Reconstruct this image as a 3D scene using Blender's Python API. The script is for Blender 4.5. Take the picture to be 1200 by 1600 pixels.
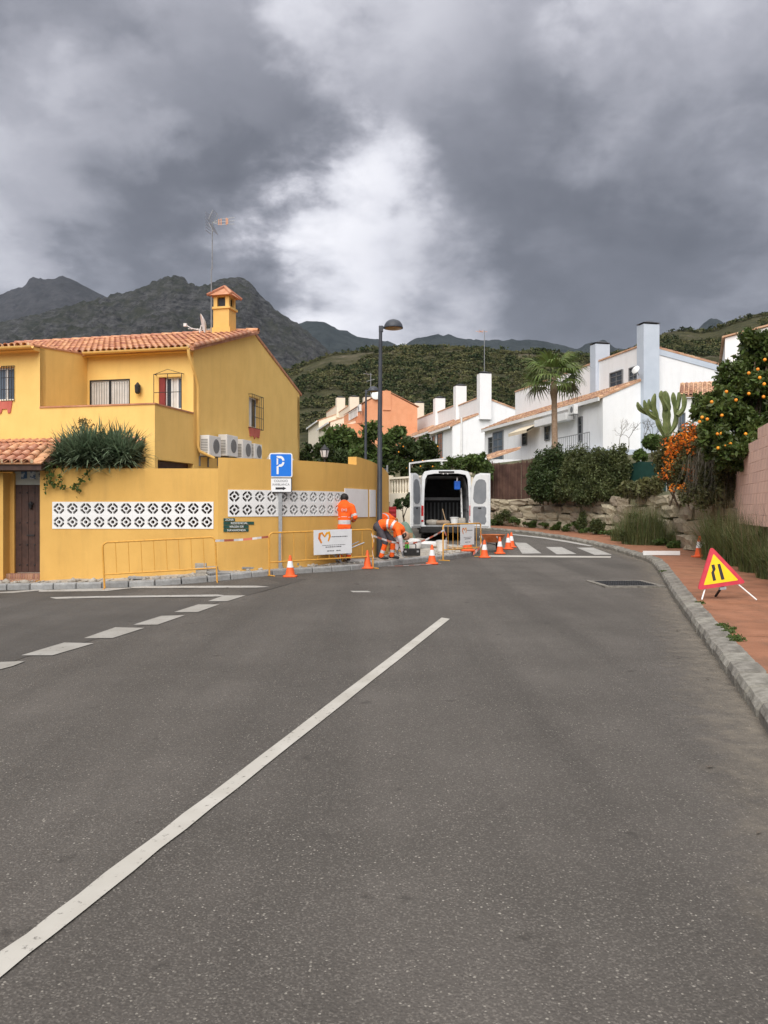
import bpy, bmesh, math, random
import numpy as np
from mathutils import Vector, Matrix
R = math.radians
random.seed(7)
rng = np.random.default_rng(7)
for o in list(bpy.data.objects):
    bpy.data.objects.remove(o)
scene = bpy.context.scene
COL = scene.collection

# ------------------------------------------------------------------ camera
F, HZ, CAMH = 1290.0, 796.0, 1.6          # focal length in photo pixels, horizon row, eye height
cd = bpy.data.cameras.new("camera")
cd.sensor_fit = 'VERTICAL'; cd.sensor_height = 36.0; cd.lens = F / 1600 * 36.0
cd.shift_y = -(800 - HZ) / 1600
cd.clip_start = 0.1; cd.clip_end = 20000
cam = bpy.data.objects.new("camera", cd); COL.objects.link(cam)
cam.location = (0, 0, CAMH); cam.rotation_euler = (R(90), 0, 0)
scene.camera = cam

# ------------------------------------------------------------------ sky, sun, exposure
SUN_EL, SUN_AZ = 42.0, 194.0             # azimuth from +Y towards +X: the sun stands behind the camera
w = bpy.data.worlds.new("World"); scene.world = w; w.use_nodes = True
nt = w.node_tree; nt.nodes.clear()
def N(kind, **kw):
    n = nt.nodes.new(kind)
    for k, v in kw.items():
        setattr(n, k, v)
    return n
def L(a, b): nt.links.new(a, b)
def M_(op, a, b=None, c=None, clamp=False):
    n = N('ShaderNodeMath', operation=op); n.use_clamp = clamp
    for i, x in enumerate((a, b, c)):
        if x is None: continue
        if isinstance(x, (int, float)): n.inputs[i].default_value = x
        else: L(x, n.inputs[i])
    return n.outputs[0]
def VM(op, a, b=None):
    n = N('ShaderNodeVectorMath', operation=op)
    for i, x in enumerate((a, b)):
        if x is None: continue
        if isinstance(x, (tuple, list)): n.inputs[i].default_value = x
        else: L(x, n.inputs[i])
    return n
def MR(x, a, b, c, d, smooth=True):
    n = N('ShaderNodeMapRange'); n.interpolation_type = 'SMOOTHSTEP' if smooth else 'LINEAR'
    L(x, n.inputs[0])
    for i, v in enumerate((a, b, c, d)): n.inputs[i + 1].default_value = v
    return n.outputs[0]
tc = N('ShaderNodeTexCoord')
sep = N('ShaderNodeSeparateXYZ'); L(tc.outputs['Generated'], sep.inputs[0])
zc = M_('MAXIMUM', sep.outputs[2], 0.0)
den = M_('ADD', zc, 0.42)
cx_ = M_('DIVIDE', sep.outputs[0], den); cy_ = M_('DIVIDE', sep.outputs[1], den)
comb = N('ShaderNodeCombineXYZ'); L(cx_, comb.inputs[0]); L(cy_, comb.inputs[1]); comb.inputs[2].default_value = 3.7
def noise(vec, scale, detail, rough, dist=0.0):
    n = N('ShaderNodeTexNoise'); L(vec, n.inputs['Vector'])
    n.inputs['Scale'].default_value = scale; n.inputs['Detail'].default_value = detail
    n.inputs['Roughness'].default_value = rough; n.inputs['Distortion'].default_value = dist
    return n
n1 = noise(comb.outputs[0], 2.6, 7, 0.55, 0.15)
n2 = noise(comb.outputs[0], 7.5, 8, 0.58, 0.15)
n3 = noise(comb.outputs[0], 0.9, 3, 0.5, 0.0)
wv = VM('ADD', tc.outputs['Generated'], None)
nsc = VM('SCALE', n2.outputs['Color']); nsc.inputs['Scale'].default_value = 0.26
nsd = VM('SCALE', n1.outputs['Color']); nsd.inputs['Scale'].default_value = 0.40
nse = VM('ADD', nsc.outputs[0], nsd.outputs[0])
off = VM('SUBTRACT', nse.outputs[0], (0.33, 0.33, 0.33))
L(off.outputs[0], wv.inputs[1])
wn = VM('NORMALIZE', wv.outputs[0])
def spot(px, py, lo, hi):
    d = Vector(((px - 600) / F, 1, (HZ - py) / F)).normalized()
    return MR(VM('DOT_PRODUCT', wn.outputs[0], tuple(d)).outputs['Value'], math.cos(R(lo)), math.cos(R(hi)), 0, 1)
cl = M_('MULTIPLY_ADD', n1.outputs[0], 0.52, -0.13)
cl = M_('MULTIPLY_ADD', n2.outputs[0], 0.40, cl)
# clouds are lighter overhead (and so in the half of the sky behind the camera), darker low down
elev = MR(sep.outputs[2], 0.30, 1.0, 0.0, 0.80)
cl = M_('ADD', cl, elev)
for (px, py, lo, hi, amt) in [(590, 425, 10.0, .0, .19), (520, 400, 10, 1, .07), (560, 500, 12, 1, .19), (-40, 260, 9, 1, .17), (-60, 400, 9, 1, .10),
                              (560, 80, 8, 1, .12), (200, 130, 8, 1, .09), (1180, 60, 12, 2, .08), (860, 60, 9, 1, .04),
                              (930, 420, 15, 3, -.12), (1150, 300, 14, 3, -.07), (330, 210, 9, 2, -.12), (310, 370, 7, 1, -.10), (790, 240, 9, 2, -.08), (150, 390, 6, 1, -.06), (740, 500, 8, 1, -.06)]:
    cl = M_('MULTIPLY_ADD', spot(px, py, lo, hi), amt, cl)
ramp = N('ShaderNodeValToRGB'); L(cl, ramp.inputs[0])
er = ramp.color_ramp.elements
er[0].position = 0.0; er[0].color = (.085, .089, .108, 1)
er[1].position = 1.0; er[1].color = (.98, .97, .99, 1)
for p_, c_ in [(.18, (.125, .130, .155)), (.36, (.205, .211, .245)), (.52, (.33, .333, .375)), (.72, (.60, .60, .65))]:
    e = er.new(p_); e.color = (*c_, 1)
sky = N('ShaderNodeTexSky', sky_type='NISHITA'); sky.sun_disc = False
sky.sun_elevation = R(SUN_EL); sky.sun_rotation = R(SUN_AZ)
skm = VM('SCALE', sky.outputs[0]); skm.inputs['Scale'].default_value = 0.05
mx = N('ShaderNodeMix', data_type='RGBA'); mx.inputs[0].default_value = 0.96
L(skm.outputs[0], mx.inputs[6]); L(ramp.outputs[0], mx.inputs[7])
bg = N('ShaderNodeBackground'); L(mx.outputs[2], bg.inputs[0]); bg.inputs[1].default_value = 0.60
wo = N('ShaderNodeOutputWorld'); L(bg.outputs[0], wo.inputs[0])

sd = bpy.data.lights.new("sun", 'SUN'); sd.energy = 1.5; sd.angle = R(60); sd.color = (1.0, .965, .92)
sun = bpy.data.objects.new("sun", sd); COL.objects.link(sun)
sdir = Vector((math.sin(R(SUN_AZ)) * math.cos(R(SUN_EL)), math.cos(R(SUN_AZ)) * math.cos(R(SUN_EL)), math.sin(R(SUN_EL))))
sun.rotation_euler = sdir.to_track_quat('Z', 'Y').to_euler(); sun.location = sdir * 60
vs = scene.view_settings
vs.view_transform = 'Standard'; vs.look = 'None'; vs.gamma = 1.0; vs.exposure = 1.22; vs.use_curve_mapping = False
scene.cycles.max_bounces = 6; scene.cycles.diffuse_bounces = 3; scene.cycles.glossy_bounces = 2
scene.cycles.transparent_max_bounces = 6; scene.cycles.volume_bounces = 0

# ------------------------------------------------------------------ pixel helpers (a pixel gives a direction, the ground or a plane gives the distance)
TBY = [-50, 14, 18, 22, 26, 30, 34, 40, 50, 70, 200]
TBZ = [0, 0, .05, .12, .18, .30, .45, .65, .95, 1.4, 1.5]
def gz(X, Y):
    z = float(np.interp(Y, TBY, TBZ))
    wgt = min(1, max(0, (Y - 8) / 9.0)); wgt = wgt * wgt * (3 - 2 * wgt)
    ss = lambda t: (lambda q: q * q * (3 - 2 * q))(min(1, max(0, t)))
    return z - .03 * min(8, max(0, -3 - X)) * wgt + .06 * ss((Y - 15) / 4) * ss((X + 5) / 2.5) * (1 - ss((X - .2) / 2.5)) * (1 - ss((Y - 22) / 5))
def P(x, y, d): return Vector(((x - 600) / F * d, d, CAMH + (HZ - y) / F * d))
def G(x, y, off=0.0):
    d = 1.5
    while d < 90:
        X = (x - 600) / F * d
        if CAMH + (HZ - y) / F * d <= gz(X, d) + off: break
        d += .02
    return Vector((X, d, gz(X, d) + off))

# ------------------------------------------------------------------ mesh builder
class MB:
    def __init__(s): s.v = []; s.f = []; s.m = []
    def add(s, vs, fs, mi=0):
        b = len(s.v); s.v += [tuple(p) for p in vs]
        s.f += [tuple(b + i for i in q) for q in fs]; s.m += [mi] * len(fs); return s
    def box(s, x0, x1, y0, y1, z0, z1, mi=0):
        return s.add([(x0, y0, z0), (x1, y0, z0), (x1, y1, z0), (x0, y1, z0), (x0, y0, z1), (x1, y0, z1), (x1, y1, z1), (x0, y1, z1)],
                     [(0, 3, 2, 1), (4, 5, 6, 7), (0, 1, 5, 4), (1, 2, 6, 5), (2, 3, 7, 6), (3, 0, 4, 7)], mi)
    def rbox(s, x0, x1, y0, y1, z0, z1, b, mi=0):      # chamfered box
        pts = []; 
        bm = bmesh.new(); bmesh.ops.create_cube(bm, size=1)
        for v in bm.verts:
            v.co = Vector((x0 if v.co.x < 0 else x1, y0 if v.co.y < 0 else y1, z0 if v.co.z < 0 else z1))
        bmesh.ops.bevel(bm, geom=list(bm.edges), offset=b, segments=2, affect='EDGES', profile=.5)
        bm.verts.index_update()
        s.add([v.co[:] for v in bm.verts], [[v.index for v in f.verts] for f in bm.faces], mi); bm.free(); return s
    def bar(s, p, q, w, h=None, up=(0, 0, 1), mi=0):
        p = Vector(p); q = Vector(q); h = w if h is None else h
        d = (q - p).normalized(); u = Vector(up)
        if abs(d.dot(u)) > .98: u = Vector((1, 0, 0))
        a = d.cross(u).normalized() * (w / 2); b = a.cross(d).normalized() * (h / 2)
        vs = [p - a - b, p + a - b, p + a + b, p - a + b, q - a - b, q + a - b, q + a + b, q - a + b]
        return s.add(vs, [(0, 1, 2, 3), (7, 6, 5, 4), (0, 4, 5, 1), (1, 5, 6, 2), (2, 6, 7, 3), (3, 7, 4, 0)], mi)
    def tube(s, pts, r, n=8, mi=0, cap=True, flat=None):
        pts = [Vector(p) for p in pts]; rr = r if isinstance(r, (list, tuple)) else [r] * len(pts)
        t0 = (pts[1] - pts[0]).normalized()
        a = t0.orthogonal().normalized(); vs = []
        for i, p in enumerate(pts):
            t = (pts[min(i + 1, len(pts) - 1)] - pts[max(i - 1, 0)]).normalized()
            a = (a - t * a.dot(t)).normalized(); b = t.cross(a)
            for k in range(n):
                an = 2 * math.pi * k / n
                vs.append(p + (a * math.cos(an) + b * math.sin(an)) * rr[i])
        fs = [(i * n + k, i * n + (k + 1) % n, (i + 1) * n + (k + 1) % n, (i + 1) * n + k) for i in range(len(pts) - 1) for k in range(n)]
        if cap: fs += [tuple(range(n - 1, -1, -1)), tuple((len(pts) - 1) * n + k for k in range(n))]
        return s.add(vs, fs, mi)
    def lathe(s, prof, c=(0, 0, 0), n=16, mi=0, axis='z'):
        vs = []; c = Vector(c)
        for (r, h) in prof:
            for k in range(n):
                an = 2 * math.pi * k / n; x, y = r * math.cos(an), r * math.sin(an)
                vs.append(c + (Vector((x, y, h)) if axis == 'z' else Vector((x, h, y)) if axis == 'y' else Vector((h, x, y))))
        fs = [(i * n + k, i * n + (k + 1) % n, (i + 1) * n + (k + 1) % n, (i + 1) * n + k) for i in range(len(prof) - 1) for k in range(n)]
        fs += [tuple(range(n - 1, -1, -1)), tuple((len(prof) - 1) * n + k for k in range(n))]
        return s.add(vs, fs, mi)
    def prism(s, poly, fn, a, b, mi=0):                # poly of (u,w), fn(u,w,depth) -> xyz
        n = len(poly); vs = [fn(u, w_, a) for u, w_ in poly] + [fn(u, w_, b) for u, w_ in poly]
        fs = [tuple(range(n)), tuple(range(2 * n - 1, n - 1, -1))] + [(i, i + n, (i + 1) % n + n, (i + 1) % n) for i in range(n)]
        return s.add(vs, fs, mi)
    def holed(s, us, ws, holes, fn, d0, d1, mi=0):
        us = sorted(set(round(u, 4) for u in list(us) + [h[i] for h in holes for i in (0, 1)]))
        ws = sorted(set(round(u, 4) for u in list(ws) + [h[i] for h in holes for i in (2, 3)]))
        nu, nw = len(us) - 1, len(ws) - 1
        def solid(i, j):
            if not (0 <= i < nu and 0 <= j < nw): return False
            cu, cw = (us[i] + us[i + 1]) / 2, (ws[j] + ws[j + 1]) / 2
            return not any(h[0] < cu < h[1] and h[2] < cw < h[3] for h in holes)
        for i in range(nu):
            for j in range(nw):
                if not solid(i, j): continue
                a, b, c, d = us[i], us[i + 1], ws[j], ws[j + 1]
                s.add([fn(a, c, d0), fn(b, c, d0), fn(b, d, d0), fn(a, d, d0)], [(0, 1, 2, 3)], mi)
                s.add([fn(a, c, d1), fn(b, c, d1), fn(b, d, d1), fn(a, d, d1)], [(3, 2, 1, 0)], mi)
                for (di, dj, e0, e1) in ((-1, 0, (a, d), (a, c)), (1, 0, (b, c), (b, d)), (0, -1, (a, c), (b, c)), (0, 1, (b, d), (a, d))):
                    if not solid(i + di, j + dj):
                        s.add([fn(*e0, d0), fn(*e0, d1), fn(*e1, d1), fn(*e1, d0)], [(0, 1, 2, 3)], mi)
        return s
    def mesh(s, name, mats, smooth=False, merge=0, recalc=False):
        me = bpy.data.meshes.new(name); me.from_pydata(s.v, [], s.f)
        for m in (mats if isinstance(mats, (list, tuple)) else [mats]): me.materials.append(m)
        me.polygons.foreach_set('material_index', s.m)
        if merge or recalc:
            bm = bmesh.new(); bm.from_mesh(me)
            if merge: bmesh.ops.remove_doubles(bm, verts=bm.verts, dist=merge)
            if recalc: bmesh.ops.recalc_face_normals(bm, faces=bm.faces)
            bm.to_mesh(me); bm.free()
        if smooth:
            me.polygons.foreach_set('use_smooth', [True] * len(me.polygons))
            if isinstance(smooth, float): me.set_sharp_from_angle(angle=R(smooth))
        me.update(); return me
    def build(s, name, mats, parent=None, **kw): return obj(name, s.mesh(name, mats, **kw), parent)
def obj(name, me, parent=None, loc=None, rot=None, scl=None):
    o = bpy.data.objects.new(name, me); COL.objects.link(o)
    if parent is not None: o.parent = parent
    if loc is not None: o.location = loc
    if rot is not None: o.rotation_euler = rot
    if scl is not None: o.scale = scl
    return o
def tag(o, label=None, cat=None, group=None, kind=None):
    for k, v in (('label', label), ('category', cat), ('group', group), ('kind', kind)):
        if v: o[k] = v
    return o
def thing(name, label, cat, loc=(0, 0, 0), rz=0.0, group=None):
    o = bpy.data.objects.new(name, None); COL.objects.link(o); o.empty_display_size = .2
    o.location = loc; o.rotation_euler = (0, 0, rz)
    return tag(o, label, cat, group)
def struct(name, loc=(0, 0, 0)):
    o = bpy.data.objects.new(name, None); COL.objects.link(o); o.location = loc; o['kind'] = 'structure'; return o
def copy_tree(o, parent=None):
    c = o.copy(); COL.objects.link(c); c.parent = parent
    for ch in o.children: copy_tree(ch, c)
    return c
def np_mesh(name, v, f, mat, smooth=False):          # v (n,3), f (m,k)
    me = bpy.data.meshes.new(name); v = np.ascontiguousarray(v, dtype=np.float32); f = np.ascontiguousarray(f, dtype=np.int32)
    me.vertices.add(len(v)); me.vertices.foreach_set('co', v.ravel())
    k = f.shape[1]; me.loops.add(f.size); me.loops.foreach_set('vertex_index', f.ravel())
    me.polygons.add(len(f)); me.polygons.foreach_set('loop_start', np.arange(0, f.size, k, dtype=np.int32))
    me.polygons.foreach_set('loop_total', np.full(len(f), k, dtype=np.int32))
    if smooth: me.polygons.foreach_set('use_smooth', [True] * len(f))
    for m in (mat if isinstance(mat, (list, tuple)) else [mat]): me.materials.append(m)
    me.update(calc_edges=True); me.validate(); return me
def grid_mesh(name, V, mat, smooth=True):            # V (nu,nv,3)
    nu, nv = V.shape[:2]; idx = np.arange(nu * nv).reshape(nu, nv)
    f = np.stack([idx[:-1, :-1], idx[1:, :-1], idx[1:, 1:], idx[:-1, 1:]], -1).reshape(-1, 4)
    return np_mesh(name, V.reshape(-1, 3), f, mat, smooth)

# value noise in numpy
def _h(ix, iy, s):
    n = (ix.astype(np.int64) * 374761393 + iy.astype(np.int64) * 668265263 + s * 1442695041) & 0x7fffffff
    n = (n ^ (n >> 13)) * 1274126177 & 0x7fffffff
    return ((n ^ (n >> 16)) & 0xffff) / 65535.0
def vn(x, y, s=0):
    ix = np.floor(x); iy = np.floor(y); fx = x - ix; fy = y - iy
    fx = fx * fx * (3 - 2 * fx); fy = fy * fy * (3 - 2 * fy)
    a = _h(ix, iy, s); b = _h(ix + 1, iy, s); c = _h(ix, iy + 1, s); d = _h(ix + 1, iy + 1, s)
    return (a * (1 - fx) + b * fx) * (1 - fy) + (c * (1 - fx) + d * fx) * fy
def fbm(x, y, o=5, s=0, g=.5, ridge=False):
    t = 0; a = 1; n = 0
    for i in range(o):
        v = vn(x * 2 ** i + 13.1 * i, y * 2 ** i + 7.7 * i, s + i)
        t = t + a * ((1 - np.abs(2 * v - 1)) if ridge else v); n += a; a *= g
    return t / n

# ------------------------------------------------------------------ materials
def mat(name, c1, c2=None, rough=.75, scale=4.0, detail=5, var=.12, bump=0.0, bscale=60.0, metal=0.0, spec=.35, rnd=0.0, island=0.0,
        stain=None, stain_amt=.0, stain_scale=(1, 1, .15), sss=0, alpha=None, lo=.35, hi=.65, trans=0.0):
    m = bpy.data.materials.new(name); m.use_nodes = True
    t = m.node_tree; b = t.nodes['Principled BSDF']; K = t.nodes.new
    c2 = tuple(min(1, x * (1 + var)) for x in c1) if c2 is None else c2
    cA = tuple(x * (1 - var) for x in c1) if c2 is None else c1
    tcn = K('ShaderNodeTexCoord')
    nz = K('ShaderNodeTexNoise'); nz.inputs['Scale'].default_value = scale; nz.inputs['Detail'].default_value = detail; nz.inputs['Roughness'].default_value = .6
    t.links.new(tcn.outputs['Object'], nz.inputs['Vector'])
    rp = K('ShaderNodeValToRGB'); rp.color_ramp.elements[0].position = lo; rp.color_ramp.elements[1].position = hi
    rp.color_ramp.elements[0].color = (*cA, 1); rp.color_ramp.elements[1].color = (*c2, 1)
    t.links.new(nz.outputs[0], rp.inputs[0]); out = rp.outputs[0]
    if stain:
        mp = K('ShaderNodeMapping'); mp.inputs['Scale'].default_value = stain_scale; t.links.new(tcn.outputs['Object'], mp.inputs[0])
        n2 = K('ShaderNodeTexNoise'); n2.inputs['Scale'].default_value = 2.2; n2.inputs['Detail'].default_value = 6; n2.inputs['Roughness'].default_value = .65
        t.links.new(mp.outputs[0], n2.inputs['Vector'])
        r2 = K('ShaderNodeMapRange'); r2.inputs[1].default_value = .50; r2.inputs[2].default_value = .78; r2.inputs[4].default_value = stain_amt
        t.links.new(n2.outputs[0], r2.inputs[0])
        mxn = K('ShaderNodeMix'); mxn.data_type = 'RGBA'; t.links.new(r2.outputs[0], mxn.inputs[0]); t.links.new(out, mxn.inputs[6]); mxn.inputs[7].default_value = (*stain, 1)
        out = mxn.outputs[2]
    for amt, kind in ((rnd, 'o'), (island, 'i')):
        if not amt: continue
        src = K('ShaderNodeObjectInfo').outputs['Random'] if kind == 'o' else K('ShaderNodeNewGeometry').outputs['Random Per Island']
        mr = K('ShaderNodeMapRange'); mr.inputs[3].default_value = 1 - amt; mr.inputs[4].default_value = 1 + amt; t.links.new(src, mr.inputs[0])
        hs = K('ShaderNodeHueSaturation'); t.links.new(mr.outputs[0], hs.inputs['Value']); t.links.new(out, hs.inputs['Color'])
        m2 = K('ShaderNodeMapRange'); m2.inputs[3].default_value = .5 - amt * .05; m2.inputs[4].default_value = .5 + amt * .05; t.links.new(src, m2.inputs[0])
        t.links.new(m2.outputs[0], hs.inputs['Hue']); out = hs.outputs[0]
    t.links.new(out, b.inputs['Base Color'])
    b.inputs['Roughness'].default_value = rough; b.inputs['Metallic'].default_value = metal; b.inputs['Specular IOR Level'].default_value = spec
    if bump:
        nb = K('ShaderNodeTexNoise'); nb.inputs['Scale'].default_value = bscale; nb.inputs['Detail'].default_value = 4
        t.links.new(tcn.outputs['Object'], nb.inputs['Vector'])
        bp = K('ShaderNodeBump'); bp.inputs['Strength'].default_value = bump; bp.inputs['Distance'].default_value = .02
        t.links.new(nb.outputs[0], bp.inputs['Height']); t.links.new(bp.outputs[0], b.inputs['Normal'])
    if trans:
        tr = K('ShaderNodeBsdfTranslucent'); t.links.new(out, tr.inputs[0]); ms = K('ShaderNodeMixShader'); ms.inputs[0].default_value = trans
        t.links.new(b.outputs[0], ms.inputs[1]); t.links.new(tr.outputs[0], ms.inputs[2]); t.links.new(ms.outputs[0], t.nodes['Material Output'].inputs[0])
    return m
def glass_mat(name, col=(.03, .035, .04), rough=.08):
    m = mat(name, col, var=.2, scale=1.5, rough=rough, spec=.8); return m
Y1 = (.78, .42, .095)
m_yellow = mat('yellow_render', (.66, .390, .108), (.72, .435, .125), scale=1.3, bump=.25, bscale=90, rough=.85, spec=.2, stain=(.46, .27, .085), stain_amt=.45, stain_scale=(1.6, 1.6, .22))
m_houseyel = mat('pale_yellow_render', (.86, .565, .180), (.92, .615, .205), scale=1.3, bump=.2, bscale=90, rough=.85, spec=.2, stain=(.60, .37, .12), stain_amt=.22, stain_scale=(1.6, 1.6, .22))
m_yellow_t = mat('yellow_trim', (.73, .45, .13), (.80, .50, .155), scale=3, rough=.7)
m_white = mat('white_render', (.86, .87, .88), (.90, .905, .91), scale=1.2, bump=.15, bscale=70, rough=.85, spec=.2, stain=(.55, .53, .48), stain_amt=.22)
m_cream = mat('cream_render', (.78, .70, .56), (.84, .77, .63), scale=1.2, rough=.85, stain=(.5, .44, .34), stain_amt=.25)
m_orange_r = mat('orange_render', (.74, .33, .17), (.80, .38, .21), scale=1.2, rough=.85, stain=(.5, .24, .14), stain_amt=.2)
m_blue_r = mat('pale_blue_render', (.50, .56, .64), (.55, .61, .69), scale=1.5, rough=.85)
m_tile = mat('terracotta_tile', (.40, .16, .085), (.60, .30, .17), scale=5, rough=.8, rnd=.22, stain=(.62, .46, .34), stain_amt=.5, stain_scale=(4, 4, 4), bump=.2)
m_tile_i = mat('terracotta_tiles', (.40, .165, .09), (.58, .28, .16), scale=1.3, rough=.8, island=.28, stain=(.60, .45, .33), stain_amt=.5, stain_scale=(3, 3, 3))
m_tile_ir = mat('pale_terracotta_tiles', (.42, .22, .13), (.60, .38, .25), scale=1.1, rough=.8, island=.3, stain=(.55, .44, .33), stain_amt=.6, stain_scale=(2, 2, 2))
m_mortar = mat('pale_mortar', (.62, .46, .26), (.72, .58, .40), scale=8, rough=.9)
m_brown = mat('dark_brown_wood', (.050, .026, .020), (.085, .043, .032), scale=6, rough=.55, bump=.3)
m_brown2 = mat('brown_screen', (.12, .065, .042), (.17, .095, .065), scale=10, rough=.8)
m_black = mat('black_iron', (.018, .018, .02), (.03, .03, .032), rough=.5, scale=20)
m_darkpole = mat('dark_grey_paint', (.045, .050, .062), (.062, .068, .082), rough=.45, scale=3)
m_whitepaint = mat('white_paint', (.78, .78, .77), (.84, .84, .83), rough=.5, scale=3)
m_whiteplast = mat('white_plastic', (.72, .72, .70), (.80, .80, .79), rough=.45, scale=5, stain=(.45, .42, .38), stain_amt=.3)
m_grey = mat('grey_galvanised', (.30, .31, .32), (.40, .41, .42), rough=.45, metal=.6, scale=12)
m_greyplast = mat('grey_plastic', (.16, .165, .17), (.21, .215, .22), rough=.6, scale=8)
m_glass = glass_mat('dark_window_glass')
m_glassb = glass_mat('bluish_window_glass', (.10, .13, .17), .12)
m_curtain = mat('white_curtain', (.62, .60, .56), (.75, .73, .70), scale=3, rough=.9)
m_red = mat('maroon_paint', (.22, .035, .03), (.28, .05, .045), rough=.7, scale=4)
m_coral = mat('coral_render', (.50, .12, .09), (.58, .16, .12), rough=.8, scale=4)
m_barrier = mat('worn_yellow_paint', (.62, .30, .05), (.72, .38, .07), rough=.55, scale=9, stain=(.30, .14, .05), stain_amt=.6, stain_scale=(6, 6, 6))
m_cone = mat('cone_orange', (.80, .115, .025), (.86, .15, .04), rough=.55, scale=6, stain=(.40, .10, .05), stain_amt=.35, stain_scale=(8, 8, 8))
m_reflect = mat('reflective_white', (.74, .74, .74), (.84, .84, .84), rough=.4, scale=10)
m_hivis = mat('orange_hivis_cloth', (.95, .125, .018), (.98, .16, .03), rough=.8, scale=9, bump=.5, bscale=14, spec=.15)
m_band = mat('silver_band', (.52, .52, .53), (.64, .64, .65), rough=.5, scale=14)
m_trouser = mat('grey_work_cloth', (.055, .050, .060), (.085, .078, .09), rough=.85, scale=9, bump=.5, bscale=16)
m_skin = mat('skin', (.36, .19, .12), (.44, .25, .17), rough=.6, scale=12)
m_hair = mat('dark_hair', (.012, .010, .009), (.025, .02, .018), rough=.6, scale=40)
m_shoe = mat('black_boot', (.02, .02, .021), (.04, .038, .036), rough=.6, scale=15)
m_signblue = mat('sign_blue', (.010, .17, .68), (.014, .19, .72), rough=.35, scale=5)
m_signred = mat('sign_red', (.50, .035, .06), (.60, .06, .08), rough=.4, scale=6)
m_signyel = mat('sign_yellow', (.93, .56, .01), (.97, .62, .02), rough=.4, scale=6)
m_signblack = mat('sign_black', (.02, .02, .024), (.035, .034, .04), rough=.5, scale=15)
m_signwhite = mat('sign_white', (.76, .77, .78), (.82, .83, .84), rough=.4, scale=5)
m_greentile = mat('dark_green_tile', (.02, .07, .055), (.035, .10, .08), rough=.3, scale=9)
m_text = mat('grey_print', (.10, .10, .11), (.14, .14, .15), rough=.6)
m_wood = mat('raw_timber', (.30, .20, .11), (.42, .29, .17), scale=9, rough=.8)
m_stone = mat('quarry_stone', (.25, .21, .15), (.42, .36, .265), scale=3.2, detail=8, rough=.95, bump=.8, bscale=11, rnd=.22, stain=(.13, .115, .085), stain_amt=.75, stain_scale=(1.6, 1.6, 1.2), lo=.3, hi=.7, spec=.15)
m_kerb = mat('kerb_concrete', (.16, .15, .128), (.29, .272, .238), scale=7, detail=8, rough=.95, bump=.7, bscale=35, rnd=.14, stain=(.10, .092, .075), stain_amt=.85, stain_scale=(4, 2.5, 4), spec=.15)
m_kerb2 = mat('grey_kerb_concrete', (.27, .27, .265), (.36, .36, .35), scale=7, detail=8, rough=.95, bump=.5, bscale=35, rnd=.10, stain=(.2, .19, .17), stain_amt=.6, stain_scale=(5, 5, 5), spec=.15)
m_pink = mat('pink_painted_block', (.78, .525, .43), (.84, .585, .485), scale=3, rough=.9, bump=.5, bscale=50, rnd=.05, stain=(.46, .27, .21), stain_amt=.45, stain_scale=(3, 3, .8), spec=.15)
m_trunk = mat('bark', (.10, .075, .05), (.17, .13, .09), scale=12, rough=.95, bump=.6, bscale=30)
m_palmtrunk = mat('palm_trunk_bark', (.26, .17, .11), (.38, .27, .19), scale=9, rough=.95, bump=.6, bscale=30)
def leafm(name, c1, c2, isl=.35, trans=.25, rough=.55): return mat(name, c1, c2, scale=1.1, rough=rough, island=isl, trans=trans, spec=.3, lo=.3, hi=.7)
m_leaf = leafm('mid_green_leaves', (.060, .095, .024), (.115, .165, .042))
m_leafd = leafm('dark_green_leaves', (.032, .052, .016), (.066, .092, .028))
m_leafhedge = leafm('hedge_leaves', (.055, .072, .026), (.115, .130, .045))
m_leafor = leafm('orange_tree_leaves', (.050, .080, .020), (.11, .145, .036), rough=.4)
m_leafgrass = leafm('wild_grass_blades', (.085, .115, .040), (.185, .205, .080), isl=.4)
m_leafdry = leafm('dry_grass_blades', (.20, .16, .09), (.32, .26, .15), isl=.3)
m_leafspike = leafm('bluish_spiky_leaves', (.10, .145, .080), (.19, .24, .145), isl=.4)
m_leafvine = leafm('vine_leaves', (.070, .080, .028), (.15, .14, .055))
m_flower = leafm('orange_flowers', (.75, .16, .015), (.85, .28, .03), isl=.25)
m_drystem = leafm('dry_vine_stems', (.10, .085, .06), (.20, .17, .125), isl=.35, trans=.05)
m_palmleaf = leafm('palm_fronds', (.075, .115, .028), (.16, .20, .055), isl=.35)
m_palmdry = leafm('dry_palm_fronds', (.10, .10, .05), (.17, .15, .08), isl=.3)
m_cactus = mat('cactus_green', (.098, .13, .042), (.17, .195, .072), scale=5, rough=.6, stain=(.22, .20, .09), stain_amt=.5)
m_orange = mat('orange_fruit', (.85, .26, .015), (.92, .36, .03), scale=8, rough=.45, rnd=.15)
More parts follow.
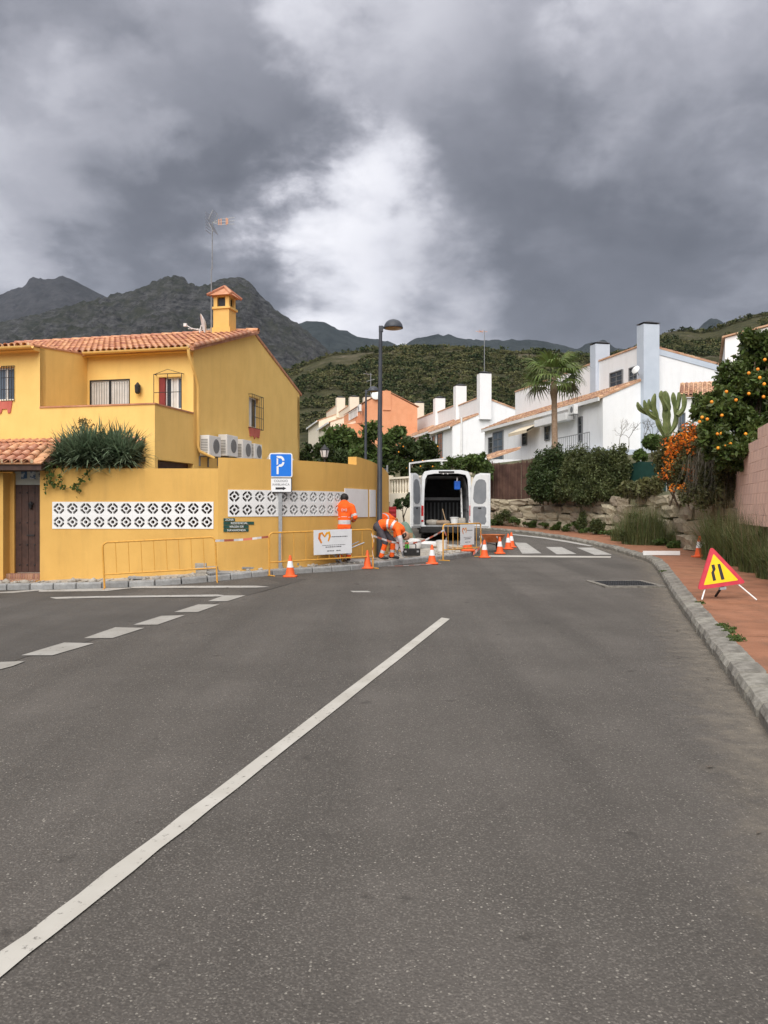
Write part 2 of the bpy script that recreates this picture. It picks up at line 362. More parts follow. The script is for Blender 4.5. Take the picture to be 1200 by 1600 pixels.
# ------------------------------------------------------------------ asphalt and paint
def asphalt(name, base, base2, speck=.55, seed=0.0):
    m = bpy.data.materials.new(name); m.use_nodes = True; t = m.node_tree; b = t.nodes['Principled BSDF']; K = t.nodes.new; lk = t.links.new
    tcn = K('ShaderNodeTexCoord'); mp = K('ShaderNodeMapping'); mp.inputs['Location'].default_value = (seed, seed * 2, 0); lk(tcn.outputs['Object'], mp.inputs[0]); V = mp.outputs[0]
    def nz(s, d=5, r=.6, vec=None):
        n = K('ShaderNodeTexNoise'); n.inputs['Scale'].default_value = s; n.inputs['Detail'].default_value = d; n.inputs['Roughness'].default_value = r; lk(vec or V, n.inputs['Vector']); return n.outputs[0]
    def ramp(x, p0, c0, p1, c1):
        r = K('ShaderNodeValToRGB'); r.color_ramp.elements[0].position = p0; r.color_ramp.elements[1].position = p1
        r.color_ramp.elements[0].color = (*c0, 1); r.color_ramp.elements[1].color = (*c1, 1); lk(x, r.inputs[0]); return r.outputs[0]
    def mix(f, a, bb, mode='MIX'):
        n = K('ShaderNodeMix'); n.data_type = 'RGBA'; n.blend_type = mode
        if isinstance(f, float): n.inputs[0].default_value = f
        else: lk(f, n.inputs[0])
        for i, x in ((6, a), (7, bb)):
            if isinstance(x, tuple): n.inputs[i].default_value = (*x, 1)
            else: lk(x, n.inputs[i])
        return n.outputs[2]
    c = ramp(nz(.55, 6, .6), .32, tuple(x * .90 for x in base), .68, tuple(x * 1.06 for x in base2))
    # wheel tracks and long streaks along the carriageway
    mp2 = K('ShaderNodeMapping'); mp2.inputs['Rotation'].default_value = (0, 0, R(15.3)); mp2.inputs['Scale'].default_value = (1.1, .06, 1); lk(tcn.outputs['Object'], mp2.inputs[0])
    st = nz(1.0, 4, .55, mp2.outputs[0]); c = mix(ramp(st, .38, (0, 0, 0), .66, (.7, .7, .7)), c, tuple(x * .70 for x in base))
    fine = nz(75, 3, .7); c = mix(.55, c, ramp(fine, .30, (.42, .42, .42), .70, (1.0, 1.0, 1.0)), 'MULTIPLY')
    # pale stones in the binder
    vo = K('ShaderNodeTexVoronoi'); vo.inputs['Scale'].default_value = 74; lk(V, vo.inputs['Vector'])
    sc = K('ShaderNodeSeparateColor'); lk(vo.outputs['Color'], sc.inputs[0])
    gt = K('ShaderNodeMath'); gt.operation = 'GREATER_THAN'; lk(sc.outputs[0], gt.inputs[0]); gt.inputs[1].default_value = .87
    lt = K('ShaderNodeMath'); lt.operation = 'LESS_THAN'; lk(vo.outputs['Distance'], lt.inputs[0])
    r_ = K('ShaderNodeMapRange'); lk(sc.outputs[1], r_.inputs[0]); r_.inputs[3].default_value = .10; r_.inputs[4].default_value = .42; lk(r_.outputs[0], lt.inputs[1])
    ml = K('ShaderNodeMath'); ml.operation = 'MULTIPLY'; lk(gt.outputs[0], ml.inputs[0]); lk(lt.outputs[0], ml.inputs[1])
    pat = nz(1.7, 4, .6); pr = K('ShaderNodeMapRange'); lk(pat, pr.inputs[0]); pr.inputs[1].default_value = .35; pr.inputs[2].default_value = .65; pr.inputs[3].default_value = speck * .35; pr.inputs[4].default_value = speck
    m2 = K('ShaderNodeMath'); m2.operation = 'MULTIPLY'; lk(ml.outputs[0], m2.inputs[0]); lk(pr.outputs[0], m2.inputs[1])
    c = mix(m2.outputs[0], c, (.52, .48, .41))
    # a second, finer grain of stones
    vo2 = K('ShaderNodeTexVoronoi'); vo2.inputs['Scale'].default_value = 140; lk(V, vo2.inputs['Vector'])
    sc2 = K('ShaderNodeSeparateColor'); lk(vo2.outputs['Color'], sc2.inputs[0])
    g2 = K('ShaderNodeMapRange'); lk(sc2.outputs[0], g2.inputs[0]); g2.inputs[1].default_value = .72; g2.inputs[2].default_value = .95; g2.inputs[4].default_value = speck * .38
    c = mix(g2.outputs[0], c, (.34, .31, .27))
    # oil spots and old repairs
    sp = nz(4.6, 3, .5); c = mix(ramp(sp, .665, (0, 0, 0), .73, (.6, .6, .6)), c, tuple(x * .45 for x in base))
    lk(c, b.inputs['Base Color']); b.inputs['Roughness'].default_value = .86; b.inputs['Specular IOR Level'].default_value = .28
    bp = K('ShaderNodeBump'); bp.inputs['Strength'].default_value = .7; bp.inputs['Distance'].default_value = .006; lk(vo.outputs['Distance'], bp.inputs['Height']); lk(bp.outputs[0], b.inputs['Normal'])
    return m
m_asph = asphalt('asphalt', (.093, .083, .072), (.122, .109, .096), .58)
m_asph2 = asphalt('newer_asphalt', (.088, .080, .071), (.108, .098, .088), .25, 5.0)
def worn_paint(name, col, wear=.35, wscale=14):
    m = bpy.data.materials.new(name); m.use_nodes = True; t = m.node_tree; b = t.nodes['Principled BSDF']; K = t.nodes.new; lk = t.links.new
    tcn = K('ShaderNodeTexCoord'); n = K('ShaderNodeTexNoise'); n.inputs['Scale'].default_value = wscale; n.inputs['Detail'].default_value = 9; n.inputs['Roughness'].default_value = .72; lk(tcn.outputs['Object'], n.inputs['Vector'])
    r = K('ShaderNodeValToRGB'); r.color_ramp.elements[0].position = .27 + .18 * wear; r.color_ramp.elements[1].position = .34 + .18 * wear
    r.color_ramp.elements[0].color = (.14, .13, .115, 1); r.color_ramp.elements[1].color = (*col, 1); lk(n.outputs[0], r.inputs[0])
    n2 = K('ShaderNodeTexNoise'); n2.inputs['Scale'].default_value = 2.5; n2.inputs['Detail'].default_value = 6; lk(tcn.outputs['Object'], n2.inputs['Vector'])
    mx_ = K('ShaderNodeMix'); mx_.data_type = 'RGBA'; mx_.blend_type = 'MULTIPLY'; mx_.inputs[0].default_value = .5; lk(r.outputs[0], mx_.inputs[6])
    r2 = K('ShaderNodeValToRGB'); r2.color_ramp.elements[0].position = .3; r2.color_ramp.elements[0].color = (.62, .60, .56, 1); r2.color_ramp.elements[1].position = .65; lk(n2.outputs[0], r2.inputs[0]); lk(r2.outputs[0], mx_.inputs[7])
    lk(mx_.outputs[2], b.inputs['Base Color']); b.inputs['Roughness'].default_value = .8; b.inputs['Specular IOR Level'].default_value = .25
    return m
m_line = worn_paint('road_paint', (.47, .447, .40), .38, 22)
m_line2 = worn_paint('faded_road_paint', (.34, .325, .295), .40, 16)
m_line3 = worn_paint('pale_road_paint', (.40, .387, .36), .55, 14)

# ------------------------------------------------------------------ ground, road
m_earth = mat('dry_earth', (.13, .11, .07), (.21, .18, .12), scale=.4, detail=8, rough=.95, bump=.4, bscale=8)
m_bank = mat('grassy_earth', (.055, .062, .028), (.13, .115, .065), scale=1.2, detail=8, rough=.95, bump=.5, bscale=9)
xs = np.array([-9000, -2000, -400, -100, -40, 40, 100, 400, 2000, 9000.]); ys = np.array([-9000, -2000, -300, -50, 0, 60, 200, 500, 3000, 9000.])
V = np.zeros((len(xs), len(ys), 3)); V[..., 0] = xs[:, None]; V[..., 1] = ys[None]; V[..., 2] = -.45
ground = tag(obj('ground', grid_mesh('ground', V, m_earth)), kind='structure')
xs = np.arange(-34, 13, 1.0); ys = np.concatenate([np.arange(-10, 8, 2.0), np.arange(8, 62, 1.0)])
V = np.array([[(x, y, gz(x, y)) for y in ys] for x in xs]); road = tag(obj('road', grid_mesh('road', V, m_asph)), kind='structure')

def sheet(name, px, m, off, parent=None, sub=6):
    """a patch on the road, its outline given as photo pixels on the ground"""
    pts = []
    n = len(px)
    for i in range(n):
        a, b = px[i], px[(i + 1) % n]
        k = max(1, int(max(abs(a[0] - b[0]), abs(a[1] - b[1])) / 40))
        pts += [(a[0] + (b[0] - a[0]) * j / k, a[1] + (b[1] - a[1]) * j / k) for j in range(k)]
    W = [G(x, y, 0) for x, y in pts]
    W = [(p.x, p.y, gz(p.x, p.y) + off) for p in W]
    bm = bmesh.new(); vs_ = [bm.verts.new(p) for p in W]; f = bm.faces.new(vs_)
    bmesh.ops.triangulate(bm, faces=[f]); bmesh.ops.recalc_face_normals(bm, faces=bm.faces)
    if sum(f.normal.z for f in bm.faces) < 0: bmesh.ops.reverse_faces(bm, faces=bm.faces)
    me = bpy.data.meshes.new(name); bm.to_mesh(me); bm.free(); me.materials.append(m)
    return obj(name, me, parent)
# side street: newer, darker asphalt up to the dashed give-way line
side = sheet('side_road', [(-420, 1120), (-120, 1068), (0, 1042), (38, 1028), (140, 1002), (222, 978), (290, 957), (345, 940), (385, 931), (455, 912), (480, 905), (420, 902), (350, 906), (260, 912), (170, 919), (60, 924), (-60, 926), (-420, 930)], m_asph2, .004)
side['kind'] = 'structure'
lines = struct('road_markings')
sheet('centre_line', [(-120, 1586), (-120, 1627), (703, 968), (690, 966)], m_line, .008, lines)
for q in [[(0, 1036), (40, 1034), (20, 1042), (-8, 1049), (-60, 1052)], [(33, 1025), (82, 1025), (147, 1006), (100, 1005)], [(131, 998), (176, 998), (226, 982), (180, 981)],
          [(208, 977), (246, 977), (289, 962), (252, 963)], [(272, 957), (309, 957), (343, 945), (310, 945)], [(325, 940), (355, 940), (384, 931), (350, 931)]]:
    sheet('dash', q, m_line2, .008, lines)
for q in [[(-60, 938), (0, 936), (150, 932.5), (340, 930), (352, 931.5), (340, 933), (150, 935), (0, 939), (-60, 941)], [(62, 923), (165, 920), (205, 919), (205, 916.5), (400, 916), (422, 918), (400, 919), (205, 920), (165, 924.5), (60, 925.5)],
          [(-40, 952), (0, 946), (28, 944.5), (107, 941.5), (36, 955.5), (0, 956), (-40, 957)], [(-30, 930), (0, 926), (60, 922), (75, 922.5), (0, 929), (-30, 933)]]:
    sheet('thin_line', q, m_line3, .012, lines)
for q in [[(804, 848), (822, 848.5), (846, 865), (816, 865.5)], [(853, 855), (877, 855), (901, 866), (870, 866.5)], [(901, 856), (927, 856), (956, 867), (929, 867.5)]]:
    sheet('crossing_stripe', q, m_line3, .008, lines)
sheet('stop_line', [(765, 868), (955, 869.5), (954, 872), (762, 870.5)], m_line, .008, lines)
sheet('paint_scrap', [(547, 924), (575, 924), (580, 926), (552, 926)], m_line3, .008, lines)
sheet('edge_line', [(800, 834.5), (850, 840), (890, 846), (926, 853), (921, 854), (886, 848), (846, 841.5), (797, 835.8)], m_line3, .012, lines)

# ------------------------------------------------------------------ kerbs and pavements
def catmull(pts, step):
    pts = [Vector(p) for p in pts]; out = []
    for i in range(len(pts) - 1):
        p0 = pts[max(i - 1, 0)]; p1 = pts[i]; p2 = pts[i + 1]; p3 = pts[min(i + 2, len(pts) - 1)]
        n = max(2, int((p2 - p1).length / .05))
        for k in range(n):
            t = k / n
            out.append(.5 * ((2 * p1) + (p2 - p0) * t + (2 * p0 - 5 * p1 + 4 * p2 - p3) * t * t + (3 * p1 - p0 - 3 * p2 + p3) * t ** 3))
    out.append(pts[-1]); res = [out[0]]; acc = 0
    for a, b in zip(out[:-1], out[1:]):
        acc += (b - a).length
        if acc >= step: res.append(b); acc = 0
    return res
KR = catmull([(-.5, -6), (1.12, 0), (2.74, 5.9), (4.9, 13.8), (7.07, 21.7), (7.45, 24.5), (7.6, 27.5), (7.35, 31), (6.7, 34.3), (5.6, 37.3), (4.2, 40), (1.5, 44), (-3, 49)], .05)
KL = catmull([(-16, 18.0), (-12, 17.8), (-9, 17.6), (-5.8, 17.25), (-3.6, 17.75), (-2.3, 18.75), (-.9, 19.7), (0, 20.85), (1.05, 22.5), (2.1, 24.2), (2.85, 25.8), (3.0, 27.2), (2.5, 28.6), (1.0, 29.5), (-1.5, 30.0)], .05)
def resample(path, step):
    res = [path[0]]; acc = 0
    for a, b in zip(path[:-1], path[1:]):
        acc += (b - a).length
        if acc >= step: res.append(b); acc = 0
    return res
def side_n(path, i):                                # unit normal to the right of the path
    a, b = path[max(i - 1, 0)], path[min(i + 1, len(path) - 1)]; d = (b - a).normalized(); return Vector((d.y, -d.x))
def offset_path(path, off):
    return [path[i] + side_n(path, i) * off for i in range(len(path))]
def kerb_variants(n, ln, wd, ht, ch, mt, rough_):
    out = []
    for k in range(n):
        random.seed(100 + k + int(ln * 1000)); r = lambda a: random.uniform(-a, a) * rough_
        bm = bmesh.new()
        prof = [(0, -.14), (0, ht - ch), (ch * .55, ht - ch * .15), (ch * 1.5, ht), (wd, ht), (wd, -.14)]
        xs_ = [0, ln * .03, ln * .3, ln * .52, ln * .75, ln * .97, ln]; rows = []
        for j, x in enumerate(xs_):
            e = .026 * rough_ if j in (0, 6) else 0
            rows.append([bm.verts.new((y + e * (1 if y < wd / 2 else -1) + r(.008), x + (r(.004) if 0 < j < 6 else 0), z - (e if z > 0 else 0) + (r(.007) if z > 0 else 0))) for y, z in prof])
        for a, b in zip(rows[:-1], rows[1:]):
            for i in range(len(prof) - 1): bm.faces.new((a[i], b[i], b[i + 1], a[i + 1]))
        bm.faces.new(rows[0]); bm.faces.new(rows[-1][::-1]); bmesh.ops.recalc_face_normals(bm, faces=bm.faces)
        me = bpy.data.meshes.new('kerb_stone'); bm.to_mesh(me); bm.free(); me.materials.append(mt); out.append(me)
    return out
def lay_kerb(parent, path, ln, variants, sgn, j=.006):
    pts = resample(path, ln)
    for a, b in zip(pts[:-1], pts[1:]):
        ang = math.atan2(b.y - a.y, b.x - a.x) - math.pi / 2
        za, zb = gz(*a), gz(*b)
        me = random.choice(variants)
        o = obj('kerb_stone', me, parent, (a.x, a.y, za + random.uniform(-j, j)), (math.atan2(zb - za, (b - a).length), 0, ang + random.uniform(-.012, .012)), (1, (b - a).length / ln * .955, 1))
        if sgn < 0: o.scale.x = -1
random.seed(11)
kr = struct('kerb'); lay_kerb(kr, KR, .55, kerb_variants(6, .55, .27, .14, .06, m_kerb, 1.0), 1, .012)
kl = struct('kerb'); lay_kerb(kl, KL, .5, kerb_variants(5, .5, .18, .13, .03, m_kerb2, .5), -1, .004)
# right pavement: red stamped concrete in bays
m_redpave = mat('red_concrete', (.26, .118, .066), (.34, .160, .093), scale=2.2, detail=9, rough=.9, bump=.5, bscale=45, rnd=.04, stain=(.145, .085, .056), stain_amt=.8, stain_scale=(1.2, .7, 1), spec=.2)
pv = struct('pavement'); KRi = resample(KR, .5)
def strip_mesh(name, path, i0, i1, o0, o1, dz0, dz1, m, gap=.0, nacross=5):
    V = []
    for i in range(i0, i1 + 1):
        nrm = side_n(path, i); row = []
        p0 = path[i]; sh = Vector((0, 0))
        if i == i0: sh = (path[i + 1] - path[i]).normalized() * gap
        if i == i1: sh = (path[i - 1] - path[i]).normalized() * gap
        for k in range(nacross):
            t = k / (nacross - 1); q = p0 + nrm * (o0 + (o1 - o0) * t) + sh
            row.append((q.x, q.y, gz(p0.x, p0.y) + dz0 + (dz1 - dz0) * t))
        V.append(row)
    me = grid_mesh(name, np.array(V)[::-1], m, smooth=False); return me
for i0 in range(0, len(KRi) - 1, 5):
    i1 = min(i0 + 5, len(KRi) - 1)
    obj('bay', strip_mesh('bay', KRi, i0, i1, .26, 3.4, .122, .15, m_redpave, .008), pv)
tag(obj('pavement_bed', strip_mesh('pavement_bed', KRi, 0, len(KRi) - 1, .2, 3.6, .05, .05, m_earth)), kind='structure')
# sandy gutter along the right kerb
def gutter_mat():
    m = bpy.data.materials.new('sandy_gutter'); m.use_nodes = True; t = m.node_tree; b = t.nodes['Principled BSDF']; K = t.nodes.new; lk = t.links.new
    at = K('ShaderNodeAttribute'); at.attribute_name = 'edge'; tcn = K('ShaderNodeTexCoord')
    n = K('ShaderNodeTexNoise'); n.inputs['Scale'].default_value = 5; n.inputs['Detail'].default_value = 8; n.inputs['Roughness'].default_value = .7; lk(tcn.outputs['Object'], n.inputs['Vector'])
    r = K('ShaderNodeValToRGB'); r.color_ramp.elements[0].position = .3; r.color_ramp.elements[1].position = .7
    r.color_ramp.elements[0].color = (.20, .175, .140, 1); r.color_ramp.elements[1].color = (.31, .265, .205, 1); lk(n.outputs[0], r.inputs[0]); lk(r.outputs[0], b.inputs['Base Color']); b.inputs['Roughness'].default_value = .9
    ad = K('ShaderNodeMath'); ad.operation = 'MULTIPLY_ADD'; lk(n.outputs[0], ad.inputs[0]); ad.inputs[1].default_value = 1.3; 
    sb = K('ShaderNodeMath'); sb.operation = 'SUBTRACT'; lk(at.outputs['Fac'], sb.inputs[0]); sb.inputs[1].default_value = .65; lk(sb.outputs[0], ad.inputs[2])
    mr = K('ShaderNodeMapRange'); mr.inputs[1].default_value = .25; mr.inputs[2].default_value = 1.15; mr.inputs[4].default_value = .6; lk(ad.outputs[0], mr.inputs[0]); lk(mr.outputs[0], b.inputs['Alpha'])
    return m
gp = [p for p in KRi]
me = strip_mesh('gutter', gp, 0, len(gp) - 1, .02, -.75, .006, .006, gutter_mat(), nacross=6)
at = me.attributes.new('edge', 'FLOAT', 'POINT'); k = 6
at.data.foreach_set('value', np.array([[1 - j / 5 for j in range(6)] for _ in range(len(gp))])[::-1].ravel())
me.flip_normals(); tag(obj('gutter', me), kind='structure')
# left pavement (torn up for the works): sand and broken concrete
m_sand = mat('sand_and_rubble', (.33, .30, .255), (.49, .455, .395), scale=3.5, detail=9, rough=.95, bump=.9, bscale=22, stain=(.20, .175, .14), stain_amt=.7, stain_scale=(2.5, 2.5, 2.5))
KLi = resample(KL, .25); V = []
for i in range(len(KLi)):
    nrm = -side_n(KLi, i); row = []
    for k, o in enumerate([.14, .3, .5, .75, 1.0, 1.4, 1.8, 2.3, 3.0, 3.8, 4.8]):
        q = KLi[i] + nrm * o; h = .118 if k == 0 else .115 + .10 * float(fbm(np.array(q.x * 1.7), np.array(q.y * 1.7), 4)) * min(1, k / 3) - .035
        row.append((q.x, q.y, gz(KLi[i].x, KLi[i].y) + h))
    V.append(row)
tag(obj('dug_up_pavement', grid_mesh('dug_up_pavement', np.array(V), m_sand)), kind='structure')
# drain by the right kerb
g = thing('storm_drain', 'rusty grey storm drain grate set in the road by the right kerb', 'drain', G(978, 913))
c = [G(938, 906), G(1000, 906), G(1020, 921), G(946, 921)]; u0 = (c[1] - c[0]).normalized(); vv = Vector((-u0.y, u0.x, 0)); ctr = (c[0] + c[1] + c[2] + c[3]) / 4
g.location = (ctr.x, ctr.y, gz(ctr.x, ctr.y) + .014); g.rotation_euler = (0, 0, R(2))
fr = MB(); W_, D_ = 1.0, 1.15
for a in ((-W_ / 2 - .12, W_ / 2 + .12, -D_ / 2 - .13, -D_ / 2), (-W_ / 2 - .12, W_ / 2 + .12, D_ / 2, D_ / 2 + .13), (-W_ / 2 - .12, -W_ / 2, -D_ / 2, D_ / 2), (W_ / 2, W_ / 2 + .12, -D_ / 2, D_ / 2)):
    fr.box(*a, -.05, .014)
fr.build('concrete_frame', m_kerb, g)
MB().box(-W_ / 2, W_ / 2, -D_ / 2, D_ / 2, -.05, .005).build('pit', m_signblack, g)
bme = MB().box(-.012, .012, -D_ / 2, D_ / 2, .005, .016).mesh('bar', m_black)
for k in range(19): obj('bar', bme, g, (-W_ / 2 + .05 + k * .05, 0, 0))
for k in range(7): MB().box(-W_ / 2, W_ / 2, -D_ / 2 + .1 + k * .155 - .012, -D_ / 2 + .1 + k * .155 + .012, .006, .0185).build('cross_bar', m_black, g)

# ------------------------------------------------------------------ far terrain: slope, hill, mountains
def veg_rock(name, greens, rocks, scale, amt_lo, amt_hi, slope=True, fine=6.0):
    m = bpy.data.materials.new(name); m.use_nodes = True; t = m.node_tree; b = t.nodes['Principled BSDF']; K = t.nodes.new; lk = t.links.new
    tcn = K('ShaderNodeTexCoord'); V = tcn.outputs['Object']
    def nz(s, d=8, r=.62, src=V):
        n = K('ShaderNodeTexNoise'); n.inputs['Scale'].default_value = s; n.inputs['Detail'].default_value = d; n.inputs['Roughness'].default_value = r; lk(src, n.inputs['Vector']); return n.outputs[0]
    def ramp(x, p0, c0, p1, c1):
        r = K('ShaderNodeValToRGB'); r.color_ramp.elements[0].position = p0; r.color_ramp.elements[1].position = p1
        r.color_ramp.elements[0].color = (*c0, 1); r.color_ramp.elements[1].color = (*c1, 1); lk(x, r.inputs[0]); return r.outputs[0]
    gcol = ramp(nz(scale * fine), .36, greens[0], .64, greens[1])
    mpr = K('ShaderNodeMapping'); mpr.inputs['Scale'].default_value = (1, 1, 2.2); mpr.inputs['Rotation'].default_value = (R(18), R(-14), 0); lk(V, mpr.inputs[0])
    rcol = ramp(nz(scale * fine * 1.5, 10, .75, mpr.outputs[0]), .38, rocks[0], .66, rocks[1])
    mx_ = K('ShaderNodeMix'); mx_.data_type = 'RGBA'; lk(gcol, mx_.inputs[6]); lk(rcol, mx_.inputs[7])
    geo = K('ShaderNodeNewGeometry'); sp = K('ShaderNodeSeparateXYZ'); lk(geo.outputs['Normal'], sp.inputs[0])
    n0 = nz(scale * 1.6, 9, .68); ad = K('ShaderNodeMath'); ad.operation = 'MULTIPLY_ADD'; lk(sp.outputs[2], ad.inputs[0]); ad.inputs[1].default_value = -.55 if slope else 0; lk(n0, ad.inputs[2])
    mr = K('ShaderNodeMapRange'); mr.inputs[1].default_value = amt_lo; mr.inputs[2].default_value = amt_hi; lk(ad.outputs[0], mr.inputs[0]); lk(mr.outputs[0], mx_.inputs[0])
    lk(mx_.outputs[2], b.inputs['Base Color']); b.inputs['Roughness'].default_value = .95; b.inputs['Specular IOR Level'].default_value = .1
    bp = K('ShaderNodeBump'); bp.inputs['Strength'].default_value = .9; bp.inputs['Distance'].default_value = .09 / scale; lk(nz(scale * fine * 2, 8, .7), bp.inputs['Height']); lk(bp.outputs[0], b.inputs['Normal'])
    return m
def terrain(name, prof, d_ridge, d_base, z_base, m, nx=260, ny=90, amp=.10, fr=1.0, seed=1, px0=-350, px1=1550, sharp=1.5, back=.6, ridge=True, wig=.0):
    px = np.linspace(px0, px1, nx); py = np.interp(px, [p[0] for p in prof], [p[1] for p in prof])
    ax = (px - 600) / F
    dr = d_ridge * (1 + wig * (fbm(px / 260.0, px * 0, 3, seed) - .5))
    zr = CAMH + (HZ - py) / F * dr
    T = np.concatenate([np.linspace(0, 1, ny) ** .9, 1 + np.linspace(.04, back, 14)])
    V = np.zeros((nx, len(T), 3))
    for j, t in enumerate(T):
        d = d_base + (dr - d_base) * t
        s = t ** sharp if t <= 1 else 1 - (t - 1) * 1.1
        X = ax * d; n = fbm(X * fr / d_ridge * 9, d * fr / d_ridge * 9, 6, seed, .52, ridge)
        fade = min(1, 5 * t) * (1 - np.clip(1 - abs(t - 1) / .22, 0, 1) * .75)
        z = z_base + (zr - z_base) * s + (n - .55) * amp * (zr - z_base) * fade * 2
        small = (fbm(X * fr / d_ridge * 55, d * fr / d_ridge * 55, 5, seed + 9, .6, ridge) - .5) * amp * .42 * (zr - z_base)
        V[:, j, 0] = X; V[:, j, 1] = d; V[:, j, 2] = z + small * min(1, 3 * t)
    o = tag(obj(name, grid_mesh(name, V, m)), kind='structure'); return o, V
m_hill = veg_rock('scrub_hillside', ((.048, .050, .024), (.090, .085, .042)), ((.11, .095, .065), (.20, .17, .12)), .035, .54, .68, False)
m_mtn = veg_rock('rocky_mountain', ((.022, .026, .020), (.048, .050, .036)), ((.018, .019, .022), (.125, .124, .124)), .011, -.08, .18, True, 5)
m_mtn2 = veg_rock('grey_crag', ((.030, .030, .033), (.050, .050, .053)), ((.030, .030, .036), (.105, .103, .11)), .005, -.08, .30, True, 4)
m_mtn3 = veg_rock('far_blue_mountain', ((.022, .030, .032), (.042, .052, .052)), ((.07, .075, .08), (.13, .13, .135)), .003, .25, .50, True, 5)
terrain('mountain', [(-350, 470), (-100, 480), (-20, 472), (10, 455), (35, 450), (50, 434), (75, 437), (95, 433), (110, 440), (150, 462), (200, 480), (330, 520), (500, 600), (1550, 760)], 3200, 1600, 60, m_mtn2, amp=.12, seed=3, px1=620, nx=170)
terrain('mountain', [(-350, 560), (-60, 525), (0, 508), (60, 497), (130, 478), (195, 462), (240, 447), (262, 436), (275, 433), (290, 440), (310, 451), (330, 447), (350, 438), (372, 437), (392, 446), (408, 466), (430, 487), (455, 503), (480, 522), (505, 545), (540, 575), (600, 640), (760, 760), (1550, 790)], 1500, 420, 40, m_mtn, nx=520, ny=150, amp=.11, seed=5, px1=780, fr=1.5, sharp=1.25)
terrain('mountain', [(-350, 560), (380, 530), (440, 512), (480, 506), (505, 507), (530, 517), (560, 527), (590, 530), (610, 536), (628, 543), (645, 533), (670, 527), (700, 524), (735, 528), (770, 531), (820, 532), (860, 537), (900, 547), (925, 536), (945, 535), (962, 547), (1000, 550), (1060, 540), (1085, 520), (1100, 506), (1113, 499), (1126, 503), (1150, 520), (1250, 560), (1550, 590)], 3000, 1200, 40, m_mtn3, nx=330, ny=70, amp=.07, seed=9, px0=250)
hill, HV = terrain('hill', [(-350, 640), (300, 610), (440, 582), (480, 566), (520, 553), (560, 548), (600, 544), (650, 541), (700, 541), (745, 541), (800, 549), (850, 546), (900, 553), (950, 550), (985, 543), (1010, 532), (1040, 517), (1065, 513), (1100, 515), (1120, 512), (1140, 503), (1165, 495), (1200, 486), (1300, 470), (1550, 440)], 340, 152, 11.0, m_hill, nx=300, ny=90, amp=.06, seed=12, px0=100, ridge=False, sharp=1.0)
# slope below the hill where the houses stand
xs = np.linspace(-120, 140, 66); ys = np.linspace(54, 166, 34)
V = np.zeros((66, 34, 3)); V[..., 0] = xs[:, None]; V[..., 1] = ys[None]
V[..., 2] = 1.2 + 8.3 * np.clip((ys[None] - 56) / 60, 0, 1) + .06 * np.clip(ys[None] - 130, 0, 40) + np.clip((xs[:, None] - 6) / 10, 0, 1) * 3.0 * np.clip((112 - ys[None]) / 50, 0, 1) + (fbm(V[..., 0] / 6, V[..., 1] / 6, 3) - .5)
tag(obj('slope', grid_mesh('slope', V, m_bank)), kind='structure')
# garden bank behind the stone wall on the right
KRb = resample(KR, 1.0); sel = [i for i in range(len(KRb)) if KRb[i].y > 21.3]; V = []
for i in sel:
    nrm = side_n(KRb, i); row = []
    for o, h in ((2.75, .05), (2.8, 2.0), (3.4, 2.15), (4.2, 2.5), (5.2, 3.5), (6.5, 4.3), (9, 4.3), (14, 4.4), (26, 4.6), (45, 5.0)):
        q = KRb[i] + nrm * o; row.append((q.x, q.y, h + (.12 * random.uniform(-1, 1) if o > 3 else 0) + (gz(*KRb[i]) if h < 1 else 0)))
    V.append(row)
tag(obj('garden_bank', grid_mesh('garden_bank', np.array(V)[::-1], m_bank)), kind='structure')
# ------------------------------------------------------------------ barrel tiles
def tile_mesh(name='tile', L_=.42, r0=.088, r1=.072, th=.014, seg=6, m=m_tile):
    mb = MB(); rows = []
    for (y, r, z) in ((0, r0, 0.0), (L_, r1, -.012)):
        o = [(r * math.cos(math.pi * k / seg), y, r * math.sin(math.pi * k / seg) + z) for k in range(seg + 1)]
        i = [((r - th) * math.cos(math.pi * k / seg), y, (r - th) * math.sin(math.pi * k / seg) + z) for k in range(seg + 1)]
        rows.append(o + i)
    n = seg + 1; vs_ = rows[0] + rows[1]; fs = []
    for k in range(seg):
        fs += [(k, k + 1, 2 * n + k + 1, 2 * n + k), (n + k + 1, n + k, 3 * n + k, 3 * n + k + 1), (k + 1, k, n + k, n + k + 1)]
    mb.add(vs_, fs); return mb.mesh(name, m, recalc=True, smooth=30.0)
TILE = tile_mesh(); TV = np.array([v.co[:] for v in TILE.vertices]); TF = [tuple(p.vertices) for p in TILE.polygons]
TF4 = np.array([f for f in TF if len(f) == 4])
mort_me = MB().lathe([(.0, 0), (.068, 0), (.066, .03), (0, .03)], n=12, axis='y').mesh('mortar_plug', m_mortar)
def frame(o, ux, uy):
    ux = Vector(ux).normalized(); uy = Vector(uy).normalized(); uz = ux.cross(uy)
    return Matrix(((ux.x, uy.x, uz.x, o[0]), (ux.y, uy.y, uz.y, o[1]), (ux.z, uy.z, uz.z, o[2]), (0, 0, 0, 1)))
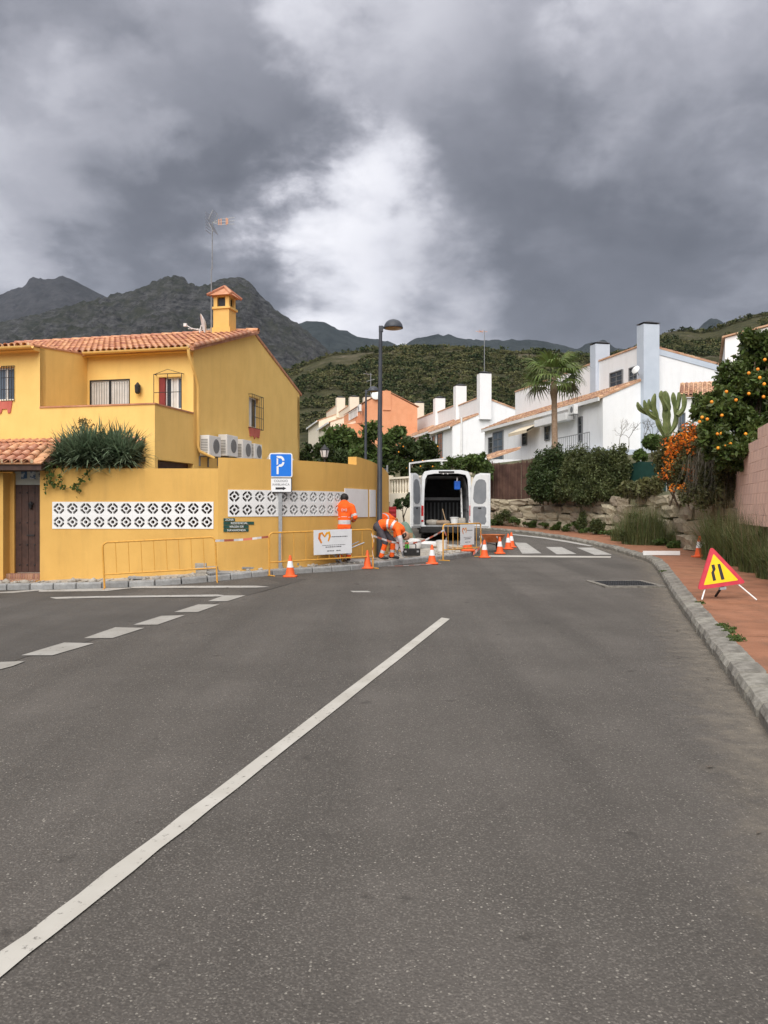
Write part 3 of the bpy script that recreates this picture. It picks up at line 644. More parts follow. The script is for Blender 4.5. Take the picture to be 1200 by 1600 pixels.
def lay_tiles(parent, Mx, width, length, rows_obj, pitch=.2, expo=.34, stuff_mat=None, plugs=False, skew=0.0):
    n = int(width / pitch); rows = max(1, int(round(length / expo))); big = []
    for c in range(n):
        for r in range(rows):
            x = (c + .5) * pitch + random.uniform(-.008, .008); y = r * expo - .05 + random.uniform(-.012, .012)
            loc = Mx @ Matrix.Translation((x, y, .012 + random.uniform(0, .008))) @ Matrix.Rotation(random.uniform(-.03, .03), 4, 'Z') @ Matrix.Rotation(-.03, 4, 'X')
            if r < rows_obj:
                o = obj('tile', TILE, parent); o.matrix_local = loc
            else: big.append(loc)
        if plugs:
            o = obj('mortar_plug', mort_me, parent); o.matrix_local = Mx @ Matrix.Translation(((c + 1.0) * pitch, -.035, .03)) @ Matrix.Scale(.62, 4)
    if big:
        A = np.array([np.array(b) for b in big]); hv = np.concatenate([TV, np.ones((len(TV), 1))], 1)
        v = np.einsum('nij,kj->nki', A, hv)[..., :3].reshape(-1, 3)
        f = (TF4[None] + (np.arange(len(big)) * len(TV))[:, None, None]).reshape(-1, 4)
        o = obj('upper_tiles', np_mesh('upper_tiles', v, f, stuff_mat or m_tile_i, True), parent); o['kind'] = 'stuff'

# ------------------------------------------------------------------ text
def text_mesh(s, size, ext=.002, m=None, align='CENTER'):
    cu = bpy.data.curves.new('t', 'FONT'); cu.body = s; cu.size = size; cu.extrude = ext; cu.align_x = align; cu.resolution_u = 3
    ob = bpy.data.objects.new('t', cu); COL.objects.link(ob); dg = bpy.context.evaluated_depsgraph_get()
    me = bpy.data.meshes.new_from_object(ob.evaluated_get(dg)); bpy.data.objects.remove(ob); bpy.data.curves.remove(cu)
    me.transform(Matrix.Rotation(R(90), 4, 'X')); me.materials.clear(); me.materials.append(m); return me

# ------------------------------------------------------------------ yellow garden wall with pierced block panels
S_PTS = []
def heading(s):
    if s < 4.02: return -1.0
    if s < 7.9: return 23 + (64 - 23) * (s - 4.02) / 3.88
    if s < 12.2: return 64 + 24 * (s - 7.9) / 4.3
    return min(140, 88 + 25 * (s - 12.2))
ds = .02; X, Y, s = -7.66, 18.38, 0.0; S_PTS = [(X, Y)]
while s < 14.5:
    h = R(heading(s + ds / 2)); X += math.cos(h) * ds; Y += math.sin(h) * ds; s += ds; S_PTS.append((X, Y))
def wfn(u, z, d):
    i = min(len(S_PTS) - 2, max(0, u / ds)); k = int(i); t = i - k
    x = S_PTS[k][0] * (1 - t) + S_PTS[k + 1][0] * t; y = S_PTS[k][1] * (1 - t) + S_PTS[k + 1][1] * t
    j0, j1 = max(0, k - 6), min(len(S_PTS) - 1, k + 6)
    dx, dy = S_PTS[j1][0] - S_PTS[j0][0], S_PTS[j1][1] - S_PTS[j0][1]; l = math.hypot(dx, dy)
    return (x - dy / l * d, y + dx / l * d, z)
def s_at(px):
    return min(range(len(S_PTS)), key=lambda i: abs(600 + F * S_PTS[i][0] / S_PTS[i][1] - px) + (1000 if i * ds > 12.6 else 0)) * ds
wall = thing('garden_wall', 'curved yellow rendered garden wall with white pierced block panels', 'wall', (0, 0, 0))
B = .30; zA0, zA1 = 1.17, 1.77
sA0 = .28; sA1 = sA0 + 12 * B
sB0 = 4.20; sB1 = sB0 + 12 * B; zB0, zB1 = 1.44, 2.04
sC0, sC1 = s_at(538), s_at(574); sD0, sD1 = s_at(577), s_at(584)
s_up = s_at(557)
mb = MB(); TH = .24
mb.holed(list(np.arange(0, 3.98, .5)) + [3.98], [-.35, 2.51], [(sA0, sA1, zA0, zA1)], wfn, 0, TH)
mb.holed([3.98] + list(np.arange(4.2, s_up, .15)) + [s_up], [-.35, 2.75], [(sB0, sB1, zB0, zB1)], wfn, 0, TH)
mb.build('wall_body', m_yellow, wall, merge=.002)
mb = MB(); top = lambda u: 2.96 - .30 * max(0, (u - s_up) / 3.5) ** 1.3
us = list(np.arange(s_up, 14.3, .15))
for a, b in zip(us[:-1], us[1:]):
    q = [wfn(a, -.35, 0), wfn(b, -.35, 0), wfn(b, top(b), 0), wfn(a, top(a), 0), wfn(a, -.35, TH), wfn(b, -.35, TH), wfn(b, top(b), TH), wfn(a, top(a), TH)]
    mb.add(q, [(0, 1, 2, 3), (7, 6, 5, 4), (3, 2, 6, 7), (0, 3, 7, 4), (1, 5, 6, 2)])
mb.build('wall_end', m_yellow, wall, merge=.002)
# pierced blocks
def breeze():
    mb = MB(); o = B / 2 * .998; fn = lambda u, z, d: (u, d, z); d0, d1 = -.012, .09
    oc = [(.126 * math.cos(R(22.5 + 45 * k)), .126 * math.sin(R(22.5 + 45 * k))) for k in range(8)]
    sq = [(o, .46 * o), (.46 * o, o), (-.46 * o, o), (-o, .46 * o), (-o, -.46 * o), (-.46 * o, -o), (.46 * o, -o), (o, -.46 * o)]
    def ring(outer, inner):
        for k in range(8):
            a, b = outer[k], outer[(k + 1) % 8]; c, d = inner[(k + 1) % 8], inner[k]
            mb.add([fn(*a, d0), fn(*b, d0), fn(*c, d0), fn(*d, d0), fn(*c, d1), fn(*d, d1), fn(*a, d1), fn(*b, d1)], [(0, 1, 2, 3), (3, 2, 4, 5), (1, 0, 6, 7)])
    cor = [(o, o), (-o, o), (-o, -o), (o, -o)]
    oc2 = oc; ring(sq, oc2)
    for k, cpt in enumerate(cor):
        a, b = sq[2 * k], sq[2 * k + 1]; mb.add([fn(*a, d0), fn(*cpt, d0), fn(*b, d0), fn(*b, d1), fn(*cpt, d1), fn(*a, d1)], [(0, 1, 2), (2, 1, 4, 3), (1, 0, 5, 4)])
    ring([(x * .56, z * .56) for x, z in oc], [(x * .34, z * .34) for x, z in oc])
    for a in range(4):
        an = R(90 * a); c_, s_ = math.cos(an), math.sin(an)
        p = [(.058, -.010), (.119, -.010), (.119, .010), (.058, .010)]
        mb.prism([(x * c_ - z * s_, x * s_ + z * c_) for x, z in p], fn, d0 + .003, d1)
    return mb.mesh('pierced_block', m_whitepaint, recalc=True)
BLK = breeze()
for (s0, z0) in ((sA0, zA0), (sB0, zB0)):
    for i in range(12):
        for j in range(2):
            u = s0 + (i + .5) * B; a = wfn(u - .1, 0, 0); b = wfn(u + .1, 0, 0)
            p = wfn(u, z0 + (j + .5) * B, 0)
            obj('pierced_block', BLK, wall, p, (0, 0, math.atan2(b[1] - a[1], b[0] - a[0])))
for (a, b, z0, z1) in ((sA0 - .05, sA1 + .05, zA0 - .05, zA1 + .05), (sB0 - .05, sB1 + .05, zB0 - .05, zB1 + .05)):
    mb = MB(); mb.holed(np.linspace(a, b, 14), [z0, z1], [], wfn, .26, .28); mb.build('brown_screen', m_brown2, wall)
for (a, b) in ((sC0, sC1), (sD0, max(sD1, sD0 + .5))):
    mb = MB(); mb.holed(np.linspace(a, b, 9), [1.40, 2.13], [], wfn, -.02, .0); mb.build('white_blank_panel', m_whitepaint, wall)
# ceramic name on the wall
for k, (t, n) in enumerate((('ZONA', 4), ('RESIDENCIAL', 11), ('VIRGEN DE', 9), ('NAVAHONDA', 9))):
    z = 1.37 - k * .078; wl = n * .064
    q = s_at(349); mb = MB(); mb.holed(np.linspace(q, q + wl, 8), [z - .034, z + .034], [], wfn, -.012, .0); o = mb.build('name_tile_row', m_greentile, wall)
    a = wfn(q, 0, 0); b = wfn(q + wl, 0, 0); ang = math.atan2(b[1] - a[1], b[0] - a[0]); p = wfn(q + wl / 2, z - .022, -.03)
    obj('lettering', text_mesh(t, .066, .003, m_whitepaint), o, p, (0, 0, ang))

# ------------------------------------------------------------------ gate with the brown studded door
gt = thing('garden_gate', 'dark brown studded wooden gate under a small terracotta tiled roof', 'gate', (-8.06, 18.38, -.1))
def gl(mb, name, m, **kw):                                # world-coordinate parts under the gate empty
    o = mb.build(name, m, gt, **kw); o.matrix_parent_inverse = Matrix.Translation((8.06, -18.38, .1)); return o
mb = MB().box(-14.0, -8.48, 18.38, 18.95, -.4, 2.42); gl(mb, 'pillar', m_yellow)
mb = MB().box(-8.48, -7.66, 18.86, 19.0, 2.16, 2.6).box(-8.479, -8.375, 18.70, 18.86, -.2, 2.42); gl(mb, 'jamb', m_yellow)
zd0 = .17; dw0, dw1 = -8.375, -7.63
door = gl(MB().box(dw0, dw1, 18.78, 18.82, zd0, 2.16), 'door', m_brown)
nP = 5
for k in range(nP):
    a = dw0 + (dw1 - dw0) * k / nP
    o = MB().box(a + .004, a + (dw1 - dw0) / nP - .004, 18.755, 18.78, zd0, 2.155).build('plank', m_brown, door)
st = MB().lathe([(0, -.02), (.014, -.014), (.02, 0), (.02, .004)], n=8, axis='y').mesh('stud', m_black)
for zz in (.34, .80, 1.30, 1.98):
    for k in range(4): obj('stud', st, door, (dw0 + .10 + k * .17, 18.752, zz))
MB().tube([(dw0 + .36, 18.73, 1.78), (dw0 + .36, 18.72, 1.72), (dw0 + .36, 18.72, 1.62)], [.02, .045, .03], 8).tube([(dw0 + .30, 18.73, 1.74), (dw0 + .42, 18.73, 1.74)], .014, 6).build('knocker', m_black, door)
MB().box(dw0 + .26, dw0 + .44, 18.735, 18.755, 1.0, 1.03).build('letter_slot', m_black, door)
m_ceram = mat('pale_glazed_tile', (.42, .45, .40), (.52, .54, .48), rough=.3, scale=4)
m_cerb = mat('blue_painted_tile', (.03, .10, .22), (.55, .62, .66), rough=.3, scale=14, lo=.45, hi=.55)
tr_ = gl(MB().box(dw0 - .02, dw1, 18.77, 18.83, 2.16, 2.52), 'transom', m_ceram)
for k in range(3): MB().box(dw0 + .13 + k * .20, dw0 + .26 + k * .20, 18.755, 18.77, 2.29, 2.5).build('painted_tile', m_cerb, tr_)
brick_m = mat('step_brick', (.30, .15, .10), (.44, .27, .20), scale=6, rough=.9, rnd=.2, bump=.4)
for (zz, y0, y1, x0, x1) in ((.02, 18.50, 18.78, -8.479, -7.66), (-.10, 18.16, 18.5, -8.75, -7.66)):
    stp = gl(MB().box(x0, x1, y0 + .02, y1, zz - .4, zz + .13), 'step', m_yellow_t)
    n = int((x1 - x0) / .052)
    bme = MB().box(-.022, .022, 0, y1 - y0, 0, .115).mesh('brick', brick_m)
    for k in range(n): obj('brick', bme, stp, (x0 + (k + .5) * (x1 - x0) / n, y0 + .005, zz + .022))
# gate roof
rf = gl(MB().box(-13, -7.48, 18.02, 18.9, 2.46, 2.60), 'roof_beam', m_brown)
slope = R(24); o_ = (-12.98, 17.98, 2.62); Mx = frame(o_, (1, 0, 0), (0, math.cos(slope), math.sin(slope)))
base = gl(MB().add([Mx @ Vector(p) for p in ((0, -.02, -.03), (5.52, -.02, -.03), (5.52, .95, -.03), (0, .95, -.03), (0, -.02, .0), (5.52, -.02, .0), (5.52, .95, .0), (0, .95, .0))], [(3, 2, 1, 0), (4, 5, 6, 7), (0, 1, 5, 4), (1, 2, 6, 5), (2, 3, 7, 6), (3, 0, 4, 7)]), 'roof', m_tile)
Mx2 = frame((-9.38, 17.98, 2.63), (1, 0, 0), (0, math.cos(slope), math.sin(slope)))
lay_tiles(base, Mx2, 1.92, .95, 3, .215, .33, plugs=True)

# ------------------------------------------------------------------ the yellow house (local: x right along the front, y away)
HA = R(-13.5); HO = Vector((-5.54, 24.0, 0)); HM = Matrix.Translation(HO) @ Matrix.Rotation(HA, 4, 'Z'); HI = HM.inverted()
def ray_local(MI, px, py, axis, val):
    o = MI @ Vector((0, 0, CAMH)); d = (MI @ P(px, py, 10)) - o; t = (val - o[axis]) / d[axis]; return o + d * t
house = thing('yellow_house', 'two storey yellow house with terracotta roof, balcony and tiled chimney', 'house', HO, HA)
EAVE, APEX, DEP, LEN = 6.22, 7.62, 9.25, 15.0
def rect(px0, px1, py0, py1, axis, val, MI=HI, ua=0):
    a = ray_local(MI, px0, py0, axis, val); b = ray_local(MI, px1, py1, axis, val); m_ = ray_local(MI, px0, py1, axis, val); n_ = ray_local(MI, px1, py0, axis, val)
    u0 = (a[ua] + m_[ua]) / 2; u1 = (b[ua] + n_[ua]) / 2; return (u0, u1, (b.z + m_.z) / 2, (a.z + n_.z) / 2)
wF = rect(248, 284, 589, 639, 1, 0.0); wB = rect(140, 203, 593, 640, 1, 0.0); wG = rect(389, 405, 621, 668, 0, 0.0, ua=1)
wL = rect(-25, 22, 574, 626, 1, -2.23)
wB = (wB[0], wB[1], 3.3, wB[3])
fF = lambda u, z, d: (u, d, z); fG = lambda u, z, d: (-d, u, z)
mb = MB(); mb.holed([-LEN, -.25], [.2, EAVE], [wF, wB], fF, 0, .25)
mb.holed([0, DEP], [.2, EAVE], [wG], fG, 0, .25)
mb.prism([(0, EAVE), (DEP, EAVE), (DEP / 2, APEX)], fG, 0, .25)
mb.box(-LEN, 0, DEP - .25, DEP, .2, EAVE - .15)
mb.build('wall', m_houseyel, house)
mb = MB(); mb.box(-LEN, -.02, .3, DEP - .3, EAVE - .2, EAVE - .1).box(-LEN, -.3, 2.6, 2.8, .3, EAVE - .25); mb.build('inner_wall', m_curtain, house)
# left projecting wing, flush with the balcony front
BX = -3.47; BY = -2.23
mb = MB(); mb.holed([-LEN, BX], [.2, 6.02], [wL], lambda u, z, d: (u, BY + d, z), 0, .25)
mb.add([(BX, BY, .2), (BX, -.002, .2), (BX, -.002, 6.24), (BX, BY, 6.07)], [(0, 1, 2, 3)])
mb.add([(BX - .25, BY + .25, .2), (BX - .25, -.002, .2), (BX - .25, -.002, 6.24), (BX - .25, BY + .25, 6.07)], [(3, 2, 1, 0)])
mb.build('wing_wall', m_houseyel, house)
mb = MB().box(-LEN, BX, BY - .28, BY + .002, 5.92, 6.02); mb.build('wing_soffit', m_yellow_t, house)
# wing roof
Mw = frame((-9.0, BY - .30, 6.04), (1, 0, 0), (0, 1, .085)); wr = MB().add([Mw @ Vector(p) for p in ((-6, 0, -.02), (5.55, 0, -.02), (5.55, 2.7, -.02), (-6, 2.7, -.02), (-6, 0, .02), (5.55, 0, .02), (5.55, 2.7, .02), (-6, 2.7, .02))], [(3, 2, 1, 0), (4, 5, 6, 7), (0, 1, 5, 4), (1, 2, 6, 5), (2, 3, 7, 6), (3, 0, 4, 7)]).build('wing_roof', m_tile, house)
lay_tiles(wr, Mw, 5.5, 2.5, 1, .2, .34, plugs=True)
# balcony
zc1 = 4.42
mb = MB().box(BX, 0, BY, BY + .16, .2, zc1 - .04).box(-.16, -.002, BY + .16, -.002, 2.93, zc1 - .04).box(BX, -.17, BY + .165, -.003, 2.93, 3.1)
mb.build('balcony_parapet', m_houseyel, house)
MB().box(-3.0, -.17, BY + .5, BY + .56, .3, 2.92).box(-.22, -.17, BY + .56, -.01, .3, 2.92).build('balcony_shade_sheet', m_brown, house)  # dark brown sheets added under the balcony to stand in for its shade
mb = MB().box(BX, .02, BY - .025, BY + .18, zc1 - .04, zc1).box(-.18, .02, BY + .18, -.003, zc1 - .04, zc1); mb.build('parapet_coping', m_tile_i, house)
# windows
def window(parent, rc, fn, name='window', frame_m=m_whitepaint, glass=m_glassb, depth=.14, nv=2, fw=.05):
    u0, u1, z0, z1 = rc; fr = MB()
    for a in ((u0, u1, z0, z0 + fw), (u0, u1, z1 - fw, z1), (u0, u0 + fw, z0 + fw, z1 - fw), (u1 - fw, u1, z0 + fw, z1 - fw)):
        fr.prism([(a[0], a[2]), (a[1], a[2]), (a[1], a[3]), (a[0], a[3])], fn, depth - .03, depth + .03)
    for k in range(1, nv):
        c = u0 + (u1 - u0) * k / nv; fr.prism([(c - fw * .7, z0 + fw), (c + fw * .7, z0 + fw), (c + fw * .7, z1 - fw), (c - fw * .7, z1 - fw)], fn, depth - .025, depth + .025)
    w_ = fr.build(name, frame_m, parent, recalc=True)
    for k in range(nv):
        a = u0 + (u1 - u0) * k / nv + fw; b = u0 + (u1 - u0) * (k + 1) / nv - fw
        MB().prism([(a, z0 + fw), (b, z0 + fw), (b, z1 - fw), (a, z1 - fw)], fn, depth - .006, depth + .006).build('pane', glass if not isinstance(glass, list) else glass[k % len(glass)], w_, recalc=True)
    return w_
def grille(parent, rc, fn, d, nv, nh, r=.009, m=m_black, pad=.04):
    u0, u1, z0, z1 = rc; mb = MB()
    for k in range(nv + 1):
        u = u0 - pad + (u1 - u0 + 2 * pad) * k / nv; mb.tube([fn(u, z0 - pad, d), fn(u, z1 + pad, d)], r, 5)
    for k in range(nh + 1):
        z = z0 - pad + (z1 - z0 + 2 * pad) * k / nh; mb.tube([fn(u0 - pad, z, d), fn(u1 + pad, z, d)], r, 5)
    for u in (u0 - pad, u1 + pad):
        for z in (z0 - pad, z1 + pad): mb.tube([fn(u, z, d), fn(u, z, .02)], r, 5)
    return mb.build('window_grille', m, parent)
w1 = window(house, (wF[0] + .18, wF[1], wF[2], wF[3]), fF, glass=[m_glass, m_curtain, m_glassb], nv=3, fw=.035); MB().box(wF[0], wF[0] + .18, .03, .10, wF[2], wF[3]).build('shutter', m_red, house)
grille(w1, wF, fF, -.16, 2, 2, .011, pad=.07)
MB().tube([fF(wF[0] - .05, wF[3] + .07, -.15), fF((wF[0] + wF[1]) / 2, wF[3] + .20, -.15), fF(wF[1] + .05, wF[3] + .07, -.15)], .008, 5).build('grille_crest', m_black, w1)
w2 = window(house, wB, fF, frame_m=m_black, glass=m_curtain, nv=2, fw=.04, depth=.03); grille(w2, (wB[0] + .08, wB[1] - .08, wB[2], wB[3] - .08), fF, -.02, 14, 3, .006, pad=0)
w3 = window(house, wG, fG, glass=[m_curtain, m_glass], nv=2, fw=.04); grille(w3, wG, fG, -.14, 6, 3, .010, pad=.05)
ap = [(wG[0] - .05, wG[2] - .02), (wG[1] + .05, wG[2] - .02), (wG[1] - .06, wG[2] - .34), ((wG[0] + wG[1]) / 2 + .1, wG[2] - .30), ((wG[0] + wG[1]) / 2, wG[2] - .40), ((wG[0] + wG[1]) / 2 - .1, wG[2] - .30), (wG[0] + .06, wG[2] - .34)]
MB().prism(ap, fG, -.03, -.002).build('window_apron', m_coral, house, recalc=True)
fW = lambda u, z, d: (u, BY + d, z)
w4 = window(house, wL, fW, glass=[m_red, m_glassb, m_glassb], nv=3); grille(w4, (wL[0] + .6, wL[1], wL[2], wL[3]), fW, -.03, 5, 3, .009, pad=.02)
ap = [(wL[0], wL[2] - .02), (wL[1] - .04, wL[2] - .02), (wL[1] - .10, wL[2] - .34), (wL[1] - .18, wL[2] - .36), (wL[1] - .2, wL[2] - .24), (wL[1] - .36, wL[2] - .24), (wL[1] - .40, wL[2] - .36), (wL[0], wL[2] - .36)]
MB().prism(ap, fW, -.03, -.002).build('window_apron', m_coral, house, recalc=True)
# main roof
RS = math.atan2(APEX - EAVE, DEP / 2); cs, sn = math.cos(RS), math.sin(RS); RL = DEP / 2 / cs + .32
Mr = frame((-LEN, -.32 * cs, EAVE - .32 * sn + .13), (1, 0, 0), (0, cs, sn))
slab = [(0, 0, -.09), (LEN + .16, 0, -.09), (LEN + .16, RL, -.09), (0, RL, -.09), (0, 0, 0), (LEN + .16, 0, 0), (LEN + .16, RL, 0), (0, RL, 0)]
BOXF = [(3, 2, 1, 0), (4, 5, 6, 7), (0, 1, 5, 4), (1, 2, 6, 5), (2, 3, 7, 6), (3, 0, 4, 7)]
roof = MB().add([Mr @ Vector(p) for p in slab], BOXF).build('roof', m_tile, house)
Mb = frame((LEN * 0, DEP + .25 * cs, EAVE - .12 - .25 * sn + .13), (-1, 0, 0), (0, -cs, math.sin(RS) * 1.08)); Mb.translation = Vector((.16, DEP + .25, EAVE - .20 + .13))
rb = math.atan2(APEX - EAVE, DEP / 2); Mb = frame((.03, DEP + .25 * math.cos(rb), EAVE - .25 * math.sin(rb) + .10), (-1, 0, 0), (0, -math.cos(rb), math.sin(rb)))
MB().add([Mb @ Vector(p) for p in [(0, 0, -.09), (LEN, 0, -.09), (LEN, RL - .1, -.09), (0, RL - .1, -.09), (0, 0, 0), (LEN, 0, 0), (LEN, RL - .1, 0), (0, RL - .1, 0)]], BOXF).build('back_roof', m_tile, house)
lay_tiles(roof, Mr @ Matrix.Translation((5.6, 0, 0)), 9.5, RL, 2, .2, .34, plugs=True)
mb = MB()
for k in range(24): 
    y = .1 + k * .37; pp = (-.0 + .16, 0, 0)
ridge_me = tile_mesh('ridge_tile', .44, .12, .105, .016)
for k in range(24):
    o = obj('ridge_tile', ridge_me, roof); o.matrix_local = Matrix.Translation((.1 - .40 * (k + 1), DEP / 2, APEX + .14)) @ Matrix.Rotation(R(-90), 4, 'Z')
for k in range(12):
    o = obj('verge_tile', TILE, roof); o.matrix_local = Mr @ Matrix.Translation((LEN + .13, k * .36, .03)) @ Matrix.Rotation(R(28), 4, 'Y')
MB().box(-LEN + .0, -.02, -.22, -.002, EAVE - .06, EAVE + .02).build('soffit', m_yellow_t, house)
# gutter and downpipe
gp_ = []
mb = MB(); prof = [(.075 * math.cos(R(a)), .075 * math.sin(R(a))) for a in range(180, 361, 20)] + [(.062 * math.cos(R(a)), .062 * math.sin(R(a))) for a in range(360, 179, -20)]
mb.prism(prof, lambda u, z, d: (d, u - .36, z + EAVE + .03), BX + .1, .05); mb.prism(prof, lambda u, z, d: (d, u + BY - .37, z + 6.02), -LEN, BX + .03)
mb.build('gutter', m_yellow_t, house, recalc=True)
MB().tube([(.02, -.36, EAVE - .03), (.03, -.34, EAVE - .2), (.09, -.02, EAVE - .75), (.09, .12, EAVE - 1.0), (.09, .12, 3.45), (.12, .16, 3.3), (.5, .35, 3.1)], .045, 8).build('downpipe', m_yellow_t, house, smooth=40.0)
# porch roof on the ground floor, under the balcony front
Mp = frame((-LEN, BY - 1.35, 3.02), (1, 0, 0), (0, math.cos(R(20)), math.sin(R(20)))); wdt = LEN + BX + 3.2
pr_ = MB().add([Mp @ Vector(p) for p in [(0, 0, -.08), (wdt, 0, -.08), (wdt, 1.4, -.08), (0, 1.4, -.08), (0, 0, 0), (wdt, 0, 0), (wdt, 1.4, 0), (0, 1.4, 0)]], BOXF).build('porch_roof', m_tile, house)
lay_tiles(pr_, Mp @ Matrix.Translation((wdt - 6.8, 0, 0)), 6.8, 1.4, 4, .215, .34)
MB().box(-LEN, wdt - LEN, BY - 1.30, BY - 1.18, 2.72, 2.94).box(wdt - LEN - .15, wdt - LEN, BY - 1.3, BY, 2.86, 2.98).build('porch_beam', m_brown, house)
# wall lantern
lp = ray_local(HI, 215, 608, 1, -.12); MB().lathe([(.02, .20), (.05, .16), (.10, .10), (.085, -.10), (.03, -.14)], lp, 6).box(lp.x - .02, lp.x + .02, lp.y, -.002, lp.z + .1, lp.z + .14).build('wall_lantern', m_black, house)
# chimney
ch = ray_local(HI, 351, 527, 0, -.95); cx, cy = ch.x, ch.y; cz = ch.z
zr_ = EAVE + cy * math.tan(RS)
chim = MB().box(cx - .36, cx + .36, cy - .36, cy + .36, zr_ - .25, zr_ + .28).box(cx - .29, cx + .29, cy - .29, cy + .29, zr_ + .28, zr_ + .95).box(cx - .34, cx + .34, cy - .34, cy + .34, zr_ + .92, zr_ + .99).build('chimney', m_yellow_t, house)
t0 = zr_ + .99
mb = MB()
for sx in (-1, 1):
    for sy in (-1, 1): mb.box(*sorted((cx + sx * .28, cx + sx * .15)), *sorted((cy + sy * .28, cy + sy * .15)), t0, t0 + .36)
mb.box(cx - .28, cx + .28, cy - .28, cy + .28, t0 + .34, t0 + .40); mb.build('chimney_pots', m_yellow_t, chim)
mb = MB().add([(cx - .42, cy - .42, t0 + .38), (cx + .42, cy - .42, t0 + .38), (cx + .42, cy + .42, t0 + .38), (cx - .42, cy + .42, t0 + .38), (cx, cy, t0 + .74), (cx, cy, t0 + .40)], [(0, 1, 4), (1, 2, 4), (2, 3, 4), (3, 0, 4), (3, 2, 1, 0)])
for (a, b) in ((0, 0), ):
    for sx in (-1, 1):
        for sy in (-1, 1): mb.tube([(cx + sx * .44, cy + sy * .44, t0 + .39), (cx, cy, t0 + .76)], .05, 6)
mb.build('chimney_cap', m_tile_i, chim); MB().box(cx - .2, cx + .2, cy - .2, cy + .2, t0, t0 + .3).build('flue', m_black, chim)
# TV aerial on the chimney and satellite dish on the roof are things of their own
ax = Vector((cx - .33, cy - .35, zr_ + .3)); aw = HM @ ax
an = thing('television_aerial', 'tall roof aerial with orange elements strapped to the yellow chimney', 'aerial', aw, HA)
top_z = P(348, 348, aw.y).z - aw.z
MB().tube([(0, 0, -.2), (0, 0, top_z * .55), (.03, 0, top_z * .56), (.04, 0, top_z + .05)], .022, 6).build('mast', m_grey, an)
m_aer = mat('orange_plastic', (.75, .30, .12), (.82, .38, .18), rough=.5)
mb = MB()
for k in range(7):
    z = -.30 + .1 * k; mb.tube([(-.12 + .28 * abs(z + .0) * 0, -.22, top_z + z), (-.12, .22, top_z + z)], .008, 4)
for sgn in (-1, 1):
    for k in range(5): mb.tube([(.0 + k * .035, -.2, top_z + sgn * (.06 + .07 * k)), (.0 + k * .035, .2, top_z + sgn * (.06 + .07 * k))], .008, 4)
    mb.tube([(0, -.2, top_z + sgn * .06), (.15, -.2, top_z + sgn * .36)], .009, 4).tube([(0, .2, top_z + sgn * .06), (.15, .2, top_z + sgn * .36)], .009, 4)
mb.build('reflector', m_grey, an)
mb = MB()
for k, dz in enumerate((-.09, 0, .09)): mb.tube([(.05, 0, top_z), (.3, 0, top_z + dz), (.85, 0, top_z + dz * 1.2)], .012, 4)
mb.build('boom', m_grey, an)
mb = MB()
for x, hgt in ((.28, .10), (.36, .11), (.55, .12), (.60, .10)): mb.bar((x, 0, top_z - hgt), (x, 0, top_z + hgt), .022)
mb.build('director', m_aer, an)
dw = HM @ Vector((cx - .78, cy - .3, zr_ + .02)); dish = thing('satellite_dish', 'white satellite dish on the tiled roof beside the yellow chimney', 'satellite dish', dw, HA)
dm = MB(); dm.lathe([(0, .10), (.12, .085), (.24, .045), (.34, 0), (.34, -.012), (.24, .03), (.12, .07), (0, .085)], n=18, axis='x')
dob = dm.build('reflector', m_whiteplast, dish, smooth=40.0); dob.location = (.12, 0, .42); dob.rotation_euler = (0, R(-14), R(-150 + 180)); 
MB().tube([(.06, 0, .38), (0, 0, .2), (0, 0, -.12)], .02, 6).tube([(.12, -.1, .16), (-.25, -.16, .26), (-.42, -.18, .36)], .014, 5).box(-.50, -.40, -.22, -.14, .32, .42).build('arm', m_whiteplast, dish)
yw = HM @ Vector((cx - .40, cy + .55, zr_ + .0)); yg = thing('yagi_antenna', 'thin white yagi antenna pointing left beside the roof chimney', 'aerial', yw, HA)
MB().tube([(0, 0, -.05), (0, 0, .42)], .018, 6).build('mast', m_grey, yg)
mb = MB().tube([(.1, 0, .40), (-1.25, 0, .50)], .012, 5)
for k in range(12): mb.tube([(.05 - k * .11, -.12, .40 + k * .0085), (.05 - k * .11, .12, .40 + k * .0085)], .006, 4)
mb.build('boom', m_whiteplast, yg)
# air conditioners on brackets along the gable
acn = [('first', 'with a rust-free grille face'), ]
def ac_unit(label, loc, rz, w_=.8, h=.58, d=.3, group='air conditioners on the gable of the yellow house', pre=''):
    t = thing('air_conditioner', label, 'air conditioner', loc, rz, group)       # fan faces +x, width along y
    MB().rbox(0, d, 0, w_, 0, h, .012).build('casing', m_whiteplast, t)
    MB().lathe([(.0, .006), (.20, .006), (.215, 0), (.215, -.012)], (d + .006, w_ * .60, h * .5), 18, axis='x').build('fan_grille', m_greyplast, t)
    mb = MB()
    for k in range(9): mb.box(.04, d - .05, -.006, -.0005, .08 + k * .048, .10 + k * .048)
    mb.build('side_vents', m_greyplast, t)
    for yb in (.1, w_ - .14): MB().box(-.08, d + .02, yb, yb + .04, -.04, -.001).box(-.08, -.04, yb, yb + .04, -.3, -.04).build('bracket', m_greyplast, t)
    return t
for (yy, zz, w_, h, lb) in ((.25, 3.18, .8, .60, 'white air conditioner next to the downpipe on the yellow gable'), (1.50, 3.25, .82, .66, 'larger white air conditioner, second from the downpipe on the gable'),
                            (2.72, 3.22, .72, .64, 'white air conditioner third from the downpipe on the gable'), (3.72, 3.30, .62, .50, 'small white air conditioner farthest from the downpipe')):
    p = HM @ Vector((.08, yy, zz)); ac_unit(lb, p, HA, w_, h)
wt = HM @ Vector((.55, 5.6, 2.5)); tk = thing('water_tank', 'rounded white tank behind the yellow wall beside the gable', 'tank', wt, HA)
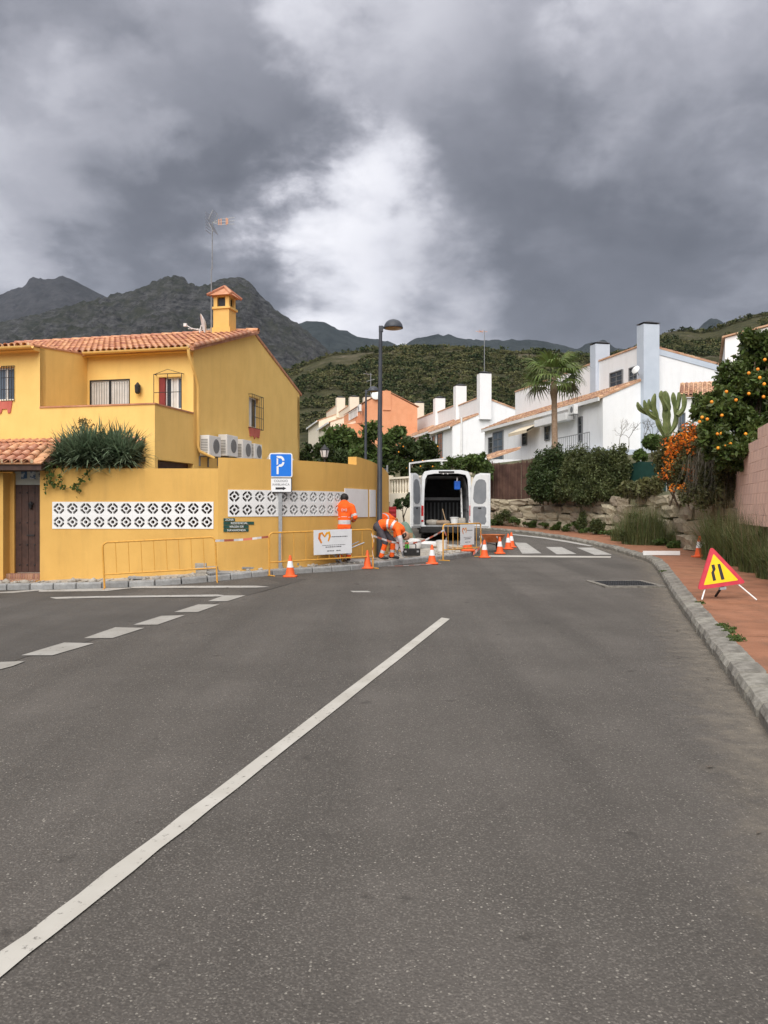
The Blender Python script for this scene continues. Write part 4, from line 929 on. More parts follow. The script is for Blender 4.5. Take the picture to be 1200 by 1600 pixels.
MB().lathe([(.0, 0), (.5, 0), (.52, .5), (.50, .85), (.40, 1.02), (.2, 1.10), (0, 1.12)], n=20).build('shell', m_whiteplast, tk, smooth=40.0); MB().box(-.4, .4, -.4, .4, -2.6, 0).build('stand', m_greyplast, tk)
# ------------------------------------------------------------------ terraced houses up the street
RA = math.atan2(.222, .975)
def row_frame(px, Z): 
    o = Vector(((px - 600) / F * Z, Z, 0)); return o, Matrix.Translation(o) @ Matrix.Rotation(RA, 4, 'Z')
fE = lambda u, z, d: (u, d, z)            # end wall: u = x, depth along y
fS = lambda u, z, d: (d, u, z)            # facade (x = 0): u = y, depth along x
def far_window(parent, u0, u1, z0, z1, fn, d=0.0, grid=(2, 3), fm=m_greyplast, gl=m_glass):
    fr = MB(); fw = .07
    for a in ((u0, u1, z0, z0 + fw), (u0, u1, z1 - fw, z1), (u0, u0 + fw, z0 + fw, z1 - fw), (u1 - fw, u1, z0 + fw, z1 - fw)):
        fr.prism([(a[0], a[2]), (a[1], a[2]), (a[1], a[3]), (a[0], a[3])], fn, d - .10, d - .002)
    for k in range(1, grid[0]):
        c = u0 + (u1 - u0) * k / grid[0]; fr.prism([(c - .025, z0 + fw), (c + .025, z0 + fw), (c + .025, z1 - fw), (c - .025, z1 - fw)], fn, d - .07, d - .002)
    for k in range(1, grid[1]):
        c = z0 + (z1 - z0) * k / grid[1]; fr.prism([(u0 + fw, c - .02), (u1 - fw, c - .02), (u1 - fw, c + .02), (u0 + fw, c + .02)], fn, d - .065, d - .002)
    w_ = fr.build('window', fm, parent, recalc=True)
    MB().prism([(u0 + fw, z0 + fw), (u1 - fw, z0 + fw), (u1 - fw, z1 - fw), (u0 + fw, z1 - fw)], fn, d - .03, d - .002).build('pane', gl, w_, recalc=True)
    return w_
def slab_roof(name, parent, p0, p1, y0, y1, m, th=.12, tiles=True, tm=None, rows_obj=0):
    """roof sheet from p0=(x,z) eave up to p1=(x,z), between y0 and y1 along the row"""
    dx, dz = p1[0] - p0[0], p1[1] - p0[1]; l = math.hypot(dx, dz)
    up = Vector((dx / l, 0, dz / l)); across = Vector((0, -1, 0)) if dx > 0 else Vector((0, 1, 0))
    o = Vector((p0[0], y1 if dx > 0 else y0, p0[1])); Mx = frame(o, across, up); wd = y1 - y0
    r = MB().add([Mx @ Vector(p) for p in [(0, 0, -th), (wd, 0, -th), (wd, l, -th), (0, l, -th), (0, 0, 0), (wd, 0, 0), (wd, l, 0), (0, l, 0)]], BOXF).build(name, m, parent)
    if tiles: lay_tiles(r, Mx, wd, l, rows_obj, .24, .42, tm or m_tile_ir)
    return r
def row_unit(o, y0, L_, prm, label, m_wall, m_ch, chim=True, group=None, tiles=True, trim=None):
    ze, xl, zl, zt, xb, zb, base, zc, cw = prm; M0 = Matrix.Translation(o) @ Matrix.Rotation(RA, 4, 'Z')
    p = M0 @ Vector((0, y0, base))
    t = thing('terraced_house', label, 'house', p, RA, group); b = base
    prof = [(0, -1.2), (0, ze - b), (xl, zl - b), (xl, zt - b), (xb, zb - b), (xb, -1.2)]
    MB().prism(prof, fE, 0, L_).build('wall', m_wall, t, recalc=True)
    sl = (zl - ze) / xl
    slab_roof('low_roof', t, (-.30, ze - b - .30 * sl + .12), (xl - .01, zl - b + .115), -.06, L_ - .02, m_tile_ir, tiles=tiles)
    MB().box(-.36, -.26, -.05, L_ - .03, ze - b - .12 * 1 - .30 * sl + .0, ze - b - .30 * sl + .12).build('fascia', trim or m_whitepaint, t)
    s2 = (zb - zt) / (xb - xl)
    slab_roof('high_roof', t, (xb + .25, zb - b + .25 * s2 + .10), (xl - .05, zt - b + .10), -.06, L_ - .02, m_tile_ir, th=.10, tiles=tiles)
    if chim:
        c = MB().box(xl - cw / 2 + .3, xl + cw / 2 + .3, -.38, cw * .75 - .38, -1.2 if m_ch is m_blue_r else zl - b - .6, zc - b).build('chimney', m_ch, t)
        xc = xl + .3
        MB().box(xc - cw / 2 + .12, xc + cw / 2 - .12, -.28, cw * .75 - .48, zc - b, zc - b + .10).add([(xc - cw / 2 - .06, -.44, zc - b + .10), (xc + cw / 2 + .06, -.44, zc - b + .10), (xc + cw / 2 + .06, cw * .75 - .32, zc - b + .10), (xc - cw / 2 - .06, cw * .75 - .32, zc - b + .10), (xc, cw * .37 - .38, zc - b + .30)], [(0, 1, 4), (1, 2, 4), (2, 3, 4), (3, 0, 4), (3, 2, 1, 0)]).build('chimney_cap', m_black, c)
    return t
# --- row A: white houses with pale blue chimneys
oA, MA = row_frame(942, 54.0)
pA = (8.94, 3.0, 10.2, 12.5, 8.9, 11.3, 5.3, 13.8, 1.15)
a1 = row_unit(oA, 0, 6.7, pA, 'white end terrace house with pale blue chimney on its gable', m_white, m_blue_r, trim=m_whitepaint)
a2 = row_unit(oA, 6.7, 8.0, pA, 'white terraced house behind the palm with a plain pale blue chimney', m_white, m_blue_r)
a3 = row_unit(oA, 14.7, 8.0, pA, 'white terraced house with a tall grey window above the reed fence', m_white, m_white, chim=False)
b = 5.3
MAI = MA.inverted()
fU = lambda u, z, d: (3.0 + d, u, z)
for px0, px1, py0, py1, par, y0 in ((954, 974, 580, 604, a1, 0), (984, 998, 573, 594, a1, 0)):
    r = rect(px1, px0, py0, py1, 0, 3.0, MAI, ua=1); far_window(par, r[0], r[1], r[2] - b, r[3] - b, fU)
r = rect(1059, 1083, 645, 690, 1, 0.0, MAI, ua=0); far_window(a1, r[0], r[1], r[2] - b, r[3] - b, fE, grid=(5, 3), gl=m_glassb)
MB().prism([(3.6, 12.38 - b - .02), (8.9, 11.3 - b - .02), (8.9, 11.3 - b - .4), (3.6, 12.38 - b - .4)], fE, -.05, -.002).build('blue_fascia', m_blue_r, a1, recalc=True)
MB().box(-.02, 8.9, -.03, -.002, -.6, .25).build('blue_plinth', m_blue_r, a1)
def facade(par, y0, px0, px1, py0, py1, grid, **kw):
    r = rect(px1, px0, py0, py1, 0, 0.0, MAI, ua=1); return far_window(par, r[0] - y0, r[1] - y0, r[2] - b, r[3] - b, fS, grid=grid, **kw)
facade(a1, 0, 904.5, 911, 651, 690, (1, 3)); facade(a2, 6.7, 852, 860, 664, 688, (1, 2)); facade(a2, 6.7, 817, 824, 668, 696, (1, 2))
facade(a3, 14.7, 771, 787, 674, 722, (2, 4), fm=m_signblue if False else m_greyplast, gl=m_glassb); facade(a3, 14.7, 764, 771, 683, 709, (1, 3))
# balcony railing, awning, canopy and outdoor unit on the facades
rl = MB(); y_a, y_b = .1, 5.4; zb0 = 5.4 - b
for k in range(17):
    y = y_a + (y_b - y_a) * k / 16; rl.tube([(-.9, y, zb0), (-.9, y, zb0 + 1.25)], .022, 5)
rl.tube([(-.9, y_a, zb0 + 1.25), (-.9, y_b, zb0 + 1.25)], .03, 6).tube([(-.9, y_a, zb0 + .08), (-.9, y_b, zb0 + .08)], .03, 6)
rl.build('railing', m_grey, a1); MB().box(-1.0, 0, 0, 6.6, zb0 - .35, zb0).build('balcony_slab', m_blue_r, a1)
MB().box(-.75, -.05, 4.0, 9.5, 8.94 - b - 1.05, 8.94 - b - .55).build('canopy', m_whitepaint, a1)
m_awn = mat('cream_awning', (.60, .52, .38), (.68, .60, .45), scale=3, rough=.85)
MB().add([(-.05, 3.2, 3.0), (-.05, 7.0, 3.0), (-1.2, 7.0, 2.45), (-1.2, 3.2, 2.45), (-1.2, 7.0, 2.2), (-1.2, 3.2, 2.2), (-.05, 3.2, 2.94), (-.05, 7.0, 2.94)], [(0, 1, 2, 3), (3, 2, 4, 5), (6, 7, 4, 5)]).build('awning', m_awn, a2)
p = MA @ Vector((-.45, 3.6, 8.15)); ac_unit('white air conditioner under the tiled eave of the white end house', p, RA + math.pi, .9, .62, group=None)
ds_ = thing('satellite_dish', 'white satellite dish by the pale blue chimney of the white house', 'satellite dish', MA @ Vector((2.1, -.45, 10.75)), RA)
MB().lathe([(0, .10), (.10, .085), (.21, .045), (.29, 0), (.29, -.012), (.21, .03), (.10, .07), (0, .085)], n=18, axis='y').build('reflector', m_whiteplast, ds_, smooth=40.0).rotation_euler = (R(24), 0, R(112))
MB().tube([(0, 0, 0), (.25, .1, -.25), (.4, .3, -.3)], .03, 6).build('arm', m_grey, ds_)
# porch roof low at the far unit
slab_roof('porch_roof', a2, (-4.2, 5.5 - b), (-1.6, 6.35 - b), 3.6, 8.2, m_tile_ir); MB().box(-4.0, -1.5, 3.7, 8.0, 2.6 - b, 5.45 - b).build('porch', m_white, a2)
# --- row B
oB, MB_ = row_frame(707, 81.0); MBI = MB_.inverted(); bB = 6.4
pB = (9.8, 3.0, 11.1, 12.75, 7.6, 11.25, bB, 15.0, 1.2)
lab = ['white end terrace with the tallest white chimney, beyond the reed fence', 'white terraced house with the second tallest white chimney', 'white terraced house between the white and yellowish chimneys', 'white terraced house with a yellowish chimney next to the orange house']
yy = 0; zcs = [15.0, 14.9, 14.6, 15.2]
for k, Lk in enumerate((7.7, 7.8, 9.2, 8.0)):
    q = list(pB); q[7] = zcs[k]; dz = .18 * k; q[0] += dz; q[2] += dz; q[3] += dz; q[5] += dz
    u = row_unit(oB, yy, Lk, q, lab[k], m_white, m_white if k < 3 else m_cream, tiles=(k < 3))
    if k == 0:
        for px0, px1, py0, py1, gr in ((684, 692, 677, 718, (2, 5)), (676, 680.5, 681, 706, (1, 3))):
            r = rect(px1, px0, py0, py1, 0, 0.0, MBI, ua=1); far_window(u, r[0], r[1], r[2] - bB, r[3] - bB, fS, grid=gr)
        MB().tube([(.9, -.08, -1), (.9, -.08, 4.3)], .09, 6).build('downpipe', m_whiteplast, u)
        mt = thing('television_aerial', 'thin roof aerial standing on the tallest white chimney', 'aerial', MB_ @ Vector((3.3, 0, 15.2)), RA)
        MB().tube([(0, 0, -.1), (0, 0, 4.1)], .04, 5).build('mast', m_grey, mt); MB().tube([(-.9, 0, 4.0), (.3, 0, 4.0)], .02, 4).tube([(-.6, 0, 3.85), (-.1, 0, 4.15)], .02, 4).tube([(-.6, -.2, 4.1), (-.1, .2, 3.9)], .02, 4).build('boom', m_aer, mt)
    if k == 1:
        MB().prism([(-.02, -1.2), (-.02, 2.2), (-.02, 2.2)], fS, 0, 0) if False else None
        MB().box(-.05, -.002, .3, 7.6, -1, 2.9).build('yellow_facade', m_yellow, u)
        far_window(u, 1.0, 2.2, .7, 2.1, fS, -.05, (2, 2), fm=m_red); far_window(u, 3.8, 4.6, .7, 1.9, fS, -.05, (1, 2), fm=m_red)
        MB().box(-1.6, -.05, 6.0, 7.6, 2.75, 2.95).build('balcony_canopy', m_coral, u)
    if k >= 2: far_window(u, 2.5, 3.6, 1.0, 2.2, fS)
    yy += Lk
# --- orange house
oC, MC = row_frame(572, 98.0); MCI = MC.inverted(); bC = 7.6
hC = thing('orange_house', 'salmon orange house with a sloping gable above the trees', 'house', MC @ Vector((0, 0, bC)), RA)
zz = lambda py, Z: CAMH + (HZ - py) / F * (Z - 6) - bC
MB().prism([(0, -1), (0, zz(628, 104)), (2.45, zz(611, 104.5)), (6.3, zz(636, 105)), (6.3, -1)], fE, 0, 15).build('wall', m_orange_r, hC, recalc=True)
MB().prism([(-.1, zz(627.3, 104)), (2.45, zz(610.2, 104.5)), (6.5, zz(635.5, 105)), (6.5, zz(634.5, 105)), (2.45, zz(609, 104.5)), (-.1, zz(626.2, 104))], fE, -.1, 15).build('roof', m_tile_i, hC, recalc=True)
MB().box(2.0, 3.0, -.12, .9, zz(640, 104), zz(610, 104)).build('chimney', m_orange_r, hC)
MB().box(-2.2, -.002, 2, 15, -1, zz(660, 104)).build('terrace', m_orange_r, hC); slab_roof('terrace_roof', hC, (-2.6, zz(664, 104)), (-.1, zz(656, 104)), 2.2, 14.8, m_tile_i, tiles=False)
r = rect(559, 546, 641, 654, 0, 0.0, MCI, ua=1); far_window(hC, r[0], r[1], r[2] - bC, r[3] - bC, fS, grid=(2, 1), gl=m_curtain, fm=m_whitepaint)
p = MC @ Vector((-.35, 2.0, zz(641, 104) + bC)); ac_unit('white air conditioner high on the salmon orange house', p, RA + math.pi, 1.0, .8, group=None)
for nm, lb, loc in (('satellite_dish', 'white satellite dish on the roof edge of the salmon orange house', Vector((1.2, -.2, zz(617, 104) + bC))),):
    d_ = thing(nm, lb, 'satellite dish', MC @ loc, RA); MB().lathe([(0, .16), (.3, .12), (.6, 0), (.6, -.02), (.3, .1), (0, .13)], n=16, axis='y').build('reflector', m_whiteplast, d_, smooth=40.0).rotation_euler = (R(20), 0, R(160)); MB().tube([(0, 0, 0), (.1, .3, -.5)], .04, 5).build('arm', m_grey, d_)
am = thing('television_aerial', 'roof aerial above the ridge of the salmon orange house', 'aerial', MC @ Vector((1.2, 3, zz(618, 104) + bC)), RA)
MB().tube([(0, 0, -.4), (0, 0, 3.2)], .05, 5).build('mast', m_grey, am); MB().tube([(-.9, 0, 3.1), (.2, 0, 3.0)], .03, 4).tube([(-.7, -.3, 3.4), (-.2, .3, 2.8)], .03, 4).tube([(-.5, .3, 2.2), (.4, -.3, 2.4)], .03, 4).build('boom', m_grey, am)
# --- cream row far left
oD, MD = row_frame(536, 104.0); MDI = MD.inverted(); bD = 8.2
yy = 0
for k, Lk in enumerate((10, 11, 12)):
    e_ = 1.35 * k + .5; q = (11.8 + e_, 3.0, 12.9 + e_, 14.4 + e_, 8.5, 13.2 + e_, bD, 15.3 + e_, 1.3)
    u = row_unit(oD, yy, Lk, q, ['cream terraced house next to the salmon orange house', 'cream terraced house in the middle of the farthest row', 'cream terraced house at the end, next to the yellow gable'][k], m_cream, m_cream, tiles=False)
    far_window(u, 2, 4, 1.4, 2.8, fS); far_window(u, 6, 8, 1.4, 2.8, fS, gl=m_curtain)
    yy += Lk
# --- white house behind the orange tree
oE = P(1133, 600, 43.0); oE.z = 5.4; hE = thing('white_house', 'white house with a tiled porch, half hidden by the orange tree', 'house', oE, R(-21)); zE = lambda py: CAMH + (HZ - py) / F * 43 - 5.4
MB().prism([(0, -1), (0, zE(528)), (4.6, zE(500)), (9, zE(520)), (9, -1)], fE, 0, 9).build('wall', m_white, hE, recalc=True)
MB().prism([(-.15, zE(528)), (4.6, zE(499)), (9.2, zE(520)), (9.2, zE(518)), (4.6, zE(496.5)), (-.15, zE(525.5))], fE, -.12, 9).build('roof', m_tile_ir, hE, recalc=True)
Mq = frame((-2.2, -2.6, zE(625)), (1, 0, 0), (0, .93, .36)); pq = MB().add([Mq @ Vector(p) for p in [(0, 0, -.1), (7, 0, -.1), (7, 2.8, -.1), (0, 2.8, -.1), (0, 0, 0), (7, 0, 0), (7, 2.8, 0), (0, 2.8, 0)]], BOXF).build('porch_roof', m_tile_ir, hE)
lay_tiles(pq, Mq, 7, 2.8, 0, .22, .38, m_tile_ir); MB().box(-1.9, 6.8, -2.4, -.01, zE(632), zE(628)).box(-1.9, -1.6, -2.4, -2.1, -1, zE(632)).build('porch_frame', m_white, hE)
far_window(hE, .6, 2.0, .6, 2.2, fE, grid=(3, 2), gl=m_glassb)

# ------------------------------------------------------------------ boulder retaining wall
def boulder(k):
    random.seed(300 + k); bm = bmesh.new(); bmesh.ops.create_cube(bm, size=1.0)
    bmesh.ops.subdivide_edges(bm, edges=bm.edges, cuts=2, use_grid_fill=True)
    for v in bm.verts:
        c = v.co; n = Vector(c); m_ = max(abs(c.x), abs(c.y), abs(c.z)); sph = c.normalized() * .62
        v.co = c.lerp(sph, .22) + Vector((random.uniform(-.055, .055), random.uniform(-.055, .055), random.uniform(-.05, .05)))
    me = bpy.data.meshes.new('boulder'); bm.to_mesh(me); bm.free(); me.materials.append(m_stone); return me
BOULD = [boulder(k) for k in range(9)]
bw = thing('boulder_wall', 'rough retaining wall of big stacked tan boulders along the right pavement', 'wall', (0, 0, 0))
random.seed(21)
bpath = [q for q in offset_path(KR, 2.45)]; bpath = [q for q, k in zip(bpath, KR) if 22.4 < k.y < 43]
cum = [0]
for a, b2 in zip(bpath[:-1], bpath[1:]): cum.append(cum[-1] + (b2 - a).length)
def bpt(s): return Vector((float(np.interp(s, cum, [q.x for q in bpath])), float(np.interp(s, cum, [q.y for q in bpath]))))
for course, (z0, hh) in enumerate(((-.05, .50), (.42, .46), (.85, .44), (1.26, .40))):
    s = random.uniform(0, .5)
    while s < cum[-1] - .6:
        ln = random.uniform(.55, 1.35); a = bpt(s); b2 = bpt(s + ln); c = (a + b2) / 2; g0 = gz(c.x - 2, c.y)
        top = 2.12; H_ = (top - g0 - .1) / 1.66
        zc = g0 + .1 + (z0 + hh / 2) * H_ + random.uniform(-.03, .03); nrm = Vector((b2.y - a.y, a.x - b2.x)).normalized()
        if not (course == 3 and random.random() < .12):
            obj('boulder', random.choice(BOULD), bw, (c.x + nrm.x * (course * .10 + random.uniform(-.05, .05)), c.y + nrm.y * (course * .10), zc),
                (random.uniform(-.14, .14), random.uniform(-.10, .10), math.atan2(b2.y - a.y, b2.x - a.x) + random.uniform(-.1, .1) + (math.pi if random.random() < .5 else 0)), (ln * .955, random.uniform(.6, 1.0), hh * H_ * random.uniform(.86, 1.02)))
        s += ln
# ------------------------------------------------------------------ pink block wall on the right
pk = thing('block_wall', 'pink painted concrete block wall with a sloping coping beside the pavement', 'wall', (0, 0, 0))
pa = Vector((3.4 + .274 * 22.9, 22.9)); pdir = Vector((-.274, -1)).normalized(); ang = math.atan2(pdir.y, pdir.x)
blk = [MB().rbox(.0015, .3985, 0, .2, .0015, .2485, .004).mesh('block', m_pink) for _ in range(1)][0]
half = MB().rbox(.0015, .1985, 0, .2, .0015, .2485, .004).mesh('block', m_pink)
for row in range(9):
    z = 1.22 + row * .25; n = 27; x = 0.0
    if row % 2: obj('block', half, pk, (pa.x, pa.y, z), (0, 0, ang)); x = .2
    while x < 11:
        topz = 3.02 + .055 * x + (.35 if x > 3.9 else 0)
        if z + .25 <= topz + .1: obj('block', blk, pk, (pa.x + pdir.x * x, pa.y + pdir.y * x, z + random.uniform(-.003, .003)), (0, 0, ang))
        x += .4
def pkpt(x, d, z):
    n_ = Vector((-pdir.y, pdir.x)); q = pa + pdir * x + n_ * d; return (q.x, q.y, z)
MB().prism([(0.0, 1.21), (11, 1.21), (11, 3.0 + .055 * 11 + .2), (3.9, 3.0 + .055 * 3.9 + .2), (3.9, 3.0 + .2 - .12), (0, 2.95)], pkpt, .012, .185).build('mortar_core', m_pink, pk, recalc=True)
MB().prism([(-.05, -.2), (11, -.2), (11, 1.22), (-.05, 1.22)], pkpt, -.03, .4).build('footing', m_stone, pk, recalc=True)
m_cop = mat('grey_pink_coping', (.36, .24, .20), (.44, .32, .27), rough=.9, scale=5, bump=.4)
MB().prism([(-.08, 3.0), (3.9, 3.0 + .215), (3.9, 3.0 + .275), (-.08, 3.06)], pkpt, -.06, .26).prism([(3.88, 3.56), (11, 3.96), (11, 4.02), (3.88, 3.62)], pkpt, -.06, .26).build('coping', m_cop, pk, recalc=True)

# ------------------------------------------------------------------ fences on the bank
def along(off, px0, px1):
    pts = [q for q in offset_path(KR, off)]; sel = [q for q, k in zip(pts, KR) if k.y > 21.5]
    sel = [q for q in sel if px0 <= 600 + F * q.x / q.y <= px1]; return sel
m_reed = mat('brown_heather_reeds', (.085, .045, .036), (.16, .088, .068), scale=2.0, rough=.95, island=.3)
fp = resample(along(3.1, 752, 860), .5); fe = thing('reed_fence', 'brown heather reed fence on top of the boulder wall', 'fence', (0, 0, 0))
random.seed(5)
for i, (a, b2) in enumerate(zip(fp[:-1], fp[1:])):
    if i % 4 == 0: MB().tube([(a.x, a.y, 1.9), (a.x, a.y, 3.85)], .03, 6).build('post', m_trunk, fe)
    v = []; f = []
    for k in range(46):
        t = random.random(); q = a.lerp(b2, t); o = random.uniform(-.03, .03); wd = .009; d = (b2 - a).normalized(); zt = 4.0 + .12 * math.sin(i * .9) + random.uniform(-.06, .06); zb_ = 2.05 + random.uniform(-.05, .05)
        nrm = Vector((d.y, -d.x)); c = q + nrm * o; lean = random.uniform(-.03, .03); bb = len(v)
        for (sx, z) in ((-1, zb_), (1, zb_), (1, zt), (-1, zt)): v.append((c.x + d.x * (wd * sx + (lean if z > 3 else 0)), c.y + d.y * (wd * sx + (lean if z > 3 else 0)), z))
        f.append((bb, bb + 1, bb + 2, bb + 3))
    back = len(v); d = (b2 - a).normalized(); nrm = Vector((d.y, -d.x)) * .035
    for (q, z) in ((a, 2.0), (b2, 2.0), (b2, 3.94), (a, 3.94)): v.append((q.x + nrm.x, q.y + nrm.y, z))
    f.append((back, back + 1, back + 2, back + 3))
    o = obj('reed_panel', np_mesh('reed_panel', np.array(v), np.array(f), m_reed), fe)
fp = resample(along(3.55, 962, 1042), .5); ge = thing('mesh_fence', 'dark green shade cloth fence above the boulder wall', 'fence', (0, 0, 0))
m_mesh = mat('green_shade_cloth', (.008, .045, .034), (.014, .065, .05), scale=3, rough=.8, bump=.5, bscale=6)
V = []
for i, a in enumerate(fp):
    if i % 4 == 0: MB().tube([(a.x, a.y, 2.0), (a.x, a.y, 3.62)], .025, 6).build('post', m_grey, ge)
    ph = (i % 4) / 4; sag = .07 * math.sin(math.pi * ph)
    V.append([(a.x - .03 - .02 * math.sin(i * 1.7), a.y - .02, z) for z in (2.3, 2.7, 3.1, 3.56 - sag)])
obj('cloth', grid_mesh('cloth', np.array(V), m_mesh), ge)
# ------------------------------------------------------------------ far side of the works: cream wall with balustrade, dark gate, pergola
cw = thing('cream_wall', 'cream boundary wall topped by a white balustrade behind the van', 'wall', (0, 0, 0))
w0 = Vector((.30, 44.0)); w1_ = Vector((4.2, 40.6)); dv = (w1_ - w0).normalized(); nv_ = Vector((-dv.y, dv.x)); lw = (w1_ - w0).length
cfn = lambda u, z, d: (w0.x + dv.x * u + nv_.x * d, w0.y + dv.y * u + nv_.y * d, z)
MB().prism([(0, .2), (lw, .2), (lw, 2.55), (0, 2.45)], cfn, 0, .25).build('wall_body', m_cream, cw, recalc=True)
MB().prism([(0, 3.2), (lw, 3.32), (lw, 3.42), (0, 3.30)], cfn, -.03, .22).prism([(-.3, .2), (0, .2), (0, 3.42), (-.3, 3.42)], cfn, -.05, .3).build('rail', m_cream, cw, recalc=True)
bal = MB().lathe([(.06, 0), (.06, .05), (.035, .12), (.07, .32), (.05, .5), (.035, .66), (.06, .72), (.06, .80)], n=8).mesh('baluster', m_cream, smooth=True)
for k in range(int(lw / .19)): obj('baluster', bal, cw, cfn(.1 + k * .19, 2.44, .1))
MB().prism([(.1, 2.5), (lw, 2.6), (lw, 3.2), (.1, 3.2)], cfn, .3, .34).build('back_panel', m_cream, cw, recalc=True)
dg_ = thing('gate_panel', 'dark grey sheet metal gate standing behind the street lamp', 'gate', (0, 0, 0)); g0 = P(584, 796, 42); g1 = P(605, 796, 43.5)
MB().box(g0.x - .6, g1.x, 43.0, 43.06, 1.95, 3.75).build('sheet', m_darkpole, dg_); MB().tube([(g1.x, 42.95, .6), (g1.x, 42.95, 3.9)], .05, 6).tube([(g0.x - .6, 42.95, .6), (g0.x - .6, 42.95, 3.8)], .05, 6).build('post', m_grey, dg_)
bw2 = thing('rubble_pier', 'short pile of big boulders behind the street lamp', 'boulders', (0, 0, 0))
for k in range(10):
    obj('boulder', BOULD[k % 9], bw2, (g0.x - .2 + .62 * (k % 2) + .1 * (k // 2 % 2), 42.6, .75 + .27 * (k // 2)), (0, .1 * (k % 3), k), (.7, .6, .34))
pg = thing('pergola', 'white painted pergola frame above the cream wall', 'pergola', (0, 0, 0)); pp = P(640, 724, 41.0)
mb = MB().bar((pp.x, 41, 2.4), (pp.x, 41, pp.z), .06).bar((pp.x, 41, pp.z), (pp.x + 4.2, 44.5, pp.z + .75), .06, .08).bar((pp.x + .9, 41.75, pp.z + .16), (pp.x + 1.9, 41.3, pp.z + .16), .05, .06).bar((pp.x + 4.2, 44.5, pp.z + .75), (pp.x + 4.2, 44.5, 2.2), .1)
mb.build('frame', m_whitepaint, pg)
# ------------------------------------------------------------------ foliage
def rand_dirs(n):
    d = rng.normal(size=(n, 3)); return d / np.linalg.norm(d, axis=1, keepdims=True)
def cloud_pts(n, lobes, shell=.45):
    wts = np.array([(r[0] * r[1] * r[2]) ** .75 for _, r in lobes]); idx = rng.choice(len(lobes), n, p=wts / wts.sum())
    c = np.array([l[0] for l in lobes], float)[idx]; r = np.array([l[1] for l in lobes], float)[idx]
    d = rand_dirs(n); t = (shell + (1 - shell) * rng.random(n)) * (1 + .10 * rng.normal(size=n))
    return c + d * r * t[:, None], d
def quads(c, a, b, ln, wd, fold=.25):
    nrm = np.cross(a, b); f_ = nrm * (ln * fold)[:, None]
    v = np.stack([c - a * ln[:, None] + f_, c - b * wd[:, None], c + a * ln[:, None] + f_, c + b * wd[:, None]], 1).reshape(-1, 3)
    f = np.arange(len(v)).reshape(-1, 4); return v, f
def leaf_quads(c, d, size, asp=.45, up=.3):
    n = len(c); a = rand_dirs(n) + d * .7; a[:, 2] -= .15; a /= np.linalg.norm(a, axis=1, keepdims=True)
    b = np.cross(a, rand_dirs(n) * .8 + np.array([0, 0, up])); b /= np.linalg.norm(b, axis=1, keepdims=True) + 1e-9
    s = size * (.6 + .8 * rng.random(n)); return quads(c, a, b, s, s * asp)
def clumpy(lobes, k, spread=.35, rr=.42):
    """break each lobe into smaller clumps on its surface so the outline is uneven"""
    out = []
    for c, r in lobes:
        for d in rand_dirs(k):
            if d[2] < -.55: continue
            t = .55 + .45 * rng.random(); q = np.array(c) + d * np.array(r) * t; s = rr * (.6 + .7 * rng.random()); out.append((q, (r[0] * s, r[1] * s, r[2] * s)))
    return out
def foliage(name, parent, n, lobes, size, m, asp=.45, shell=.35, sub=9, rr=.42):
    lb = clumpy(lobes, sub, rr=rr) if sub else lobes
    p, d = cloud_pts(n, lb, shell); v, f = leaf_quads(p, d, size, asp); o = obj(name, np_mesh(name, v, f, m), parent); o['kind'] = 'stuff'; return o
def tree(name, label, cat, base, lobes, n, size, m, trunk_r=.12, group=None, sub=10, fol='crown', core=True, rr=.42, hang=0):
    t = thing(name, label, cat, base, 0, group); b = Vector(base); rel = [((c[0] - b.x, c[1] - b.y, c[2] - b.z), r) for c, r in lobes]
    mb = MB(); mid = Vector((0, 0, max(.3, min(c[2] for c, _ in rel) * .6)))
    mb.tube([(0, 0, -.3), mid * .5 + Vector((.05, .03, 0)), mid], [trunk_r * 1.3, trunk_r, trunk_r * .8], 8)
    for c, r in rel if not hang else [q for q in rel if q[0][2] > hang]: mb.tube([mid - Vector((0, 0, .1)), mid.lerp(Vector(c), .5) + Vector((random.uniform(-.15, .15), random.uniform(-.15, .15), 0)), c], [trunk_r * .6, trunk_r * .4, trunk_r * .12], 6)
    mb.build('trunk', m_trunk, t, smooth=True); foliage(fol, t, n, rel, size, m, sub=sub, rr=rr); return t
def L3(px, py, Z, rpx, rz=None, ry=None):
    p = P(px, py, Z); r = rpx / F * Z; return ((p.x, p.y, p.z), (r, (ry or r), (rz / F * Z if rz else r)))
def blades(n, base_fn, h0, h1, w_, lean, m, droop=.5, seg=3):
    """tapered bending blades; base_fn() gives root points"""
    root = base_fn(n); az = rng.random(n) * 2 * np.pi; ln = h0 + (h1 - h0) * rng.random(n); le = lean * (.2 + .8 * rng.random(n))
    dx, dy = np.cos(az), np.sin(az); V = []
    for k in range(seg + 1):
        t = k / seg; out = le * ln * (t ** 1.6); z = ln * t - droop * le * ln * t * t * .6
        c = root + np.stack([dx * out, dy * out, z], 1); wv = w_ * (1 - t * .92); px_ = np.stack([-dy, dx, dx * 0], 1) * wv
        V += [c - px_, c + px_]
    A = np.stack(V, 1); v = A.reshape(-1, 3); k2 = 2 * (seg + 1); i0 = np.arange(n) * k2
    f = np.concatenate([np.stack([i0 + 2 * k, i0 + 2 * k + 1, i0 + 2 * k + 3, i0 + 2 * k + 2], 1) for k in range(seg)]); return v, f
